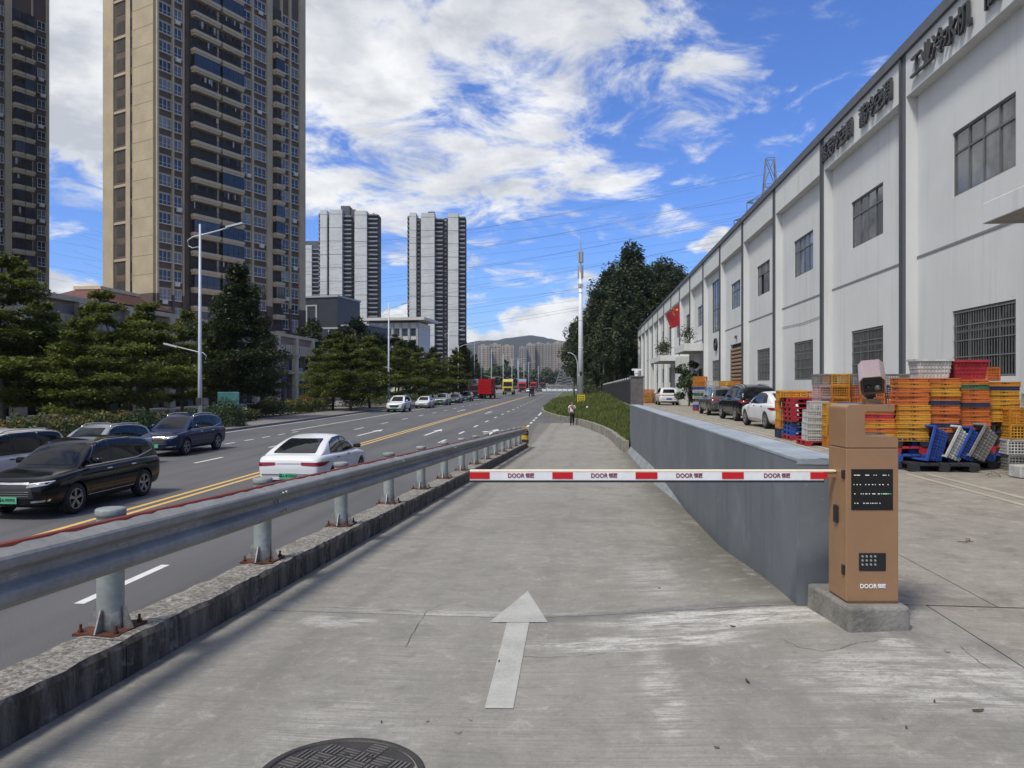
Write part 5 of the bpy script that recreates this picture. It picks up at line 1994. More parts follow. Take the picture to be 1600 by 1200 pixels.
def car_shell(P):
    """closed lower body plus greenhouse, subdivided, wheel arches cut"""
    b = MB()
    hwm = P['W'] / 2
    ys = sorted({y for y, _ in P['top']} | {y for y, _ in P['hw']})
    ys = [y for i, y in enumerate(ys) if i == 0 or y - ys[i - 1] > .03]
    rings = []
    for y in ys:
        zt, hw = lerp_tab(P['top'], y), lerp_tab(P['hw'], y) * hwm
        e = abs(y) / (P['L'] / 2)
        zb = P['zb'] + max(0, e - .86) * .9
        h = zt - zb
        half = [(.0, zb), (.72 * hw, zb), (.93 * hw, zb + .035), (.975 * hw, zb + .30 * h), (hw, zb + .56 * h), (.985 * hw, zt - .16 * h), (.94 * hw, zt - .045), (.84 * hw, zt), (.45 * hw, zt + .018), (.0, zt + .024)]
        ring = half + [(-x, z) for x, z in reversed(half[1:-1])]
        rings.append([(x, y, z) for x, z in ring])
    m = len(rings[0])
    vs = [v for r in rings for v in r]
    fs = [(i * m + k, i * m + (k + 1) % m, (i + 1) * m + (k + 1) % m, (i + 1) * m + k) for i in range(len(ys) - 1) for k in range(m)]
    for base in (0, (len(ys) - 1) * m):
        hN = m // 2
        for k in range(0, hN):
            a, c = base + k, base + k + 1
            d, e2 = base + (m - k - 1) % m, base + (m - k) % m
            f = []
            for q in (a, c, d, e2):
                if q not in f:
                    f.append(q)
            if len(f) > 2:
                fs.append(tuple(f))
    b.add(vs, fs)
    o = b.build('cage', MATS['car_black'])
    sub = o.modifiers.new('s', 'SUBSURF')
    sub.levels = sub.render_levels = 2
    cut = MB()
    for sy in (-1, 1):
        for sx in (-1, 1):
            y = sy * P['wb'] / 2
            cut.lathe([(.0, sx * hwm * .62), (P['r'] + .055, sx * hwm * .62), (P['r'] + .055, sx * hwm * 1.2), (.0, sx * hwm * 1.2)], 28, axis='x', c=(0, y, P['r'] - .01))
    bm = bmesh.new()
    cme = cut.mesh('cut', MATS['car_black'])
    bm.from_mesh(cme)
    bmesh.ops.remove_doubles(bm, verts=bm.verts, dist=1e-5)
    bmesh.ops.recalc_face_normals(bm, faces=bm.faces)
    bm.to_mesh(cme)
    bm.free()
    co = obj('cut', cme)
    bo = o.modifiers.new('b', 'BOOLEAN')
    bo.operation = 'DIFFERENCE'
    bo.object = co
    bo.solver = 'EXACT'
    body = frozen(o)
    bpy.data.objects.remove(o)
    bpy.data.objects.remove(co)
    # greenhouse
    g = MB()
    rings = []
    gy = P['gh']
    for i, (y, zr) in enumerate(gy):
        zb = lerp_tab(P['top'], y) - .03
        f = (zr - zb)
        hb = .90 * hwm * lerp_tab(P['hw'], y) if i not in (0, len(gy) - 1) else .84 * hwm
        full = gy[len(gy) // 2][1] - zb
        hr = hb + (P['rw'] * hwm - hb) * min(1.0, f / full)
        half = [(hb, zb - .04), (hb + (hr - hb) * .1, zb + .05 * f), (hb + (hr - hb) * .55, zb + .52 * f), (hr + .01, zr - .10 * f), (hr * .90, zr - .02 * f), (hr * .5, zr + .012), (0, zr + .02)]
        rings.append([(x, y, z) for x, z in half] + [(-x, y, z) for x, z in reversed(half[:-1])])
    m = len(rings[0])
    g.add([v for r in rings for v in r], [(i * m + k, i * m + k + 1, (i + 1) * m + k + 1, (i + 1) * m + k) for i in range(len(gy) - 1) for k in range(m - 1)])
    go = g.build('cage', MATS['car_black'])
    sub = go.modifiers.new('s', 'SUBSURF')
    sub.levels = sub.render_levels = 2
    gme = frozen(go)
    bpy.data.objects.remove(go)
    bm = bmesh.new()
    bm.from_mesh(body)
    bm.from_mesh(gme)
    me = bpy.data.meshes.new('body')
    bm.to_mesh(me)
    bvh = BVHTree.FromBMesh(bm)
    bm.free()
    me.polygons.foreach_set('use_smooth', [True] * len(me.polygons))
    try:
        me.set_sharp_from_angle(angle=radians(38))
    except Exception:
        pass
    return me, bvh


def rounded(poly, r=.05, n=4):
    out = []
    m = len(poly)
    for i in range(m):
        p0, p1, p2 = Vector(poly[i - 1]), Vector(poly[i]), Vector(poly[(i + 1) % m])
        a, c = (p0 - p1), (p2 - p1)
        q = min(r, a.length * .45, c.length * .45)
        s_, e_ = p1 + a.normalized() * q, p1 + c.normalized() * q
        for k in range(n + 1):
            u = k / n
            out.append(tuple(s_ * (1 - u) ** 2 + p1 * 2 * u * (1 - u) + e_ * u ** 2))
    return out


def decal(bvh, poly, axis, off=.006, mx=.10):
    """poly laid on the shell: axis 'R','L' -> (y,z); 'F','B' -> (x,z); 'T' -> (x,y)"""
    bm = bmesh.new()
    vs = [bm.verts.new((p[0], p[1], 0)) for p in poly]
    bm.faces.new(vs)
    bmesh.ops.triangulate(bm, faces=bm.faces)
    for _ in range(4):
        es = [e for e in bm.edges if e.calc_length() > mx]
        if not es:
            break
        bmesh.ops.subdivide_edges(bm, edges=es, cuts=1)
        bmesh.ops.triangulate(bm, faces=bm.faces)
    D = {'R': Vector((-1, 0, 0)), 'L': Vector((1, 0, 0)), 'F': Vector((0, -1, 0)), 'B': Vector((0, 1, 0)), 'T': Vector((0, 0, -1))}[axis]
    bad = []
    for v in bm.verts:
        a, c = v.co.x, v.co.y
        o = {'R': Vector((3, a, c)), 'L': Vector((-3, a, c)), 'F': Vector((a, 5, c)), 'B': Vector((a, -5, c)), 'T': Vector((a, c, 4))}[axis]
        hit, nrm, _, _ = bvh.ray_cast(o, D)
        if hit is None:
            bad.append(v)
            continue
        if nrm.dot(D) > 0:
            nrm = -nrm
        v.co = hit + nrm * off
    if bad:
        bmesh.ops.delete(bm, geom=bad, context='VERTS')
    bmesh.ops.recalc_face_normals(bm, faces=bm.faces)
    me = bpy.data.meshes.new('decal')
    bm.to_mesh(me)
    bm.free()
    me.polygons.foreach_set('use_smooth', [True] * len(me.polygons))
    return me


def wheel_meshes(r):
    b = MB()
    b.lathe([(r * .66, -.10), (r * .93, -.105), (r, -.08), (r, .08), (r * .93, .105), (r * .66, .10)], 28, axis='x')
    ty = b.mesh('tyre', MATS['tyre'], True)
    rm = MB()
    rr_ = r * .67
    rm.lathe([(rr_, .095), (rr_ * .97, .098), (rr_ * .92, .085), (rr_ * .90, -.06), (0, -.06)], 28, axis='x', mi=1)
    for k in range(5):
        for d_ in (-.13, .13):
            a = 2 * pi * k / 5 + d_
            M = Matrix.Rotation(a, 4, 'X')
            rm.box(.055, .088, -.016, .016, rr_ * .12, rr_ * .95, mi=0, M=M)
    rm.lathe([(rr_ * .99, .094), (rr_ * .985, .102), (rr_ * .91, .100), (rr_ * .90, .08)], 28, axis='x', mi=0)
    rm.lathe([(0, .094), (rr_ * .16, .092), (rr_ * .2, .07)], 14, axis='x', mi=0)
    return ty, rm.mesh('rim', [MATS['rim_alloy'], MATS['car_black']], False)


SHELL = {}
CARC = {}


def line_poly(p0, p1, w):
    a, c = Vector(p0), Vector(p1)
    n = (c - a).normalized()
    n = Vector((-n.y, n.x)) * w / 2
    return [tuple(a - n), tuple(c - n), tuple(c + n), tuple(a + n)]


def make_car(shape, colour, label, loc, heading, front='grille', rear='split', clad=False, rails=False, plate='plate_green', text=None, name='car', cat='car', group=None, sc=1.0, chrome_belt=True, ptext_front=True):
    """heading: unit direction of travel in plan"""
    P = SHAPES[shape]
    hwm = P['W'] / 2
    if shape not in SHELL:
        me, bvh = car_shell(P)
        SHELL[shape] = (me, bvh, wheel_meshes(P['r']))
    me, bvh, (ty, rm) = SHELL[shape]
    rz = atan2(-heading[0], heading[1])
    root = thing(name, label, cat, loc, rz, group)
    root.scale = (sc, sc, sc)
    bme = me.copy()
    bme.materials.clear()
    bme.materials.append(CP[colour])
    bme.materials.append(MATS['car_black'])
    body = obj('body', bme, root)

    def dc(nm, poly, axis, m, off=.006, par=None, rd=0.0, mx=.1):
        key = (shape, nm, axis, str([(round(a, 3), round(c, 3)) for a, c in poly]), off, rd)
        if key not in CARC:
            CARC[key] = decal(bvh, rounded(poly, rd) if rd else poly, axis, off, mx)
        d = CARC[key].copy()
        d.materials.clear()
        d.materials.append(MATS[m])
        return obj(nm, d, par or root)

    for sgn, ax in ((1, 'R'), (-1, 'L')):
        for w_ in P['side']:
            dc('window', w_, ax, 'car_glass', .007, rd=.06)
        sd_ = P['side']
        out_ = [(sd_[-1][0][0] - .04, sd_[-1][0][1] - .02), (sd_[-1][1][0], sd_[-1][1][1] - .03), (sd_[0][1][0] + .05, sd_[0][1][1] - .03)] + [(y_ + .02, z_ + .03) for y_, z_ in sd_[0][2:]] + [(y_, z_ + .03) for w3 in sd_[1:] for y_, z_ in w3[2:]]
        out_[-1] = (out_[-1][0] - .03, out_[-1][1])
        if chrome_belt:
            cx_ = sum(p_[0] for p_ in out_) / len(out_)
            cz_ = sum(p_[1] for p_ in out_) / len(out_)
            dc('window_trim', [(cx_ + (y_ - cx_) * 1.014, cz_ + (z_ - cz_) * 1.07) for y_, z_ in out_], ax, 'chrome', .003, mx=.08)
        dc('window_surround', out_, ax, 'car_black', .0048, mx=.08)
        if False:
            lo = [(p, lerp_tab(P['top'], p) + .035) for p in (P['side'][-1][0][0] + .1, P['side'][0][1][0] - .02)]
            dc('belt_trim', line_poly((lo[0][0], P['side'][-1][0][1] - .02), (lo[1][0], P['side'][0][1][1] - .025), .018), ax, 'chrome', .010, mx=.2)
        # doors
        d0, d1, d2 = P['side'][0][1][0] - .02, -.10, -1.05
        zb = P['zb'] + .16
        for y0, y1, zt_ in ((d0, d0 + .03, .98), (d1, d1, 1.05), (d2, d2 - .18, 1.02)):
            dc('door_seam', line_poly((y1, zb), (y0, zt_ if shape != 'sedan' else zt_ - .06), .012), ax, 'car_black', .004, mx=.25)
        dc('door_seam', line_poly((d2, zb), (d0, zb), .012), ax, 'car_black', .004, mx=.25)
        for yh in (.02, -1.0):
            zh = (.93 if shape != 'sedan' else .86)
            dc('door_handle', [(yh, zh), (yh + .2, zh + .005), (yh + .2, zh + .035), (yh, zh + .03)], ax, 'chrome' if chrome_belt else 'car_black', .018, rd=.012)
        if clad:
            dc('sill_cladding', [(-1.0, P['zb'] + .02), (1.0, P['zb'] + .02), (1.0, P['zb'] + .13), (-1.0, P['zb'] + .13)], ax, 'car_black', .012)
            dc('sill_trim', line_poly((-.95, P['zb'] + .165), (.95, P['zb'] + .165), .02), ax, 'chrome', .014, mx=.25)
        # mirror
        mb = MB()
        mx_, my_, mz_ = sgn * (hwm * .92), P['side'][0][1][0] - .14, P['side'][0][1][1] + .06
        mb.box(mx_ - .02, mx_ + .02, my_ - .02, my_ + .05, mz_ - .06, mz_ - .02)
        q = .10
        cx = mx_ + sgn * .11
        mb.prism([(cx - q, mz_ - .05), (cx + q, mz_ - .055), (cx + q * 1.05, mz_ + .05), (cx + q * .6, mz_ + .085), (cx - q * .8, mz_ + .08), (cx - q * 1.05, mz_ + .02)], my_ - .07, my_ + .06, 'y')
        mo = mb.build('mirror', CP[colour] if colour not in ('white',) or shape != 'sedan' else MATS['car_black'], root, True, bevel=.02)
        if rails:
            rl = MB()
            pts = []
            for i in range(9):
                y = -1.75 + 2.0 * i / 8
                hit, *_ = bvh.ray_cast(Vector((sgn * P['rw'] * hwm * .86, y, 4)), Vector((0, 0, -1)))
                if hit:
                    pts.append(hit + Vector((0, 0, .045 if 0 < i < 8 else 0.0)))
            rl.path(pts, .02, 6)
            rl.build('roof_rail', MATS['chrome'], root, True)
        for sy in (1, -1):
            w = obj('wheel', ty, root, loc=(sgn * (hwm - .125), sy * P['wb'] / 2, P['r']))
            if sgn < 0:
                w.rotation_euler[2] = pi
            obj('rim', rm, w)
    dc('windscreen', P['ws'], 'F', 'car_glass', .007, rd=.05)
    dc('rear_window', P['rg'], 'B', 'car_glass', .007, rd=.05)
    sed = shape == 'sedan'
    # ---- front
    zf = .62 if sed else .76
    for sx in (-1, 1):
        hl = [(sx * .42, zf - .03), (sx * .84, zf + .03), (sx * .88, zf + .10), (sx * .46, zf + .055)]
        h_ = dc('headlight', hl, 'F', 'headlamp', .008, rd=.03)
        dc('light_strip', [(sx * .44, zf + .045), (sx * .88, zf + .095), (sx * .88, zf + .112), (sx * .44, zf + .062)], 'F', 'lamp_white', .012, par=h_)
        dc('fog_trim', [(sx * .55, .40), (sx * .84, .42), (sx * .86, .47), (sx * .55, .44)], 'F', 'chrome' if front != 'sport' else 'car_black', .008)
    if front == 'chrome':
        dc('grille_bar', [(-.46, zf + .035), (.46, zf + .035), (.46, zf + .085), (.0, zf + .075), (-.46, zf + .085)], 'F', 'chrome', .018)
        dc('grille', [(-.62, .50), (.62, .50), (.52, zf + .02), (-.52, zf + .02)], 'F', 'car_black', .006, rd=.06)
        for i in range(3):
            dc('grille_slat', line_poly((-.5, .55 + .05 * i), (.5, .55 + .05 * i), .01), 'F', 'chrome', .012)
    elif front == 'sport':
        dc('grille', [(-.40, .50), (.40, .50), (.55, zf), (-.55, zf)], 'F', 'car_black', .008, rd=.06)
        dc('lower_intake', [(-.7, .30), (.7, .30), (.6, .40), (-.6, .40)], 'F', 'car_black', .008, rd=.04)
    else:
        dc('grille', [(-.34, .48), (.34, .48), (.46, zf + .05), (-.46, zf + .05)], 'F', 'car_black', .008, rd=.06)
        dc('lower_intake', [(-.68, .32), (.68, .32), (.6, .42), (-.6, .42)], 'F', 'car_black', .008, rd=.04)
    # ---- rear
    zr = .80 if sed else .92
    if rear == 'split':
        for sx in (-1, 1):
            tl = [(sx * .36, zr - .02), (sx * .90, zr - .055), (sx * .92, zr + .05), (sx * .34, zr + .06)]
            dc('tail_light', tl, 'B', 'tail_red', .009, rd=.03)
        dc('tail_bar', [(-.36, zr + .015), (.36, zr + .015), (.36, zr + .045), (-.36, zr + .045)], 'B', 'chrome', .010)
    elif rear == 'bar':
        dc('tail_light', [(-.9, zr), (.9, zr), (.9, zr + .07), (-.9, zr + .07)], 'B', 'tail_red', .009, rd=.03)
    for sx in (-1, 1):
        # wrap of the lamps on to the flanks
        dc('tail_light', [(-2.34 if not sed else -2.32, zr - .05), (-2.02, zr - .01), (-2.10, zr + .06), (-2.34 if not sed else -2.32, zr + .06)], 'R' if sx > 0 else 'L', 'tail_red', .009, rd=.03)
    dc('boot_seam', line_poly((-.72, zr - .30), (.72, zr - .30), .012), 'B', 'car_black', .004)
    dc('bumper_trim', [(-.78, .30), (.78, .30), (.74, .40), (-.74, .40)], 'B', 'car_black', .007, rd=.03)
    dc('bumper_line', line_poly((-.82, .54), (.82, .54), .018), 'B', 'chrome' if chrome_belt else 'car_black', .009)
    # plates
    for ax, y0, z0 in (('F', P['L'] / 2, .46), ('B', -P['L'] / 2, .50 if sed else .62)):
        hit, *_ = bvh.ray_cast(Vector((0, 5 if ax == 'F' else -5, z0)), Vector((0, -1 if ax == 'F' else 1, 0)))
        yy = hit.y + (.02 if ax == 'F' else -.02)
        pb = MB()
        pb.box(-.24, .24, yy - .006, yy + .006, z0 - .075, z0 + .075)
        po = pb.build('number_plate', MATS[plate], root, bevel=.004)
        if text and (ax == 'B') == (not ptext_front):
            tm = text_mesh(text, .105, .001, MATS['plate_text'] if plate == 'plate_green' else MATS['badge_white'], .003)
            to = obj('plate_number', tm, po, loc=(0, yy + (.008 if ax == 'F' else -.008), z0))
            to.rotation_euler = (pi / 2, 0, pi if ax == 'F' else 0)
            to.scale = (.88, 1, 1)
    return root


TO = Vector((-sin(TH_ROAD), -cos(TH_ROAD)))        # towards the camera
AW = -TO
AY = Vector((sin(TH_RAMP), cos(TH_RAMP)))
zr_ = Z_ROAD + .002
make_car('suv', 'black', 'black family SUV with chrome grille driving towards the camera past the guardrail', (-11.05, 18.75, zr_), TO, 'chrome', clad=True, text='粤A·F0993', name='suv_car', sc=.99)
make_car('suv', 'navy', 'dark blue SUV with silver nose bar and green plate in the far lane', (-14.75, 33.0, zr_), TO, 'chrome', rails=True, name='suv_car')
make_car('suv', 'silver', 'silver crossover car with roof rails half hidden behind the black SUV', (-14.9, 26.6, zr_), TO, 'grille', rails=True, name='suv_car', sc=.93)
make_car('van', 'beige', 'beige people carrier cut off by the left edge of the photo', (-14.75, 20.6, zr_), TO, 'grille', rails=True, name='people_carrier', cat='van', chrome_belt=False)
make_car('sedan', 'white', 'white saloon car seen from behind driving away beside the guardrail', (-5.98, 22.7, zr_), AW, 'sport', 'split', text='粤A·8V2026', name='saloon_car', ptext_front=False, chrome_belt=False, sc=1.03)
PK = 'cars parked at the far kerb'
for shp, colr, px_, w_, lab, fr_, sc_ in (('suv', 'white', 624, -18.9, 'white SUV nearest of the cars parked at the far kerb', 'sport', 1.04), ('sedan', 'white', 664, -18.6, 'white saloon parked behind the white SUV at the far kerb', 'sport', 1.0), ('suv', 'silver', 692, -18.5, 'silver SUV third in the row of parked cars', 'grille', 1.0), ('sedan', 'slate', 712, -18.3, 'dark grey saloon fourth in the row of parked cars', 'grille', 1.02), ('suv', 'slate', 730, -18.3, 'dark SUV last in the parked row before the lorries', 'grille', .98)):
    k_ = (px_ - 800) / 1150
    d_ = w_ / (k_ * cos(TH_ROAD) - sin(TH_ROAD))
    make_car(shp, colr, lab, (k_ * d_, d_, zr_), TO, fr_, name='parked_car', group=PK, sc=sc_)
make_car('sedan', 'white', 'white saloon parked in the yard in front of the amber crates', (11.0, 30.6, z_yard(30.6) + .004), Vector((.03, 1)), 'grille', 'split', name='parked_car', group='cars parked in the factory yard', chrome_belt=False, plate='plate_blue')
make_car('suv', 'black', 'black SUV parked in the yard between the white saloon and the grey SUV', (12.0, 37.6, z_yard(37.6) + .004), Vector((.05, 1)), 'grille', 'split', rails=True, name='parked_car', group='cars parked in the factory yard', plate='plate_blue', sc=1.05)
make_car('suv', 'grey', 'grey SUV parked in the yard furthest from the barrier', (12.75, 45.4, z_yard(45.4) + .004), AY, 'grille', 'split', name='parked_car', group='cars parked in the factory yard', plate='plate_blue')
make_car('suv', 'white', 'white SUV seen from behind in the yard beside the green shrub', (15.1, 72.0, z_yard(72) + .004), AY, 'grille', 'bar', clad=True, name='parked_car', group='cars parked in the factory yard', plate='plate_blue')
make_car('sedan', 'white', 'small white car far down the road before the red lorries', (6.0, 262, zr_), TO, 'sport', name='saloon_car')
make_car('suv', 'slate', 'dark car far down the road at the lorry row', (10.8, 290, zr_), TO, 'grille', name='suv_car')
make_car('suv', 'silver', 'grey car far down the road near the crossing', (16.5, 330, zr_), TO, 'grille', name='suv_car')


# ------------------------------------------------------------------ lorries
def truck_wheel(root, x, y, r=.5):
    w = MB()
    w.lathe([(r * .55, -.14), (r * .95, -.15), (r, -.11), (r, .11), (r * .95, .15), (r * .55, .14)], 20, axis='x')
    o = w.build('wheel', MATS['tyre'], root, True)
    o.location = (x, y, r)
    q = MB()
    q.lathe([(0, .10), (r * .3, .13), (r * .5, .10), (r * .56, .135)], 16, axis='x')
    q.lathe([(0, -.10), (r * .3, -.13), (r * .5, -.10), (r * .56, -.135)], 16, axis='x')
    q.build('rim', MATS['rim_alloy'], o, True)


def lorry(label, loc, heading, cab, cargo=None, cargo_len=7.0, hgt=3.9, group='lorries parked at the far kerb', sign=None):
    rz = atan2(-heading[0], heading[1])
    t = thing('lorry', label, 'lorry', loc, rz, group)
    b = MB()
    pr = [(1.2, .55), (3.25, .55), (3.3, 1.3), (3.22, 1.75), (2.95, 2.75), (2.6, 3.1), (1.2, 3.25 if cargo is None else 3.1)]
    b.prism(pr, -1.22, 1.22, 'x')
    b.build('cab', CP[cab], t, bevel=.08)
    b = MB()
    b.add([(-1.05, 3.245, 1.78), (1.05, 3.245, 1.78), (.98, 2.985, 2.68), (-.98, 2.985, 2.68)], [(0, 1, 2, 3)])
    b.V = [(x, y + .03, z) for x, y, z in b.V]
    b.build('windscreen', MATS['car_glass'], t)
    b = MB()
    b.box(-.85, .85, 3.30, 3.335, .75, 1.45)
    gr_ = b.build('grille', MATS['car_black'], t, bevel=.03)
    for sx in (-1, 1):
        b = MB()
        b.box(sx * 1.0 - .17, sx * 1.0 + .17, 3.29, 3.33, .72, .95)
        b.build('headlight', MATS['headlamp'], t, bevel=.02)
        b = MB()
        b.prism([(1.9, 1.7), (2.85, 1.72), (2.62, 2.55), (1.9, 2.6)], sx * 1.221, sx * 1.235, 'x')
        b.build('window', MATS['car_glass'], t)
        b = MB()
        b.box(sx * 1.42 - .1, sx * 1.42 + .1, 2.9, 3.0, 1.7, 2.4)
        b.build('mirror', MATS['car_black'], t, bevel=.03)
    b = MB()
    b.box(-.45, .45, -cargo_len + 1.0, 2.9, .62, .9)
    b.build('chassis', MATS['car_black'], t)
    ys = [2.4, -cargo_len + 2.2, -cargo_len + 3.5]
    for y in ys:
        for sx in (-1.05, 1.05):
            truck_wheel(t, sx, y)
    if cargo:
        b = MB()
        y0, y1 = -cargo_len + .9, .95
        b.box(-1.25, 1.25, y0, y1, 1.0, 1.12)
        b.build('bed', CP[cargo], t)
        z1 = hgt
        n = 5
        for sx in (-1, 1):
            b = MB()
            b.box(sx * 1.25 - .03, sx * 1.25 + .03, y0, y1, 1.12, z1)
            w = b.build('side_wall', CP[cargo], t)
            st = MB()
            for i in range(10):
                y = y0 + (y1 - y0) * i / 9
                st.box(sx * 1.3 - .03, sx * 1.3 + .03, y - .04, y + .04, 1.0, z1 + .1)
            tag(st.build('stakes', CP[cargo], w), kind='stuff')
        b = MB()
        b.box(-1.22, 1.22, y1 - .06, y1, 1.12, z1)
        b.build('front_wall', CP[cargo], t)
        b = MB()
        b.box(-1.22, 1.22, y0, y0 + .06, 1.12, z1)
        gate = b.build('tailgate', CP[cargo], t)
        st = MB()
        for i in range(7):
            x = -1.2 + 2.4 * i / 6
            st.box(x - .03, x + .03, y0 - .05, y0 - .002, 1.1, z1)
        for z in (1.6, 2.2, 2.8, 3.4):
            st.box(-1.2, 1.2, y0 - .07, y0 - .052, z - .04, z + .04)
        tag(st.build('gate_bars', CP[cargo], gate), kind='stuff')
    if sign:
        b = MB()
        b.box(-1.2, 1.2, 1.6, 1.72, 3.2, 4.1)
        b.build('roof_board', MATS[sign], t)
    return t


def at_w(px_, w_, z=0.0):
    k_ = (px_ - 800) / 1150
    d_ = w_ / (k_ * cos(TH_ROAD) - sin(TH_ROAD))
    return (k_ * d_, d_, z)


mat('board_blue', (0.35, 0.45, 0.62), 0.6, 0.1)
lorry('maroon cattle lorry with a pale blue roof board behind the parked cars', at_w(743, -20.2, zr_), TO, 'maroon', 'maroon', 7, 3.3, sign='board_blue')
lorry('bright red stake-sided lorry seen from behind at the far kerb', at_w(763.5, -17.4, zr_), AW, 'red', 'red', 8.5, 4.05)
lorry('yellow tractor lorry facing the camera at the far kerb', at_w(795, -17.4, zr_), TO, 'yellow', None, 6.0).scale = (1.18, 1.18, 1.36)
lorry('red lorry with a pale roof board behind the yellow tractor', at_w(817, -17.4, zr_), TO, 'red', 'maroon', 8, 3.6, sign='board_blue').scale = (1.15, 1.15, 1.2)
lorry('red cab lorry further down the row behind the pale board lorry', at_w(834, -17.2, zr_), TO, 'red', 'slate', 8, 3.6).scale = (1.15, 1.15, 1.25)
lorry('furthest dark red lorry at the end of the row', at_w(848, -17.0, zr_), TO, 'maroon', 'maroon', 8, 3.4).scale = (1.15, 1.15, 1.25)

# cargo tricycle on the road
tr = thing('cargo_tricycle', 'dark covered motor tricycle driving away on the road', 'tricycle', (4.9, 182, zr_), -TH_ROAD)
b = MB()
b.box(-.65, .65, -1.2, .1, .75, 1.15)
b.build('cargo_box', CP['slate'], tr, bevel=.03)
b = MB()
b.prism([(.05, .6), (.9, .55), (.85, 1.2), (.45, 1.95), (-.9, 2.0), (-.9, 1.9), (.0, 1.85), (.05, 1.1)], -.62, .62, 'x')
b.build('canopy_frame', CP['slate'], tr, bevel=.03)
for x, y in ((-.55, -.8), (.55, -.8), (0, 1.0)):
    truck_wheel(tr, x, y, .28)
b = MB()
b.tube((0, 1.0, .3), (0, .65, 1.2), .04)
b.tube((-.35, .65, 1.2), (.35, .65, 1.2), .025)
b.build('handlebar', MATS['car_black'], tr)
# ================================================================== vegetation
import numpy as np
RN = np.random.default_rng(11)


def leaf_mesh(name, C, N, size, aspect, m, jit=0.5):
    """quads at centres C with normals about N; every quad its own island"""
    n = len(C)
    N = N + RN.normal(0, jit, (n, 3))
    N /= np.linalg.norm(N, axis=1)[:, None] + 1e-9
    R = RN.normal(0, 1, (n, 3))
    U = np.cross(N, R)
    U /= np.linalg.norm(U, axis=1)[:, None] + 1e-9
    Vv = np.cross(N, U)
    s = (size * RN.uniform(.65, 1.35, n))[:, None]
    a = U * s
    b = Vv * s * aspect
    bend = N * s * .18
    P = np.stack([C - a - bend, C + b * .9 - a * .1, C + a - bend, C - b * .9 + a * .1], axis=1).reshape(-1, 3)
    me = bpy.data.meshes.new(name)
    me.vertices.add(n * 4)
    me.vertices.foreach_set('co', P.astype(np.float32).ravel())
    me.loops.add(n * 4)
    me.loops.foreach_set('vertex_index', np.arange(n * 4, dtype=np.int32))
    me.polygons.add(n)
    me.polygons.foreach_set('loop_start', np.arange(n, dtype=np.int32) * 4)
    me.polygons.foreach_set('loop_total', np.full(n, 4, dtype=np.int32))
    me.materials.append(m)
    me.update(calc_edges=True)
    return me


leaf_mat('leaf_tier', (0.050, 0.072, 0.011), (0.20, 0.225, 0.042), 0.42)
leaf_mat('leaf_dark', (0.018, 0.031, 0.010), (0.064, 0.088, 0.024), 0.28)
leaf_mat('leaf_euc', (0.022, 0.038, 0.016), (0.085, 0.115, 0.048), 0.28)
leaf_mat('leaf_hedge', (0.022, 0.040, 0.010), (0.085, 0.105, 0.022), 0.2)
leaf_mat('leaf_copper', (0.13, 0.075, 0.015), (0.34, 0.19, 0.035), 0.25)
leaf_mat('leaf_shrub', (0.018, 0.040, 0.010), (0.060, 0.100, 0.026), 0.2)
leaf_mat('grass_blade', (0.070, 0.100, 0.026), (0.20, 0.23, 0.065), 0.3, 0.6)
leaf_mat('wood_far', (0.018, 0.032, 0.012), (0.048, 0.072, 0.026), 0.1)
mat('bark', (0.115, 0.095, 0.075), 0.9, 0.3, 6, bump=0.5, bscale=25)
mat('bark_pale', (0.26, 0.24, 0.21), 0.85, 0.25, 3, bump=0.3)


def tier_tree(h, r, tiers, seed, dark=False):
    """storeyed tree: flat plates of small leaves on spreading boughs"""
    g = np.random.default_rng(seed)
    q = random.Random(seed)
    tb = MB()
    pts = [Vector((q.uniform(-.12, .12) * i, q.uniform(-.12, .12) * i, h * .97 * i / 6)) for i in range(7)]
    pts[0] = Vector((0, 0, -.3))
    tb.path(pts, [.17 * h / 9, .14 * h / 9, .115 * h / 9, .09 * h / 9, .06, .04, .015], 8)
    Cs = []
    for k in range(tiers):
        f = k / (tiers - 1)
        z0 = h * (.20 + .78 * f ** .9)
        rk = r * (1.0 - .80 * f ** 1.25) * (.72 if k == 0 else 1) * q.uniform(.86, 1.1)
        tp = pts[min(6, int((z0 / h) * 6.2))]
        nb = q.randint(5, 7)
        a0 = q.uniform(0, 6.28)
        for i in range(nb):
            a = a0 + 2 * pi * i / nb + q.uniform(-.3, .3)
            ln = rk * q.uniform(.6, 1.15)
            up = q.uniform(-.02, .22)
            zj = q.uniform(-.25, .25)
            e = Vector((tp.x + cos(a) * ln, tp.y + sin(a) * ln, z0 + ln * up + zj))
            mpt = Vector((tp.x + cos(a) * ln * .5, tp.y + sin(a) * ln * .5, z0 + ln * up * .7 + zj * .7))
            st = Vector((tp.x, tp.y, z0 - .25))
            tb.path([st, mpt, e], [.035 * (1.2 - f), .022, .008], 5)
            n = int(260 * ln / 2.6 * (1.3 if not dark else 1.5)) + 40
            t_ = g.beta(1.7, 1.1, n)
            lat = g.normal(0, 1, n) * (.12 + .40 * t_) * ln * .45
            c = np.stack([tp.x + cos(a) * ln * t_ * 1.06 - sin(a) * lat, tp.y + sin(a) * ln * t_ * 1.06 + cos(a) * lat, z0 + ln * up * t_ + g.normal(0, .13 if not dark else .28, n) - .10 * np.abs(lat) + zj], axis=1)
            Cs.append(c)
    C = np.concatenate(Cs)
    N = np.tile(np.array([0, 0, 1.0]), (len(C), 1))
    lm = leaf_mesh('crown', C, N, np.full(len(C), .135), .55, MATS['leaf_dark' if dark else 'leaf_tier'], .45)
    return tb.mesh('trunk', MATS['bark'], True), lm


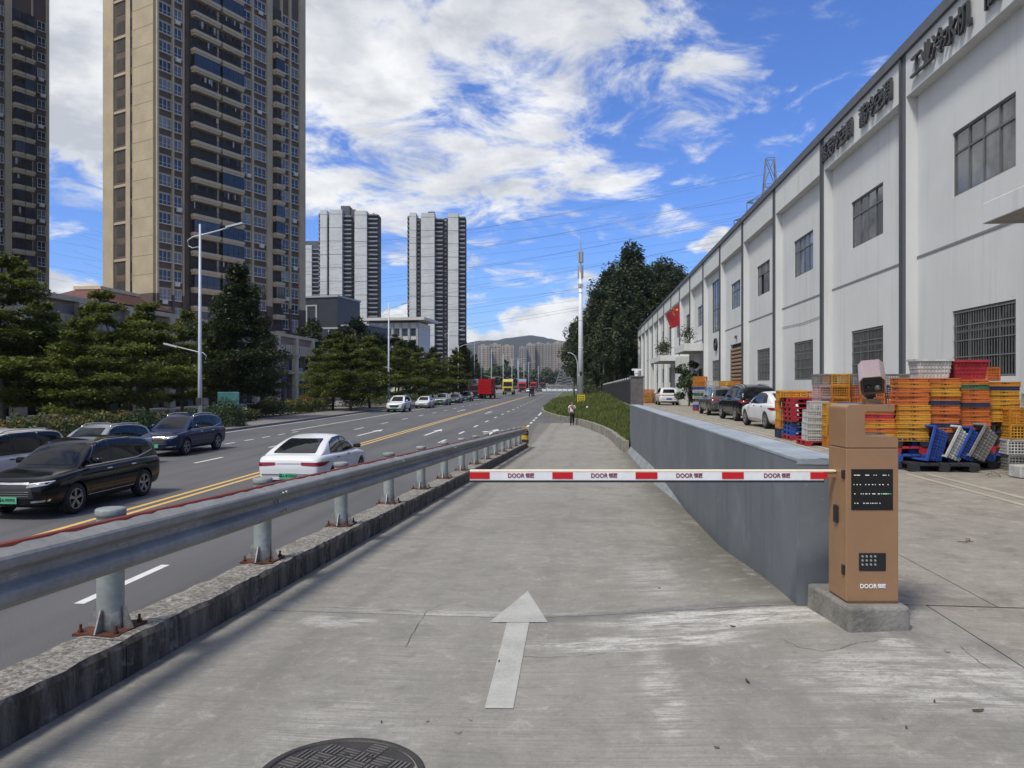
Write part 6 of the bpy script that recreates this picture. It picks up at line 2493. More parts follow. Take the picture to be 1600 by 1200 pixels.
def clump_tree(h, r, seed, n_cl=38, leaf=.32, m='leaf_euc', base=.30, bark='bark_pale', per=150, tall=True):
    """tall tree with ragged clumps hanging round a pale stem"""
    g = np.random.default_rng(seed)
    q = random.Random(seed)
    tb = MB()
    pts = [Vector((q.uniform(-.25, .25) * i * .4, q.uniform(-.25, .25) * i * .4, h * .95 * i / 7)) for i in range(8)]
    pts[0] = Vector((0, 0, -.5))
    tb.path(pts, [.26 * h / 25 * (1.15 - i / 7.2) + .02 for i in range(8)], 7)
    Cs = []
    for k in range(n_cl):
        f = (k + q.random()) / n_cl
        z0 = h * (base + (1 - base) * f)
        env = r * (sin(pi * min(1, .18 + .80 * f)) ** .7) * (1.0 if f < .8 else (1.25 - f) / .45)
        a = q.uniform(0, 6.28)
        d_ = env * q.uniform(.25, 1.0)
        tp = pts[min(7, int(z0 / h * 7))]
        c0 = Vector((tp.x + cos(a) * d_, tp.y + sin(a) * d_, z0))
        tb.path([Vector((tp.x, tp.y, z0 - d_ * .55)), (Vector((tp.x, tp.y, z0 - d_ * .2)) + c0) / 2, c0], [.05 * h / 25, .035 * h / 25, .012], 4)
        cr = r * q.uniform(.24, .46)
        n = int(per * q.uniform(.7, 1.4))
        u = g.normal(0, 1, (n, 3))
        u /= np.linalg.norm(u, axis=1)[:, None]
        rad = cr * g.uniform(.25, 1, n) ** .5
        c = u * rad[:, None] * np.array([1, 1, 1.25 if tall else .8]) + np.array(c0)
        Cs.append(c)
    C = np.concatenate(Cs)
    cen = np.array([0, 0, h * .6])
    N = C - cen
    N /= np.linalg.norm(N, axis=1)[:, None] + 1e-9
    N = N * .6 + np.array([0, 0, .5])
    return tb.mesh('trunk', MATS[bark], True), leaf_mesh('crown', C, N, np.full(len(C), leaf), .5, MATS[m], .7)


def put_tree(me, label, x, y, z, sc=1.0, rz=0.0, name='tree', cat='tree', group=None, sz=1.0):
    t = thing(name, label, cat, (x, y, z), rz, group)
    t.scale = (sc, sc, sc * sz)
    obj('trunk', me[0], t)
    obj('crown', me[1], t)
    return t


TA = tier_tree(9.5, 4.2, 8, 1)
TB = tier_tree(9.0, 3.8, 9, 2)
TC = tier_tree(10.5, 4.6, 10, 3)
TD = tier_tree(12.6, 4.3, 13, 4, True)
TE = tier_tree(7.5, 3.4, 7, 5)
GL = 'tiered street trees along the far pavement'
zp_ = Z_ROAD + .12
rows = [(TC, 4, 46, 1.02, 'large tiered tree at the left edge of the photo'), (TB, 62, 49, .92, 'tiered tree second from the left edge behind the copper hedge'), (TE, 118, 44, .88, 'smaller tiered tree between the two left lawn trees'), (TA, 171, 50, .96, 'tiered tree whose thin trunk stands behind the silver car roof'),
        (TB, 232, 57, 1.0, 'tiered tree directly left of the tall lamp post'), (TC, 285, 66, .88, 'tiered tree right behind the tall lamp post'), (TD, 368, 62, 1.0, 'tall dark tiered tree right of the tall lamp post'), (TA, 30, 62, 1.1, 'tiered tree in the back row at far left'), (TC, 140, 68, .95, 'back row tiered tree in front of the colonnade'), (TA, 205, 72, .9, 'back row tiered tree under the red tiled roof'),
        (TB, 330, 76, 1.0, 'back row tiered tree below the main tower'), (TD, 408, 80, .74, 'dark tiered tree beside the shop colonnade')]
for i, (me, px_, d_, sc_, lab) in enumerate(rows):
    put_tree(me, lab, PX(px_, d_), d_, zp_, sc_, i * 1.3, 'tiered_tree', 'tree', GL)
rows = [(TA, 520, 84, .92, 'tiered tree first right of the shop colonnade'), (TE, 548, 80, 1.05, 'low tiered tree in front of the dark palms'), (TB, 578, 90, .95, 'tiered tree just left of the second lamp post'), (TC, 622, 98, .82, 'tiered tree just right of the second lamp post'), (TA, 655, 108, .86, 'tiered tree behind the parked white saloon'), (TB, 684, 120, .86, 'tiered tree behind the parked silver SUV'), (TC, 708, 132, .84, 'tiered tree behind the dark parked cars'), (TD, 722, 158, .92, 'dark tree at the head of the lorry row'), (TD, 740, 215, .9, 'dark tree beyond the maroon lorry'),
        (TE, 500, 95, .95, 'tiered tree at the end of the shop colonnade'), (TD, 590, 118, .80, 'dark tree behind the second lamp post'), (TD, 640, 135, .85, 'dark tree behind the tiered row near the white block'), (TD, 676, 150, .82, 'dark tree left of the second white tower foot'), (TD, 720, 175, .9, 'dark tree under the second white tower')]
for i, (me, px_, d_, sc_, lab) in enumerate(rows):
    put_tree(me, lab, PX(px_, d_), d_, zp_, sc_, 2 + i * 1.7, 'tiered_tree', 'tree', GL)
# dark palms-like clump trees before the dark building
DK = [clump_tree(15, 4.2, 31, 26, .34, 'leaf_dark', .35, 'bark', 130, False), clump_tree(14, 4.0, 32, 26, .34, 'leaf_dark', .3, 'bark', 130, False)]
for i, (px_, d_, sc_, lab) in enumerate(((488, 132, .92, 'dark bushy tree before the dark framed building'), (520, 140, .90, 'dark bushy tree under the dark framed building corner'), (556, 150, 1.05, 'dark bushy tree rising above the tiered row'), (590, 158, .95, 'dark bushy tree left of the grey flat block'), (618, 165, .88, 'dark bushy tree in front of the grey flat block'), (648, 172, .82, 'dark bushy tree right of the grey flat block'))):
    put_tree(DK[i % 2], lab, PX(px_, d_), d_, zp_, sc_, i * 2.1, 'bushy_tree', 'tree', 'dark trees behind the street row')
# tall wood at the end of the factory
EU = [clump_tree(27, 5.2, 41, 62, .40), clump_tree(25, 4.8, 42, 58, .40), clump_tree(29, 5.6, 43, 66, .40)]
ws = [(897, 172, .62, 'slim tall tree at the left end of the dark wood'), (915, 160, .72, 'tall tree directly behind the white mast'), (932, 150, .74, 'tall tree right of the white mast'), (950, 158, .98, 'tall tree left of the highest crown in the wood'), (968, 152, 1.0, 'tall tree beside the highest crown in the wood'), (985, 165, 1.12, 'highest tree crown of the dark wood'), (1003, 172, 1.05, 'tall tree right of the highest crown'), (1020, 180, 1.1, 'tall tree above the factory end wall'), (1038, 178, 1.08, 'tall tree over the far factory roof'), (1056, 186, 1.14, 'tall tree second from right over the factory roof'), (1076, 190, 1.16, 'rightmost tall tree over the factory roof'),
      (925, 175, .68, 'back tree left in the dark wood'), (945, 182, .80, 'back tree in the middle of the wood'), (975, 190, .95, 'back tree behind the highest crown'), (1000, 158, .72, 'lower tree at the factory end wall'), (960, 142, .66, 'lower front tree beside the metal fence'), (990, 147, .70, 'lower front tree at the fence corner'), (1012, 200, 1.12, 'rear tree between the tall crowns'), (1046, 205, 1.16, 'rear tree above the roof line'), (938, 138, .42, 'small tree by the far end of the fence'), (1028, 168, 1.0, 'front tree above the far factory bays'), (1064, 172, 1.04, 'front tree above the middle of the wood over the roof'), (1088, 182, 1.14, 'tree just meeting the factory roof edge'), (1035, 160, .8, 'lower front tree at the far roof corner')]
for i, (px_, d_, sc_, lab) in enumerate(ws):
    put_tree(EU[i % 3], lab, PX(px_, d_), d_, -1.2, sc_, i * 1.9, 'tall_tree', 'tree', 'tall trees of the dark wood')
# undergrowth below the wood
n = 9000
u = RN.uniform(0, 1, (n, 2))
yy = 120 + 90 * u[:, 0]
xx = (PX(1, 1) * 0 + (898 + (1010 - 898) * u[:, 1] - 800) / 1150) * yy
C = np.stack([xx, yy, -1.2 + RN.uniform(0, 1, n) ** 1.5 * (5.5 * np.clip((yy - 128) / 20, .15, 1))], axis=1)
keep = (xx * cos(TH_RAMP) - yy * sin(TH_RAMP)) > -1.5
C = C[keep]
ug = obj('undergrowth', leaf_mesh('undergrowth', C, np.tile(np.array([0, -.4, .7]), (len(C), 1)), np.full(len(C), .36), .55, MATS['leaf_euc'], .7))
tag(ug, 'dark undergrowth below the tall trees', 'undergrowth', kind='stuff')


# hedges and shrubs ---------------------------------------------------
def hedge(label, w0, w1, s0, s1, h, seed, copper=.5, n=None, name='hedge', group='clipped hedges on the far pavement', F=RO, z=zp_):
    g = np.random.default_rng(seed)
    n = n or int((s1 - s0) * (w1 - w0) * 330)
    u = g.uniform(0, 1, (n, 3))
    s = s0 + (s1 - s0) * u[:, 0]
    w = w0 + (w1 - w0) * u[:, 1]
    hh = h * (.86 + .16 * np.sin(s * 2.1 + seed) * np.sin(s * .83) + .10 * np.sin(w * 4 + s * 5))
    zz = z + hh * u[:, 2] ** .55
    a, c = F(1, 0), F(0, 1)
    base = F((w0 + w1) / 2, (s0 + s1) / 2, z)
    C = np.stack([a.x * w + c.x * s - base.x, a.y * w + c.y * s - base.y, zz - z], axis=1)
    cop = g.uniform(0, 1, n) < copper * np.clip((C[:, 2] / h - .55) * 2.4, 0, 1) * (.5 + .5 * np.sin(s * 1.3 + 1))
    t = thing(name, label, 'hedge', base, 0, group)
    N = np.tile(np.array([.2, -.3, .8]), (n, 1))
    obj('foliage', leaf_mesh('foliage', C[~cop], N[~cop], np.full((~cop).sum(), .085), .6, MATS['leaf_hedge'], .8), t)
    if cop.sum() > 5:
        obj('copper_tips', leaf_mesh('copper_tips', C[cop], N[cop], np.full(cop.sum(), .085), .6, MATS['leaf_copper'], .8), t)
    return t


def bush(label, x, y, r, h, seed, m='leaf_shrub', z=zp_, n=2600, leaf=.07, name='round_bush', group='rounded shrubs'):
    g = np.random.default_rng(seed)
    u = g.normal(0, 1, (n, 3))
    u /= np.linalg.norm(u, axis=1)[:, None]
    u[:, 2] = np.abs(u[:, 2])
    rad = g.uniform(.55, 1, n) ** .6 * (1 + .12 * np.sin(u[:, 0] * 7 + seed) * np.cos(u[:, 1] * 6))
    C = u * rad[:, None] * np.array([r, r, h])
    t = thing(name, label, 'bush', (x, y, z), 0, group)
    obj('foliage', leaf_mesh('foliage', C, u + np.array([0, 0, .3]), np.full(n, leaf), .6, MATS[m], .6), t)
    st = MB()
    for a in range(4):
        st.tube((0, 0, -.05), (cos(a * 1.6) * r * .5, sin(a * 1.6) * r * .5, h * .6), .02, .008, 5)
    st.build('stem', MATS['bark'], t)
    return t


hedge('long copper-tipped hedge behind the cars at far left', -25.8, -24.2, 17, 40, 1.5, 3, .85)
hedge('green hedge strip behind the copper-tipped hedge', -28.2, -26.4, 22, 58, 1.15, 4, .25, n=9000)
hedge('copper-tipped hedge in front of the shop steps', -28.0, -26.3, 61, 81, 1.45, 5, .9)
hedge('low dark hedge along the tiered trees', -27.0, -25.2, 84, 132, 1.25, 6, .35, n=11000)
hedge('dark hedge strip right of the round bushes', -26.6, -25.0, 46, 58, 1.0, 7, .3)
bush('neat round green bush behind the silver car', PX(217, 40.5), 40.5, 1.05, 1.65, 1)
bush('broad green bush right of the dark blue SUV', PX(352, 51), 51, 1.5, 2.0, 2, n=3600)
bush('small round yellow-green bush at the shop hedge', PX(421, 72), 72, .9, 1.9, 3, 'leaf_hedge')
bush('small copper bush at the right end of the shop hedge', PX(478, 78), 78, .8, 1.7, 4, 'leaf_copper')
bush('low green bush at the lamp post foot', PX(300, 48.5), 48.5, 1.2, 1.3, 5)
# shrub by the factory door
sh = clump_tree(4.2, 1.5, 61, 16, .12, 'leaf_shrub', .12, 'bark', 170, False)
put_tree(sh, 'bushy green shrub beside the white car at the factory entrance', 15.95, 66.5, z_yard(66), .95, 0, 'entrance_shrub', 'shrub')
for i, (s_, lab) in enumerate(((77.5, 'potted plant nearest on the far factory canopy'), (79.5, 'second potted plant on the far factory canopy'), (81.8, 'furthest potted plant on the far factory canopy'), (66.5, 'potted plant on the canopy below the flag'))):
    q = RA(8.2 if s_ > 70 else 8.9, s_, 4.5 if s_ > 70 else 5.1)
    t = thing('potted_plant', lab, 'plant', q, 0, 'potted plants on the canopies')
    b = MB()
    b.lathe([(0, 0), (.18, 0), (.25, .4), (.22, .4), (.2, .36), (0, .36)], 12)
    b.build('pot', MATS['verge_kerb'], t, True)
    g = np.random.default_rng(70 + i)
    C = g.normal(0, .32, (420, 3)) * np.array([1, 1, 1.1]) + np.array([0, 0, .95])
    obj('foliage', leaf_mesh('foliage', C, np.tile(np.array([0, 0, 1.0]), (420, 1)), np.full(420, .09), .55, MATS['leaf_dark'], .7), t)

# ------------------------------------------------------------------ grass verge
def verge_x(y):
    for (x0, y0), (x1, y1) in zip(VERGE[:-1], VERGE[1:]):
        if y0 <= y <= y1:
            return x0 + (x1 - x0) * (y - y0) / (y1 - y0)
    return VERGE[-1][0] if y > VERGE[-1][1] else VERGE[0][0]


def fence_x(y):
    return RA(2.95, y / cos(TH_RAMP)).x


def verge_h(x, y):
    x0, x1 = verge_x(y) + .22, fence_x(y) if y > 33 else verge_x(y) + 1.2
    f = max(0, min(1, (x - x0) / max(.3, x1 - x0)))
    hk = .33 - .16 * sst(y, 80, 100)
    z0 = z_ramp(y) + hk
    z1 = (-.05 if y < 100 else -.05 - .8 * sst(y, 100, 170))
    if y < 40:
        z1 = z0 + (z1 - z0) * sst(y, 30, 40)
    return z0 + (z1 - z0) * (f ** .8) + .06 * mnoise.noise(Vector((x * .6, y * .6, 0))) * min(1, f * 5)


b = MB()
ysv = [31 + i * 1.5 for i in range(70)] + [136 + 8 * i for i in range(20)]
rowsv = []
for y in ysv:
    x0, x1 = verge_x(y) + .2, (fence_x(y) + .2 if y < 136 else fence_x(y) + 14)
    rowsv.append([(x0 + (x1 - x0) * k / 10, y, verge_h(x0 + (x1 - x0) * k / 10, y)) for k in range(11)])
b.add([v for r in rowsv for v in r], [(i * 11 + k, i * 11 + k + 1, (i + 1) * 11 + k + 1, (i + 1) * 11 + k) for i in range(len(ysv) - 1) for k in range(10)])
mat('verge_soil', (0.075, 0.10, 0.028), 0.95, 0.3, 1.4, world_co=True, col2=(0.045, 0.055, 0.02))
tag(b.build('grass_bank', MATS['verge_soil'], None, True), kind='structure')
g = np.random.default_rng(5)
nb = 42000
V_, cnt = [], 0
yy = 31 + 95 * g.uniform(0, 1, nb) ** 1.45
P_ = []
for y in yy:
    x0, x1 = verge_x(y) + .25, fence_x(y) if y > 33 else verge_x(y) + 1.0
    x = x0 + (x1 - x0) * rnd.random()
    z = verge_h(x, y)
    tuft = .55 + .9 * max(0, mnoise.noise(Vector((x * .9, y * .5, 4))) + .25)
    hgt = rnd.uniform(.10, .34) * tuft * (1 + (y - 31) / 120)
    a = rnd.uniform(0, 6.28)
    wd = rnd.uniform(.02, .045) * (1 + (y - 31) / 60)
    lx, ly = rnd.uniform(-.5, .5) * hgt, rnd.uniform(-.5, .5) * hgt
    P_ += [(x - cos(a) * wd, y - sin(a) * wd, z - .02), (x + cos(a) * wd, y + sin(a) * wd, z - .02), (x + lx, y + ly, z + hgt)]
me = bpy.data.meshes.new('grass')
me.vertices.add(len(P_))
me.vertices.foreach_set('co', np.array(P_, dtype=np.float32).ravel())
me.loops.add(len(P_))
me.loops.foreach_set('vertex_index', np.arange(len(P_), dtype=np.int32))
me.polygons.add(nb)
me.polygons.foreach_set('loop_start', np.arange(nb, dtype=np.int32) * 3)
me.polygons.foreach_set('loop_total', np.full(nb, 3, dtype=np.int32))
me.materials.append(MATS['grass_blade'])
me.update(calc_edges=True)
tag(obj('grass', me), 'rough green grass covering the bank beside the road', 'grass', kind='stuff')
# far belt of trees before the hills, one mass
n = 90000
g = np.random.default_rng(8)
px_ = g.uniform(470, 1000, n)
d_ = np.where(g.uniform(0, 1, n) < .6, g.uniform(400, 640, n), g.uniform(705, 800, n))
top = 11.5 + 1.6 * np.sin(px_ * .09) + 1.3 * np.sin(px_ * .31 + 1) + g.normal(0, .9, n)
top = np.where(d_ > 700, top * 1.25, top)
zt_ = Z_ROAD + top * g.uniform(.1, 1, n) ** .6
C = np.stack([(px_ - 800) / 1150 * d_, d_, zt_], axis=1)
wr = C[:, 0] * cos(TH_ROAD) - C[:, 1] * sin(TH_ROAD)
C = C[(wr < -25) | (wr > 2) | (d_ > 700)]
tag(obj('far_wood', leaf_mesh('far_wood', C, np.tile(np.array([0, -.5, .8]), (len(C), 1)), np.full(len(C), 1.3), .7, MATS['wood_far'], .7)), 'far green tree belt below the distant flats', 'wood', kind='stuff')
# ================================================================== towers and shops
mat('tower_beige', (0.43, 0.355, 0.24), 0.8, 0.10, 0.3, bump=0.1)
mat('tower_brown', (0.12, 0.085, 0.062), 0.8, 0.15, 0.4)
mat('tower_base', (0.105, 0.072, 0.060), 0.8, 0.15, 0.4)
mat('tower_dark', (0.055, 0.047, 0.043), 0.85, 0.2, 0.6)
mat('tower_line', (0.17, 0.145, 0.11), 0.8, 0.1)
mat('frame_pale', (0.60, 0.58, 0.52), 0.6, 0.08)
mat('rail_dark', (0.045, 0.042, 0.042), 0.6, 0.1, metal=0.3)
glass_mat('tower_glass', (0.020, 0.026, 0.036), 0.07, 0.55, (0.07, 0.09, 0.12), 0.12)
glass_mat('tower_curtain', (0.10, 0.105, 0.11), 0.15, 0.5, (0.26, 0.26, 0.25), 0.2)
LAUN = [mat('cloth_white', (0.40, 0.40, 0.41), 0.9, 0.1), mat('cloth_red', (0.10, 0.045, 0.05), 0.9, 0.1), mat('cloth_blue', (0.06, 0.075, 0.12), 0.9, 0.1), mat('cloth_dark', (0.03, 0.03, 0.035), 0.9, 0.1)]
FP = 3.0


_a = MB()
_a.box(-.42, .42, -.5, -.12, -.72, -.14)
_a.lathe([(.22, -.505), (.24, -.52), (.0, -.515)], 10, axis='y', c=(.1, 0, -.43))
AC_ME = _a.mesh('air_conditioner', MATS['frame_pale'])


class Tower:
    """facade frame: u along the front, v outwards (towards the viewer), z up"""
    def __init__(self, name, label, P, Q, zg, cat='building'):
        self.P, self.Q = Vector((*P, 0)), Vector((*Q, 0))
        d = (self.Q - self.P)
        self.L = d.length
        self.root = thing(name, label, cat, (P[0], P[1], zg), atan2(d.y, d.x))
        self.zg = zg

    def u_of(self, p):
        """u whose image column is p"""
        k = (p - 800) / 1150
        P, D = self.P, (self.Q - self.P) / self.L
        return (k * P.y - P.x) / (D.x - k * D.y)


def tower_window(wd, ht, cols):
    f = MB()
    t = .06
    f.box(-wd / 2, wd / 2, -.10, .02, 0, t)
    f.box(-wd / 2, wd / 2, -.08, .02, ht - t, ht)
    for i in range(cols + 1):
        x = -wd / 2 + (wd - t) * i / cols
        f.box(x, x + t, -.08, .02, t, ht - t)
    f.box(-wd / 2 + t, wd / 2 - t, -.06, .018, ht * .34, ht * .34 + .045)
    f.box(-wd / 2 - .06, wd / 2 + .06, -.28, .02, -.10, -.001)
    g = MB()
    g.box(-wd / 2 + .03, wd / 2 - .03, -.02, .0, .03, ht - .03)
    return f.mesh('window', MATS['frame_pale']), g.mesh('pane', MATS['tower_glass']), g.mesh('pane', MATS['tower_curtain'])


def tower_facade(T, cols, balconies, piers, n_floor, f0, z_base, H, depth, seed=1):
    q = random.Random(seed)
    r = T.root
    b = MB()
    b.box(0.02, T.L - .02, .0, depth, 0, H)
    b.build('wall', MATS['tower_brown'], r)
    for (u0, u1) in piers:
        b = MB()
        b.box(u0, u1, -.42, .02, z_base, H + .1)
        b.build('pier', MATS['tower_beige'], r)
        b = MB()
        b.box(u0 - .03, u1 + .03, -.47, .02, 0, z_base - .002)
        b.build('pier', MATS['tower_base'], r)
    cache = {}
    for (u0, u1, nc) in cols:
        wd = u1 - u0 - .1
        key = round(wd, 2)
        if key not in cache:
            cache[key] = tower_window(wd, 1.72, nc)
        fm_, g1, g2 = cache[key]
        for i in range(n_floor):
            z = f0 + FP * i
            w = obj('window', fm_, r, loc=((u0 + u1) / 2, -.06, z + .95))
            obj('pane', g2 if q.random() < .38 else g1, w)
            if q.random() < .16:
                obj('air_conditioner', AC_ME, w, loc=(q.uniform(-.3, .3), 0, 0))
    rail_c, slab_c, encl_c = {}, {}, {}
    for (u0, u1) in balconies:
        wd = u1 - u0
        key = round(wd, 2)
        if key not in slab_c:
            s = MB()
            s.box(0, wd, -1.35, -.43, -.52, .06)
            s.box(-.12, wd + .12, -1.47, -.43, -.16, .34)
            slab_c[key] = s.mesh('balcony', MATS['tower_beige'])
            t = MB()
            for i in range(int(wd / .22)):
                t.box(.05 + .22 * i, .075 + .22 * i, -1.38, -1.35, .14, 1.15)
            t.box(0, wd, -1.40, -1.34, 1.12, 1.19)
            t.box(0, wd, -1.385, -1.355, .62, .66)
            rail_c[key] = t.mesh('railing', MATS['rail_dark'])
            e = MB()
            nn = max(3, int(wd / 1.0))
            for i in range(nn + 1):
                x = wd * i / nn
                e.box(x - .03, x + .03, -1.33, -1.27, .14, 2.5)
            for z in (1.2, 2.45):
                e.box(0, wd, -1.33, -1.27, z - .03, z + .03)
            e2 = MB()
            e2.box(.02, wd - .02, -1.31, -1.29, .16, 2.46)
            encl_c[key] = (e.mesh('glazing_frame', MATS['rail_dark']), e2.mesh('glazing', MATS['tower_glass']))
        # dark recess behind
        b = MB()
        b.box(u0, u1, -.005, .0, 6, H)
        for i in range(n_floor):
            z = f0 + FP * i
            bo = obj('balcony', slab_c[key], r, loc=(u0, 0, z))
            if q.random() < .28:
                obj('glazing_frame', encl_c[key][0], bo)
                obj('glazing', encl_c[key][1], bo)
            else:
                obj('railing', rail_c[key], bo)
                if q.random() < .6:
                    c = MB()
                    x = q.uniform(.1, .5)
                    while x < wd - .5:
                        w_ = q.uniform(.18, .42)
                        c.box(x, x + w_, -1.0, -.98, q.uniform(1.0, 1.7), 2.3, mi=q.choice((0, 1, 2, 3, 3)))
                        x += w_ + q.uniform(.05, .8)
                    if c.V:
                        co = c.build('laundry', LAUN, bo)
                        tag(co, kind='stuff')
                d = MB()
                d.box(wd * .1, wd * .9, -.44, -.43, .1, 2.3)
                obj('balcony_door', d.mesh('balcony_door', MATS['tower_dark']), bo)
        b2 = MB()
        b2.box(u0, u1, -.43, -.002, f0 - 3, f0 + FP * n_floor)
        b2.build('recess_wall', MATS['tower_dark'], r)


zg = -1.2
T1 = Tower('apartment_tower', 'tall beige and brown apartment tower rising out of frame behind the street trees', (-55.7, 115.0), (-40.3, 142.6), zg)
U = T1.u_of
cols = [(U(246.5), U(267), 3), (U(270), U(283.5), 2), (U(378), U(391), 2), (U(395), U(415), 3), (U(440), U(450), 2), (U(453.5), U(465.5), 2)]
balc = [(U(296), U(336)), (U(340), U(373)), (U(424), U(436.5))]
piers = [(0, U(246)), (U(267.3), U(269.8)), (U(283.8), U(285.6)), (U(336.3), U(339.7)), (U(374), U(377.5)), (U(391.5), U(394.6)), (U(415.5), U(423.5)), (U(437.2), U(439.5)), (U(450.4), U(453)), (U(466), T1.L)]
tower_facade(T1, cols, balc, piers, 24, .2, 17.0, 99, 13, 4)
# floor bands in the window strips
for (a, c) in ((U(246), U(284)), (U(377.5), U(415)), (U(439.5), U(466))):
    for i in range(24):
        b = MB()
        b.box(a, c, -.16, .02, .2 + FP * i + 2.72, .2 + FP * i + 2.86)
        b.build('floor_band', MATS['tower_beige'], T1.root)
# left flank: local v axis (y) runs back from the corner
b = MB()
b.box(-.42, .04, .02, 5.2, 17, 99)
b.build('corner_block', MATS['tower_beige'], T1.root)
b = MB()
b.box(-.46, .02, .02, 5.25, 0, 16.995)
b.build('corner_block', MATS['tower_base'], T1.root)
b = MB()
b.box(-.30, .04, 6.0, 7.1, 14, 99)
b.build('flank_pier', MATS['tower_beige'], T1.root)
b = MB()
b.box(-.42, .04, 10.2, 13, 14, 99)
b.build('flank_pier', MATS['tower_beige'], T1.root)
b = MB()
b.box(-.12, .03, 5.2, 13, 14, 99)
b.build('flank_recess', MATS['tower_brown'], T1.root)
for i in range(27):
    b = MB()
    b.box(-.435, -.41, .06, 5.2, 17 + FP * i, 17.05 + FP * i)
    b.build('panel_joint', MATS['tower_line'], T1.root)
    b = MB()
    b.box(-.20, -.13, 5.25, 5.95, 17.6 + FP * i, 19.3 + FP * i)
    b.build('window', MATS['tower_glass'], T1.root)
    if i % 2 == 0:
        b = MB()
        b.box(-.30, -.12, 7.1, 10.2, 16.6 + FP * i, 17.0 + FP * i)
        b.build('floor_band', MATS['tower_beige'], T1.root)
    b = MB()
    b.box(-.16, -.125, 7.6, 9.7, 17.5 + FP * i, 19.4 + FP * i)
    b.build('window', MATS['tower_dark'], T1.root)

T2 = Tower('apartment_tower', 'dark apartment tower cut off by the left edge of the photo', (-109.0, 107.0), (-89.5, 142.0), zg)
U = T2.u_of
cols = [(U(-60), U(-38), 3), (U(-10), U(5.5), 3), (U(57.5), U(71), 2)]
balc = [(U(18), U(33)), (U(33.5), U(48)), (U(-36), U(-12))]
piers = [(U(6.5), U(17)), (U(-11.5), U(-10.3)), (U(71.4), T2.L), (0, U(-61)), (U(48.6), U(50))]
tower_facade(T2, cols, balc, piers, 24, .4, 17.0, 92, 14, 9)

# ------------------------------------------------------------------ shop podium
mat('stone_beige', (0.60, 0.48, 0.32), 0.85, 0.12, 0.6, bump=0.15, world_co=True)
mat('stone_shadow', (0.40, 0.31, 0.205), 0.85, 0.1, 0.6)
mat('stone_pink', (0.30, 0.22, 0.17), 0.85, 0.15, 0.9)
mat('shop_dark', (0.022, 0.024, 0.03), 0.35, 0.2, 0.5)
mat('sign_blue', (0.025, 0.04, 0.22), 0.5, 0.1)
mat('sign_red', (0.40, 0.05, 0.03), 0.5, 0.1)
mat('sign_pale', (0.45, 0.52, 0.58), 0.5, 0.1)
mat('roof_tile_red', (0.13, 0.055, 0.045), 0.85, 0.2, 2)
mat('plaza_stone', (0.42, 0.385, 0.34), 0.85, 0.12, 0.5, world_co=True)
ZP = -1.1
pod = thing('shop_podium', 'long beige two-storey shop colonnade behind the street trees', 'building', RO(-45, 40, ZP), -TH_ROAD)


def pb(name, w0, w1, s0, s1, z0, z1, m, par=None, bevel=0):
    b = MB()
    b.box(w0 + 45, w1 + 45, s0 - 40, s1 - 40, z0 - ZP, z1 - ZP)
    return b.build(name, MATS[m], par or pod, bevel=bevel)


SE = 134.0
pb('wall', -56, -46.6, 40, SE, ZP, 9.0, 'stone_shadow')
pb('cornice', -56.4, -44.6, 39.6, SE + .4, 9.05, 9.5, 'stone_beige')
pb('frieze', -56, -45.15, 40, SE, 7.9, 9.05, 'stone_pink')
pb('parapet', -56, -45.0, 40, SE, 6.3, 7.9, 'stone_beige')
for k in range(95):
    s = 40.4 + k
    pb('parapet_rib', -45.0, -44.93, s, s + .12, 6.5, 7.7, 'stone_shadow')
pb('ledge', -47, -44.8, 40, SE, 3.2, 3.7, 'stone_beige')
for k in range(13):
    s = 41 + 7.6 * k
    c = pb('column', -45.35, -44.55, s, s + 1.1, ZP, 9.05, 'stone_beige', bevel=.05)
    pb('capital', -45.45, -44.45, s - .12, s + 1.22, 5.9, 6.25, 'stone_beige', c)
    if k < 12:
        w = pb('window', -46.65, -46.5, s + 1.6, s + 7.0, 3.8, 6.2, 'frame_pale')
        for j in range(4):
            pb('pane', -46.5, -46.46, s + 1.7 + 1.32 * j, s + 2.9 + 1.32 * j, 3.9, 6.1, 'tower_glass', w)
        pb('shop_front', -46.6, -46.45, s + 1.3, s + 7.3, ZP, 2.0, 'shop_dark')
        sg = pb('shop_sign', -46.0, -45.8, s + 1.3, s + 7.3, 2.1, 3.15, ['sign_pale', 'sign_red', 'sign_blue', 'sign_pale', 'sign_red', 'sign_blue', 'sign_pale', 'sign_pale', 'sign_red', 'sign_blue', 'sign_pale', 'sign_blue'][k])
        m_ = MB()
        q = random.Random(k)
        x = s + 1.8
        while x < s + 6.6:
            ln = q.uniform(.25, .5)
            m_.box(-45.8 + 45, -45.77 + 45, x - 40, x + ln - 40, 2.4 - ZP, 2.9 - ZP)
            x += ln + .18
        tag(m_.build('sign_lettering', MATS['cloth_white'], sg), kind='stuff')
        pb('air_conditioner', -46.3, -45.9, s + 5.6, s + 6.5, 3.72, 4.35, 'frame_pale', bevel=.03)
pb('step', -44.4, -42.2, 40, SE, Z_ROAD, ZP + .02, 'plaza_stone')
pb('step', -42.2, -41.6, 40, SE, Z_ROAD, ZP - .14, 'plaza_stone')
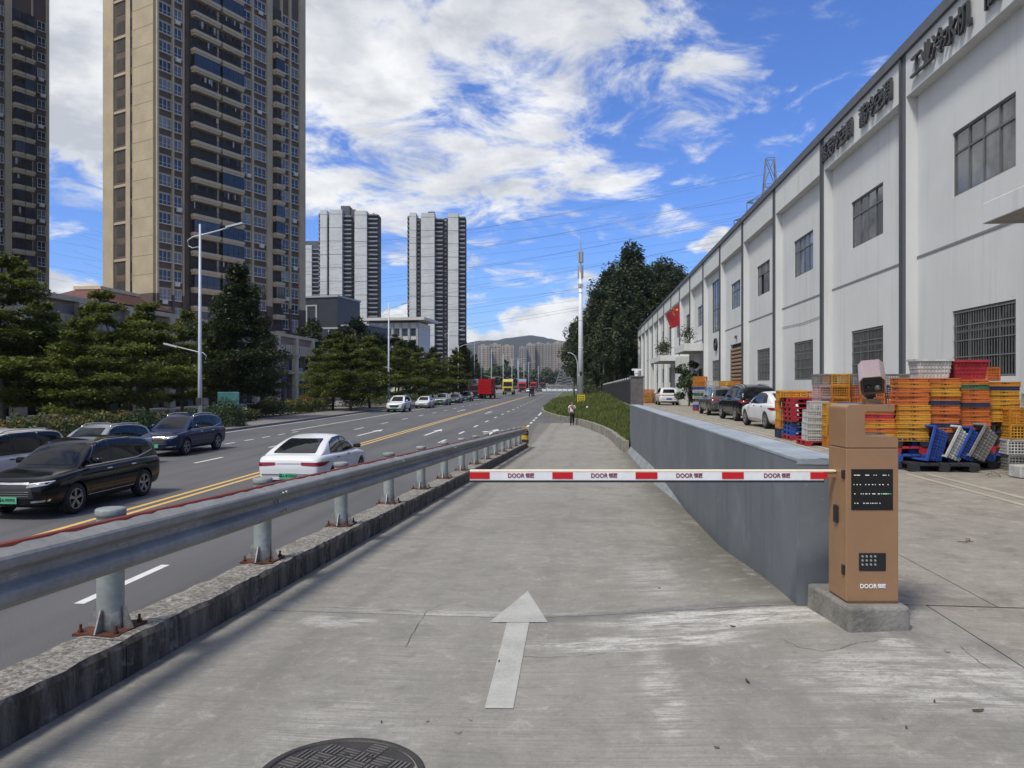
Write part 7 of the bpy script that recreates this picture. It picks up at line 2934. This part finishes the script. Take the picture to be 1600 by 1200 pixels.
# hipped tile roof block on the podium
rt = thing('roof_pavilion', 'red tiled hipped roof block on top of the shop colonnade', 'roof', RO(-50.6, 76, 9.3), -TH_ROAD)
b = MB()
b.box(-3.2, 3.2, -4.5, 6.5, 0, .7)
b.build('base', MATS['stone_beige'], rt)
b = MB()
b.add([(-4, -5.5, .7), (4, -5.5, .7), (4, 7.5, .7), (-4, 7.5, .7), (-1.2, -2.2, 2.3), (1.2, -2.2, 2.3), (1.2, 4.2, 2.3), (-1.2, 4.2, 2.3)], [(0, 1, 5, 4), (1, 2, 6, 5), (2, 3, 7, 6), (3, 0, 4, 7), (4, 5, 6, 7)])
hp = b.build('tiled_slope', MATS['roof_tile_red'], rt)
b = MB()
for i in range(26):
    y = -5.2 + 12.5 * i / 25
    f = 1
    ye = max(-2.2, min(4.2, y))
    b.path([(4.0, y, .74), (1.25, ye, 2.34)], .06, 4)
tag(b.build('tile_rolls', MATS['roof_tile_red'], hp), kind='stuff')
b = MB()
b.box(-1.5, 1.5, -2.5, 4.5, 2.25, 2.6)
b.build('ridge_cap', MATS['stone_beige'], rt)

# small street things before the shops
b = thing('notice_stand', 'teal notice stand on the pavement below the dark tree', 'stand', (PX(357, 58), 58, zp_))
q = MB()
q.box(-.85, .85, -.06, .06, .7, 2.3)
q.build('panel', mat('teal_panel', (0.06, 0.20, 0.20), 0.5, 0.15), b, bevel=.03)
q = MB()
q.box(-.8, -.7, -.05, .05, 0, .72)
q.box(.7, .8, -.05, .05, 0, .72)
q.build('leg', MATS['window_frame'], b)

# ------------------------------------------------------------------ dark framed block and flat grey block
mat('cladding_dark', (0.030, 0.033, 0.040), 0.5, 0.15, 0.3)
mat('cladding_line', (0.36, 0.37, 0.38), 0.6, 0.1)
bk = thing('office_block', 'dark clad block with thin white frames behind the palms', 'building', (PX(475, 205), 205, Z_ROAD), radians(-14))


def ob(root, name, x0, x1, y0, y1, z0, z1, m):
    b = MB()
    b.box(x0, x1, y0, y1, z0, z1)
    return b.build(name, MATS[m], root)


ob(bk, 'wall', -6, 10.2, 0, 14, 0, 27, 'cladding_dark')
ob(bk, 'roof_edge', -6.2, 10.5, -.3, 14.2, 27, 27.5, 'cladding_line')
ob(bk, 'floor_line', -6.1, 10.3, -.15, 14.1, 18.2, 18.7, 'cladding_line')
ob(bk, 'wing', 10.3, 19, 1.0, 14, 0, 19, 'cladding_dark')
ob(bk, 'wing_edge', 10.35, 19.3, .8, 14, 19.02, 19.5, 'cladding_line')
for x in (.6, 3.6):
    ob(bk, 'frame_bar', x, x + .5, -.2, .02, 13, 25, 'cladding_line')
for z in (13, 18.9, 24.6):
    ob(bk, 'frame_bar', 1.12, 3.58, -.18, .02, z, z + .4, 'cladding_line')
for x in (7.5, 9.6, 11, 13, 15, 17):
    ob(bk, 'fin', x, x + .35, -.3 if x < 10 else .7, .02 if x < 10 else 1.02, 3, 18 if x < 10 else 17, 'cladding_line')
for z in (4, 7.5, 11, 14.5):
    for x in (11.5, 13.5, 15.5):
        ob(bk, 'window', x, x + 1.3, .93, .99, z, z + 2.4, 'tower_glass')
fb = thing('flat_block', 'low grey block with a wide flat roof before the second white tower', 'building', (PX(612, 260), 260, Z_ROAD), radians(-10))
ob(fb, 'wall', -9, 10, 0, 14, 0, 24.6, 'frame_pale')
ob(fb, 'roof', -11, 12.5, -2.0, 16, 25.4, 26.4, 'frame_pale')
ob(fb, 'roof_gap', -8.5, 9.5, .5, 13, 24.6, 25.4, 'shop_dark')
for i in range(6):
    for z in (12, 16, 20):
        ob(fb, 'window', -8 + 3 * i, -5.8 + 3 * i, -.08, .0, z, z + 2.6, 'tower_glass')
for i in range(7):
    ob(fb, 'pier', -9 + 3 * i, -8.2 + 3 * i, -.4, -.002, 4, 24.6, 'cladding_line')

# ------------------------------------------------------------------ white towers in the middle distance
mat('panel_white', (0.60, 0.61, 0.59), 0.75, 0.10, 0.06)
mat('panel_line', (0.33, 0.34, 0.34), 0.8, 0.1)
mat('slate_wall', (0.045, 0.047, 0.058), 0.75, 0.2, 0.08)
mat('slate_mid', (0.10, 0.105, 0.12), 0.75, 0.2, 0.08)


def white_tower(label, pxs, D, top_y, bottom=Z_ROAD, floors=40, yaw=-12):
    """pxs: list of (kind, p0, p1, setback, top_y) across the front"""
    x_c = PX((pxs[0][1] + pxs[-1][2]) / 2, D)
    r = thing('white_tower', label, 'building', (x_c, D, bottom), radians(yaw * 0))
    for kind, p0, p1, back, ty in pxs:
        x0, x1 = PX(p0, D) - x_c, PX(p1, D) - x_c
        H = (600 - ty) / 1150 * D + 1.6 - bottom
        fh = H / floors
        if kind == 'slab':
            ob(r, 'wall_panel', x0, x1, back, back + 16, 0, H, 'panel_white')
            b = MB()
            for i in range(0, floors, 3):
                b.box(x0 - .05, x1 + .05, back - .12, back + 15, fh * i, fh * i + .25)
            tag(b.build('panel_joints', MATS['panel_line'], r), kind='stuff')
        elif kind == 'recess':
            ob(r, 'recess', x0, x1, back, back + 10, 0, H, 'slate_wall')
            b = MB()
            for i in range(floors):
                b.box(x0 + (x1 - x0) * .15, x0 + (x1 - x0) * .55, back - .1, back + .05, fh * i + 1, fh * i + 2.2)
            tag(b.build('windows', MATS['panel_line'], r), kind='stuff')
        elif kind == 'balc':
            ob(r, 'recess', x0, x1, back + 1.5, back + 12, 0, H - 2, 'slate_wall')
            b = MB()
            g_ = MB()
            q = random.Random(int(p0))
            for i in range(floors):
                z = fh * i
                b.box(x0, x0 + (x1 - x0) * .94, back - .3, back + 1.6, z, z + .55)
                g_.box(x0 + .1, x1 - .3, back - .35, back - .25, z + .56, z + 1.15)
                if q.random() < .5:
                    xx = q.uniform(x0 + .3, x1 - 1.8)
                    b.box(xx, xx + 1.2, back + 1.2, back + 1.45, z + .9, z + 2.1)
            tag(b.build('balcony_slabs', MATS['slate_mid'], r), kind='stuff')
            tag(g_.build('balcony_rails', MATS['panel_line'], r), kind='stuff')
        elif kind == 'plant':
            ob(r, 'plant_room', x0, x1, back, back + 9, H - 9, H, 'slate_mid')
    return r


white_tower('white slab tower with dark balconies left of the grey flat block', [('balc', 497, 500, 1, 330), ('slab', 500, 510.5, 0, 328), ('recess', 510.5, 515, 4, 334), ('slab', 515, 535, -1, 328), ('balc', 535, 549, 1.5, 332), ('recess', 549, 554, 6, 332), ('slab', 554, 573, 0, 329), ('balc', 573, 590, 2, 329), ('plant', 531, 545, 3, 320), ('plant', 545, 553, 4, 325)], 515, 328)
white_tower('white slab tower with dark balconies standing nearer the road', [('balc', 636, 639.5, 1, 334), ('slab', 639.5, 650, 0, 332), ('recess', 650, 658, 4, 339), ('slab', 658, 679, -1, 333), ('balc', 679, 692, 1.5, 336), ('recess', 692, 700, 6, 338), ('slab', 700, 716, 0, 333), ('balc', 716, 727, 2, 333), ('plant', 668, 678, 3, 329)], 515, 332)
white_tower('short white tower peeping out behind the beige tower', [('slab', 474, 487, 0, 383), ('balc', 487, 499, 1, 384), ('plant', 475, 497, 2, 376)], 640, 383, floors=34)

# ------------------------------------------------------------------ far flats
def far_flat(label, p0, p1, ty, D, cA, seed):
    q = random.Random(seed)
    x0, x1 = PX(p0, D), PX(p1, D)
    H = (600 - ty) / 1150 * D + 1.6 - Z_ROAD
    r = thing('far_flats', label, 'building', ((x0 + x1) / 2, D, Z_ROAD), 0, 'distant flats below the hill')
    hw = (x1 - x0) / 2
    ob(r, 'wall', -hw, hw, 0, 18, 0, H, cA)
    b = MB()
    n = max(3, int(hw * 2 / 4.2))
    for i in range(n):
        x = -hw + hw * 2 * (i + .5) / n
        b.box(x - .75, x + .75, -.2, .0, 3, H - 2)
    tag(b.build('window_strips', MATS['slate_mid'], r), kind='stuff')
    b = MB()
    for i in range(int(H / 3)):
        b.box(-hw, hw, -.35, -.21, 3 * i, 3 * i + 1.1)
    tag(b.build('floor_bands', MATS[cA], r), kind='stuff')
    ob(r, 'roof_house', -hw * .5, hw * .2, 2, 10, H, H + 1.8, cA)


mat('flat_pink', (0.40, 0.335, 0.285), 0.85, 0.12, 0.05)
mat('flat_tan', (0.38, 0.335, 0.285), 0.85, 0.12, 0.05)
mat('flat_grey', (0.31, 0.29, 0.275), 0.85, 0.12, 0.05)
for i, (p0, p1, ty, D, c, lab) in enumerate(((747, 765, 540, 950, 'flat_pink', 'pinkish flats leftmost in the distance'), (766, 783, 538, 960, 'flat_tan', 'tan flats second from left in the distance'), (784, 803, 540, 955, 'flat_pink', 'pinkish flats third from left in the distance'), (811, 822, 542, 1150, 'flat_grey', 'grey flats at the left of the distant wide group'), (823, 835, 537, 1160, 'flat_tan', 'tan flats second in the distant wide group'), (836, 850, 536, 1170, 'flat_grey', 'grey flats in the middle of the distant wide group'), (851, 864, 537, 1150, 'flat_grey', 'grey flats right of the middle in the distant group'), (865, 880, 535, 1140, 'flat_tan', 'tan flats near the far lattice mast'), (881, 899, 533, 1130, 'flat_grey', 'grey flats rightmost beside the dark wood'))):
    far_flat(lab, p0, p1, ty, D, c, i)

# ------------------------------------------------------------------ hills
D0 = 3600
ridge = [(300, 575), (480, 560), (560, 556), (640, 552), (700, 540), (740, 531), (775, 529), (800, 525), (828, 522.5), (850, 524), (875, 530), (900, 532), (940, 536), (1000, 545), (1100, 558), (1300, 572), (1600, 580)]
b = MB()
vs, fs = [], []
nx, ny = 220, 16
for j in range(ny + 1):
    for i in range(nx + 1):
        p = 300 + 1300 * i / nx
        f = j / ny
        d = D0 - 1100 + 1100 * f
        hz = (600 - lerp_tab(ridge, p)) / 1150 * D0
        prof_ = sst(f, 0, 1) ** 1.1
        z = Z_ROAD - 5 + hz * prof_ * (1 + .30 * (1 - f) * mnoise.noise(Vector((p * .02, f * 3, 1)))) + 14 * mnoise.noise(Vector((p * .045, f * 5, 2))) * f * (1 - f * .6) + 3.5 * mnoise.noise(Vector((p * .3, f * 12, 5)))
        vs.append((PX(p, d), d, max(z, Z_ROAD - .7)))
for j in range(ny):
    for i in range(nx):
        a = j * (nx + 1) + i
        fs.append((a, a + 1, a + nx + 2, a + nx + 1))
b.add(vs, fs)
mat('hill_wood', (0.024, 0.034, 0.024), 0.95, 0.3, 0.004, world_co=True, col2=(0.012, 0.019, 0.014), bump=0.8, bscale=0.06)
tag(b.build('hills', MATS['hill_wood'], None, True), kind='structure')
# ================================================================== lamps, mast, fence, lines, person
mat('lamp_paint', (0.50, 0.53, 0.56), 0.45, 0.08)
mat('mast_paint', (0.72, 0.74, 0.77), 0.5, 0.08, 0.4)
mat('sign_yellow', (0.62, 0.50, 0.02), 0.6, 0.08)
mat('antenna_grey', (0.36, 0.37, 0.38), 0.6, 0.1)
mat('fence_black', (0.03, 0.031, 0.034), 0.5, 0.1)
mat('pillar_tile', (0.13, 0.12, 0.12), 0.5, 0.2, 3, bump=0.1)


def lamp_meshes():
    p = MB()
    p.path([(0, 0, 0), (0, 0, 4), (0, 0, 13.3)], [.15, .125, .065], 12)
    p.lathe([(.24, 0), (.24, .06), (.17, .10), (.17, .9), (.15, .95)], 12)
    a = MB()
    a.path([(-.75, 0, 11.9), (-.8, 0, 12.25), (-.45, 0, 12.48), (.2, 0, 12.62), (1.2, 0, 12.88), (1.9, 0, 13.1)], [.03, .035, .045, .05, .045, .04], 8)
    a.path([(0, 0, 11.85), (-.5, 0, 11.75), (-.75, 0, 11.9)], .03, 6)
    h = MB()
    M = Matrix.Translation((2.25, 0, 13.22)) @ Matrix.Rotation(radians(-14), 4, 'Y')
    h.box(-.55, .55, -.16, .16, -.05, .06, M=M)
    l = MB()
    M2 = M
    l.box(-.45, .45, -.13, .13, -.065, -.051, M=M2)
    a2 = MB()
    a2.path([(.35, 0, 4.5), (.42, 0, 4.75), (.2, 0, 4.95), (-.3, 0, 5.05), (-1.5, 0, 5.35)], [.025, .03, .035, .035, .03], 8)
    h2 = MB()
    M = Matrix.Translation((-1.9, 0, 5.44)) @ Matrix.Rotation(radians(14), 4, 'Y')
    h2.box(-.45, .45, -.12, .12, -.04, .05, M=M)
    return [('pole', p.mesh('pole', MATS['lamp_paint'], True)), ('arm', a.mesh('arm', MATS['lamp_paint'], True)), ('lamp_head', h.mesh('lamp_head', MATS['lamp_paint'])), ('arm', a2.mesh('arm', MATS['lamp_paint'], True)), ('lamp_head', h2.mesh('lamp_head', MATS['lamp_paint']))], l.mesh('lens', MATS['headlamp'])


LM, LENS = lamp_meshes()
od = ['nearest double-arm street lamp rising before the beige tower', 'second double-arm street lamp between the white towers', 'third double-arm street lamp before the second white tower', 'fourth double-arm street lamp beside the lorries', 'fifth double-arm street lamp behind the red lorry', 'sixth double-arm street lamp beyond the yellow lorry', 'seventh double-arm street lamp far down the road', 'eighth double-arm street lamp far down the road', 'furthest double-arm street lamp before the tree belt']
for i, lab in enumerate(od):
    k_ = 46 * (i + 1) if i < 3 else 138 + 38 * (i - 2)
    d_ = k_
    q = RO(-23.0 - (.95 if i == 0 else 0), d_)
    t = thing('street_lamp', lab, 'street lamp', (q.x, q.y, zp_), -TH_ROAD + (0.08 if i == 0 else 0), 'double-arm street lamps on the far pavement')
    for nm, me in LM:
        o = obj(nm, me, t)
        if nm == 'lamp_head' and me is LM[2][1]:
            obj('lens', LENS, o)
# smaller clamps on the nearest lamp
q = RO(-23.95, 46)
for z, lab in ((1.55, 'dark control box strapped low on the nearest lamp post'),):
    b = MB()
    b.box(-.16, .16, -.26, -.14, 0, .5)
    o = b.build('control_box', MATS['fence_black'], None, bevel=.02)
    o.location = (q.x, q.y, zp_ + z)
    tag(o, lab, 'box')
# camera poles
for px_, d_, h_, lab in ((716, 150, 11.0, 'slim white camera pole beside the third street lamp'), (841, 330, 11, 'far slim white pole at the road end'), (752, 185, 12.5, 'slim white pole behind the parked cars'), (809, 262, 12, 'slim white pole between the yellow and red lorries'), (826, 300, 12, 'slim white pole above the red lorries')):
    t = thing('camera_pole', lab, 'pole', (PX(px_, d_), d_, Z_ROAD), 0, 'slim poles along the road')
    b = MB()
    b.path([(0, 0, 0), (0, 0, h_)], [.12, .07], 8)
    b.build('pole', MATS['lamp_paint'], t, True)
    b = MB()
    b.path([(0, 0, h_ - .5), (1.2, 0, h_), (2.6, 0, h_ + .25)], .05, 6)
    b.build('arm', MATS['lamp_paint'], t, True)
    b = MB()
    b.box(2.3, 2.9, -.12, .12, h_ + .1, h_ + .32)
    b.build('camera_box', MATS['antenna_grey'], t)

# telecom mast on the grass bank
mx_, my_ = PX(907.3, 80), 80.0
ms = thing('telecom_mast', 'tall white telecom mast with antennas on the grass bank', 'mast', (mx_, my_, verge_h(mx_, my_) - .05))
b = MB()
b.path([(0, 0, 0), (0, 0, 8), (0, 0, 14.2)], [.29, .24, .17], 16)
b.build('pole', MATS['mast_paint'], ms, True)
b = MB()
b.lathe([(.42, 0), (.42, .08), (.3, .1)], 16)
b.build('flange', MATS['mast_paint'], ms)
b = MB()
b.path([(0, 0, 14.2), (0, 0, 16.6), (0, 0, 18.6)], [.10, .06, .02], 8)
b.build('spike', MATS['antenna_grey'], ms)
for z, r_, h_, n_ in ((13.6, .26, 1.4, 3), (15.3, .20, 1.2, 3), (12.6, .2, .4, 3)):
    for a in range(n_):
        an = a * 2 * pi / n_ + z
        M = Matrix.Translation((cos(an) * r_, sin(an) * r_, z)) @ Matrix.Rotation(an, 4, 'Z')
        b = MB()
        b.box(-.07, .07, -.15, .15, 0, h_, M=M)
        b.build('antenna', MATS['antenna_grey'], ms, bevel=.02)
b = MB()
for z in (3, 6, 9, 12):
    b.lathe([(.30 - z * .006, z), (.32 - z * .006, z + .05), (.30 - z * .006, z + .1)], 14)
tag(b.build('joint_rings', MATS['mast_paint'], ms), kind='stuff')
b = MB()
b.box(-.14, .14, -.36, -.27, 3.0, 3.45)
b.build('cabinet', MATS['fence_black'], ms)
b = MB()
b.box(-.42, .42, -.52, -.46, .15, .95)
sb_ = b.build('warning_board', MATS['sign_yellow'], ms)
b = MB()
for z in (.72, .52, .34):
    for i in range(4):
        b.box(-.32 + .17 * i, -.21 + .17 * i, -.53, -.521, z, z + .09)
tag(b.build('board_lettering', MATS['fence_black'], sb_), kind='stuff')
# short curved lamp beside the mast
t = thing('curved_lamp', 'slim grey lamp with a curved arm behind the telecom mast', 'street lamp', (PX(902.5, 118), 118, -1.0))
b = MB()
b.path([(0, 0, 0), (0, 0, 5.5), (-.1, 0, 6.4), (-.5, 0, 7.2), (-1.1, 0, 7.6)], [.1, .08, .07, .06, .05], 8)
b.build('pole', MATS['lamp_paint'], t, True)
b = MB()
b.box(-1.6, -1.05, -.12, .12, 7.55, 7.68)
b.build('lamp_head', MATS['lamp_paint'], t)
# concrete post by the fence
t = thing('utility_post', 'pale bare post standing behind the fence before the wood', 'post', (PX(943, 138), 138, -1.0))
b = MB()
b.path([(0, 0, 0), (0, 0, 8.2)], [.2, .12], 8)
b.build('pole', MATS['bark_pale'], t, True)
b = MB()
b.box(-.5, .5, -.06, .06, 7.5, 7.65)
b.build('crossarm', MATS['bark_pale'], t)

# ------------------------------------------------------------------ metal fence with pillar
fe = thing('metal_fence', 'black bar fence on a low wall beside the grass bank', 'fence', RA(3.05, 45, -.2), -TH_RAMP)
bp_ = MB()
bp_.box(-.025, .025, .05, 2.95, .55, .60)
bp_.box(-.025, .025, .05, 2.95, 1.95, 2.0)
for i in range(22):
    y = .12 + .133 * i
    bp_.box(-.011, .011, y - .011, y + .011, .40, 2.12)
panel_me = bp_.mesh('bar_panel', MATS['fence_black'])
pp_ = MB()
pp_.box(-.06, .06, -.06, .06, .3, 2.15)
post2 = pp_.mesh('post', MATS['fence_black'])
fi = MB()
fi.lathe([(.0, 2.33), (.06, 2.30), (.08, 2.24), (.05, 2.17), (.05, 2.15)], 8)
fin_me = fi.mesh('finial', MATS['antenna_grey'], True)
wl_ = MB()
wl_.box(-.12, .12, 0.0, 3.0, -1.2, .38)
base_me = wl_.mesh('base_wall', MATS['wall_foot'])
for k in range(30):
    dz = -.006 * 3 * k
    tag(obj('bar_panel', panel_me, fe, loc=(0, .45 + 3 * k, dz)), kind='stuff')
    p = obj('post', post2, fe, loc=(0, .45 + 3 * k, dz))
    obj('finial', fin_me, p)
    obj('base_wall', base_me, fe, loc=(0, .45 + 3 * k, dz))
pil_ = thing('gate_pillar', 'dark tiled gate pillar with a white lamp at the near fence end', 'pillar', RA(3.05, 45, -.45), -TH_RAMP)
for i in range(7):
    for j in range(2):
        b = MB()
        b.box(-.37 + .37 * j + .004, .37 * j - .004, -.37, .37, .35 * i + .004, .35 * i + .346)
        b.build('tile', MATS['pillar_tile'], pil_)
b = MB()
b.box(-.36, .36, -.36, .36, 0, 2.45)
b.build('core', MATS['joint_fill'], pil_)
b = MB()
b.box(-.43, .43, -.43, .43, 2.452, 2.54)
b.build('cap', MATS['pillar_tile'], pil_, bevel=.02)
b = MB()
b.lathe([(.14, 2.54), (.14, 2.66), (.17, 2.70), (.17, 2.86), (.0, 2.86)], 12)
b.box(-.3, .3, -.12, .12, 2.86, 2.97)
b.build('pillar_lamp', MATS['mast_paint'], pil_)

# ------------------------------------------------------------------ lattice pylons and their lines
mat('pylon_steel', (0.20, 0.215, 0.225), 0.6, 0.15, 0.5, metal=0.3)
mat('wire', (0.10, 0.11, 0.12), 0.6, 0.1)


def pylon(label, x, y, z, H, w0, rz, arms, r=.09):
    t = thing('lattice_pylon', label, 'pylon', (x, y, z), rz)
    b = MB()
    n = 9

    def wd(f):
        return w0 * (1 - f) ** 1.1 + .8

    for i in range(n):
        f0, f1 = i / n, (i + 1) / n
        a, c, z0, z1 = wd(f0), wd(f1), H * f0, H * f1
        co0 = [(-a, -a, z0), (a, -a, z0), (a, a, z0), (-a, a, z0)]
        co1 = [(-c, -c, z1), (c, -c, z1), (c, c, z1), (-c, c, z1)]
        for k in range(4):
            b.tube(co0[k], co1[k], r, n=4)
            b.tube(co0[k], co1[(k + 1) % 4], r * .6, n=4)
            b.tube(co0[(k + 1) % 4], co1[k], r * .6, n=4)
            b.tube(co1[k], co1[(k + 1) % 4], r * .6, n=4)
    b.build('lattice_body', MATS['pylon_steel'], t)
    for z_, ln in arms:
        for s in (-1, 1):
            b = MB()
            c = wd(z_ / H)
            for yy in (-c, c):
                b.tube((s * c, yy, z_), (s * ln, 0, z_ + .3), r * .7, n=4)
                b.tube((s * c, yy, z_ + 1.6), (s * ln, 0, z_ + .3), r * .7, n=4)
                for q_ in (.33, .66):
                    xa = s * (c + (ln - c) * q_)
                    b.tube((xa, yy * (1 - q_), z_ + .1), (xa, yy * (1 - q_), z_ + 1.6 - 1.3 * q_), r * .5, n=4)
            b.build('cross_arm', MATS['pylon_steel'], t)
            b = MB()
            b.tube((s * ln, 0, z_ + .2), (s * ln, 0, z_ - 1.8), .09, n=6)
            b.build('insulator', MATS['pylon_steel'], t)
    return t


pylon('lattice power pylon rising behind the factory roof', PX(1203, 150), 150, -1, 48.5, 4.6, radians(-12), [(32.5, 8.5), (36.0, 7.0), (39.5, 4.5)], .12)
pylon('far lattice pylon at the end of the road', PX(881, 420), 420, Z_ROAD, 15.5, 5.0, 0, [(11, 5), (13.5, 4)], .22)
pylon('second lattice pylon on the hidden side of the factory', 95, 175, -1, 52, 4.2, radians(62), [(34, 7.5), (40, 6.5), (46, 5.5)], .10)
lo = [('lowest', 0), ('second', 1), ('third', 2), ('fourth', 3), ('fifth', 4), ('sixth', 5), ('seventh', 6), ('eighth', 7), ('ninth', 8), ('tenth', 9), ('eleventh', 10), ('top', 11)]
for nm, i in lo:
    a = Vector((PX(1203, 150) + (-4 + 8 * (i % 2)), 150 + (3 if i % 2 else -3), 23.5 + 2.05 * i))
    c = Vector((-310, 520 + 12 * (i % 2), 44 + 6.5 * i))
    pts = []
    for k in range(33):
        f = k / 32
        p = a.lerp(c, f)
        p.z -= 4 * 17 * f * (1 - f)
        pts.append(p)
    b = MB()
    b.path(pts, [.020 + .04 * k / 32 for k in range(33)], 5)
    tag(b.build('power_line', MATS['wire'], None, True), f'{nm} wire counted upward in the power lines crossing the sky', 'cable', 'power lines from the near pylon')
for nm, i in lo[:8]:
    a = Vector((95, 175, 34 + 2.4 * i))
    c = Vector((-420, 620, 66 + 11 * i))
    pts = []
    for k in range(33):
        f = k / 32
        p = a.lerp(c, f)
        p.z -= 4 * 20 * f * (1 - f)
        pts.append(p)
    b = MB()
    b.path(pts, [.020 + .04 * k / 32 for k in range(33)], 5)
    tag(b.build('power_line', MATS['wire'], None, True), f'{nm} wire counted upward in the upper set of power lines', 'cable', 'power lines of the upper set')

# ------------------------------------------------------------------ pedestrian on the ramp
mat('skin', (0.32, 0.19, 0.13), 0.6, 0.08)
mat('shirt_white', (0.58, 0.60, 0.62), 0.85, 0.08, 6, bump=0.2)
mat('trousers_dark', (0.018, 0.02, 0.03), 0.9, 0.15, 6, bump=0.2)
mat('hair_black', (0.012, 0.010, 0.009), 0.7, 0.2, 20, bump=0.4)
mat('strap_dark', (0.02, 0.022, 0.03), 0.8, 0.1)


def skinned(name, verts, edges, radii, m, parent, root=0, levels=2):
    me = bpy.data.meshes.new(name)
    me.from_pydata(verts, edges, [])
    me.materials.append(m)
    o = obj(name, me)
    o.modifiers.new('skin', 'SKIN').use_smooth_shade = True
    if not me.skin_vertices:
        bpy.context.view_layer.objects.active = o
    lay = me.skin_vertices[0].data
    for i, r in enumerate(radii):
        lay[i].radius = (r if isinstance(r, tuple) else (r, r))
        lay[i].use_root = (i == root)
    s = o.modifiers.new('sub', 'SUBSURF')
    s.levels = s.render_levels = levels
    fm_ = frozen(o)
    bpy.data.objects.remove(o)
    fm_.materials.clear()
    fm_.materials.append(m)
    fm_.polygons.foreach_set('use_smooth', [True] * len(fm_.polygons))
    return obj(name, fm_, parent)


pe = thing('person', 'person in white shirt and dark trousers walking up the ramp', 'person', (PX(894, 54.2), 54.2, Z_ROAD + .016), radians(4))
pe.scale = (1.03, 1.03, 1.0)
# faces -Y, mid-stride
Vb = [(0, 0, .95), (0, 0, 1.12), (0, .01, 1.30), (0, .01, 1.43), (0, -.01, 1.52), (0, -.015, 1.60), (0, -.01, 1.69),
      (-.18, .01, 1.40), (-.235, .03, 1.14), (-.215, -.07, .93), (.18, .01, 1.40), (.23, -.01, 1.14), (.12, -.20, 1.20),
      (-.09, 0, .90), (-.10, -.10, .50), (-.10, .02, .09), (-.10, -.13, .04), (.09, 0, .90), (.10, .06, .50), (.11, .26, .12), (.11, .13, .05),
      (-.21, -.11, .84), (.06, -.25, 1.26)]
Eb = [(0, 1), (1, 2), (2, 3), (3, 4), (4, 5), (5, 6), (3, 7), (7, 8), (8, 9), (3, 10), (10, 11), (11, 12), (0, 13), (13, 14), (14, 15), (15, 16), (0, 17), (17, 18), (18, 19), (19, 20), (9, 21), (12, 22)]
Rb = [.13, .12, .14, .10, .055, .085, .075, .055, .042, .032, .055, .042, .032, .085, .058, .042, .035, .085, .058, .042, .035, .03, .03]
body_o = skinned('body', Vb, Eb, Rb, MATS['skin'], pe)
skinned('shirt', [(0, 0, .90), (0, 0, 1.12), (0, .01, 1.30), (0, .01, 1.42), (-.19, .01, 1.39), (-.235, .02, 1.22), (.19, .01, 1.39), (.235, .0, 1.22)], [(0, 1), (1, 2), (2, 3), (3, 4), (4, 5), (3, 6), (6, 7)], [(.175, .135), (.165, .125), (.175, .13), (.12, .10), .075, .07, .075, .07], MATS['shirt_white'], pe)
skinned('trousers', [(0, 0, .95), (-.09, 0, .86), (-.10, -.10, .50), (-.10, .02, .10), (.09, 0, .86), (.10, .06, .50), (.11, .26, .14)], [(0, 1), (1, 2), (2, 3), (0, 4), (4, 5), (5, 6)], [(.16, .125), .105, .082, .068, .105, .082, .068], MATS['trousers_dark'], pe)
skinned('shoes', [(-.10, .04, .06), (-.10, -.15, .045)], [(0, 1)], [.055, .045], MATS['hair_black'], pe)
skinned('shoes', [(.11, .28, .08), (.11, .11, .05)], [(0, 1)], [.055, .045], MATS['hair_black'], pe)
skinned('hair', [(0, .03, 1.62), (0, .015, 1.72), (0, -.04, 1.735)], [(0, 1), (1, 2)], [.09, .085, .07], MATS['hair_black'], pe)
b = MB()
b.path([(-.15, -.12, 1.42), (0, -.155, 1.25), (.16, -.14, 1.02)], .022, 6)
b.build('bag_strap', MATS['strap_dark'], pe, True)
b = MB()
for sx in (-.032, .032):
    b.lathe([(0, -.012), (.010, -.010), (.013, 0)], 8, axis='y', c=(sx, -.098, 1.625))
b.build('eyes', MATS['hair_black'], body_o)
b = MB()
b.add([(0, -.125, 1.585), (-.016, -.095, 1.58), (.016, -.095, 1.58), (0, -.096, 1.625)], [(0, 1, 3), (0, 3, 2), (0, 2, 1)])
b.build('nose', MATS['skin'], body_o)

# white roadside stone and small things on the bank
b = MB()
b.lathe([(0, .0), (.10, .0), (.11, .18), (.08, .24), (0, .26)], 10)
o = b.build('marker_stone', MATS['badge_white'], None, True)
yv_ = 62.0
o.location = (PX(917.5, yv_), yv_, verge_h(PX(917.5, yv_), yv_) + .05)
tag(o, 'small white marker on the grass bank behind the pedestrian', 'marker')
# white barrier fence at the far crossing
t = thing('road_barrier', 'low white barrier across the far end of the road', 'barrier', RO(-3.0, 310, Z_ROAD), -TH_ROAD)
for i in range(8):
    b = MB()
    b.box(-9 + 2.2 * i, -7 + 2.2 * i, -.2, .2, 0, .9)
    b.build('barrier_block', MATS['badge_white'], t, bevel=.1)

# ------------------------------------------------------------------ air
hz = MB()
hz.box(-2600, 2600, -120, 3900, -3.2, 320)
m = bpy.data.materials.new('haze_air')
m.use_nodes = True
t = NT(m.node_tree)
out = t.n('ShaderNodeOutputMaterial')
pv = t.n('ShaderNodeVolumePrincipled')
pv.inputs['Color'].default_value = (0.72, 0.82, 0.95, 1)
pv.inputs['Density'].default_value = 0.00007
pv.inputs['Anisotropy'].default_value = 0.2
t.put(out.inputs['Volume'], pv.outputs[0])
HAZE = True
if HAZE:
    ho = hz.build('haze', m)
    tag(ho, 'thin pale haze that fades the far hills', 'haze', kind='stuff')
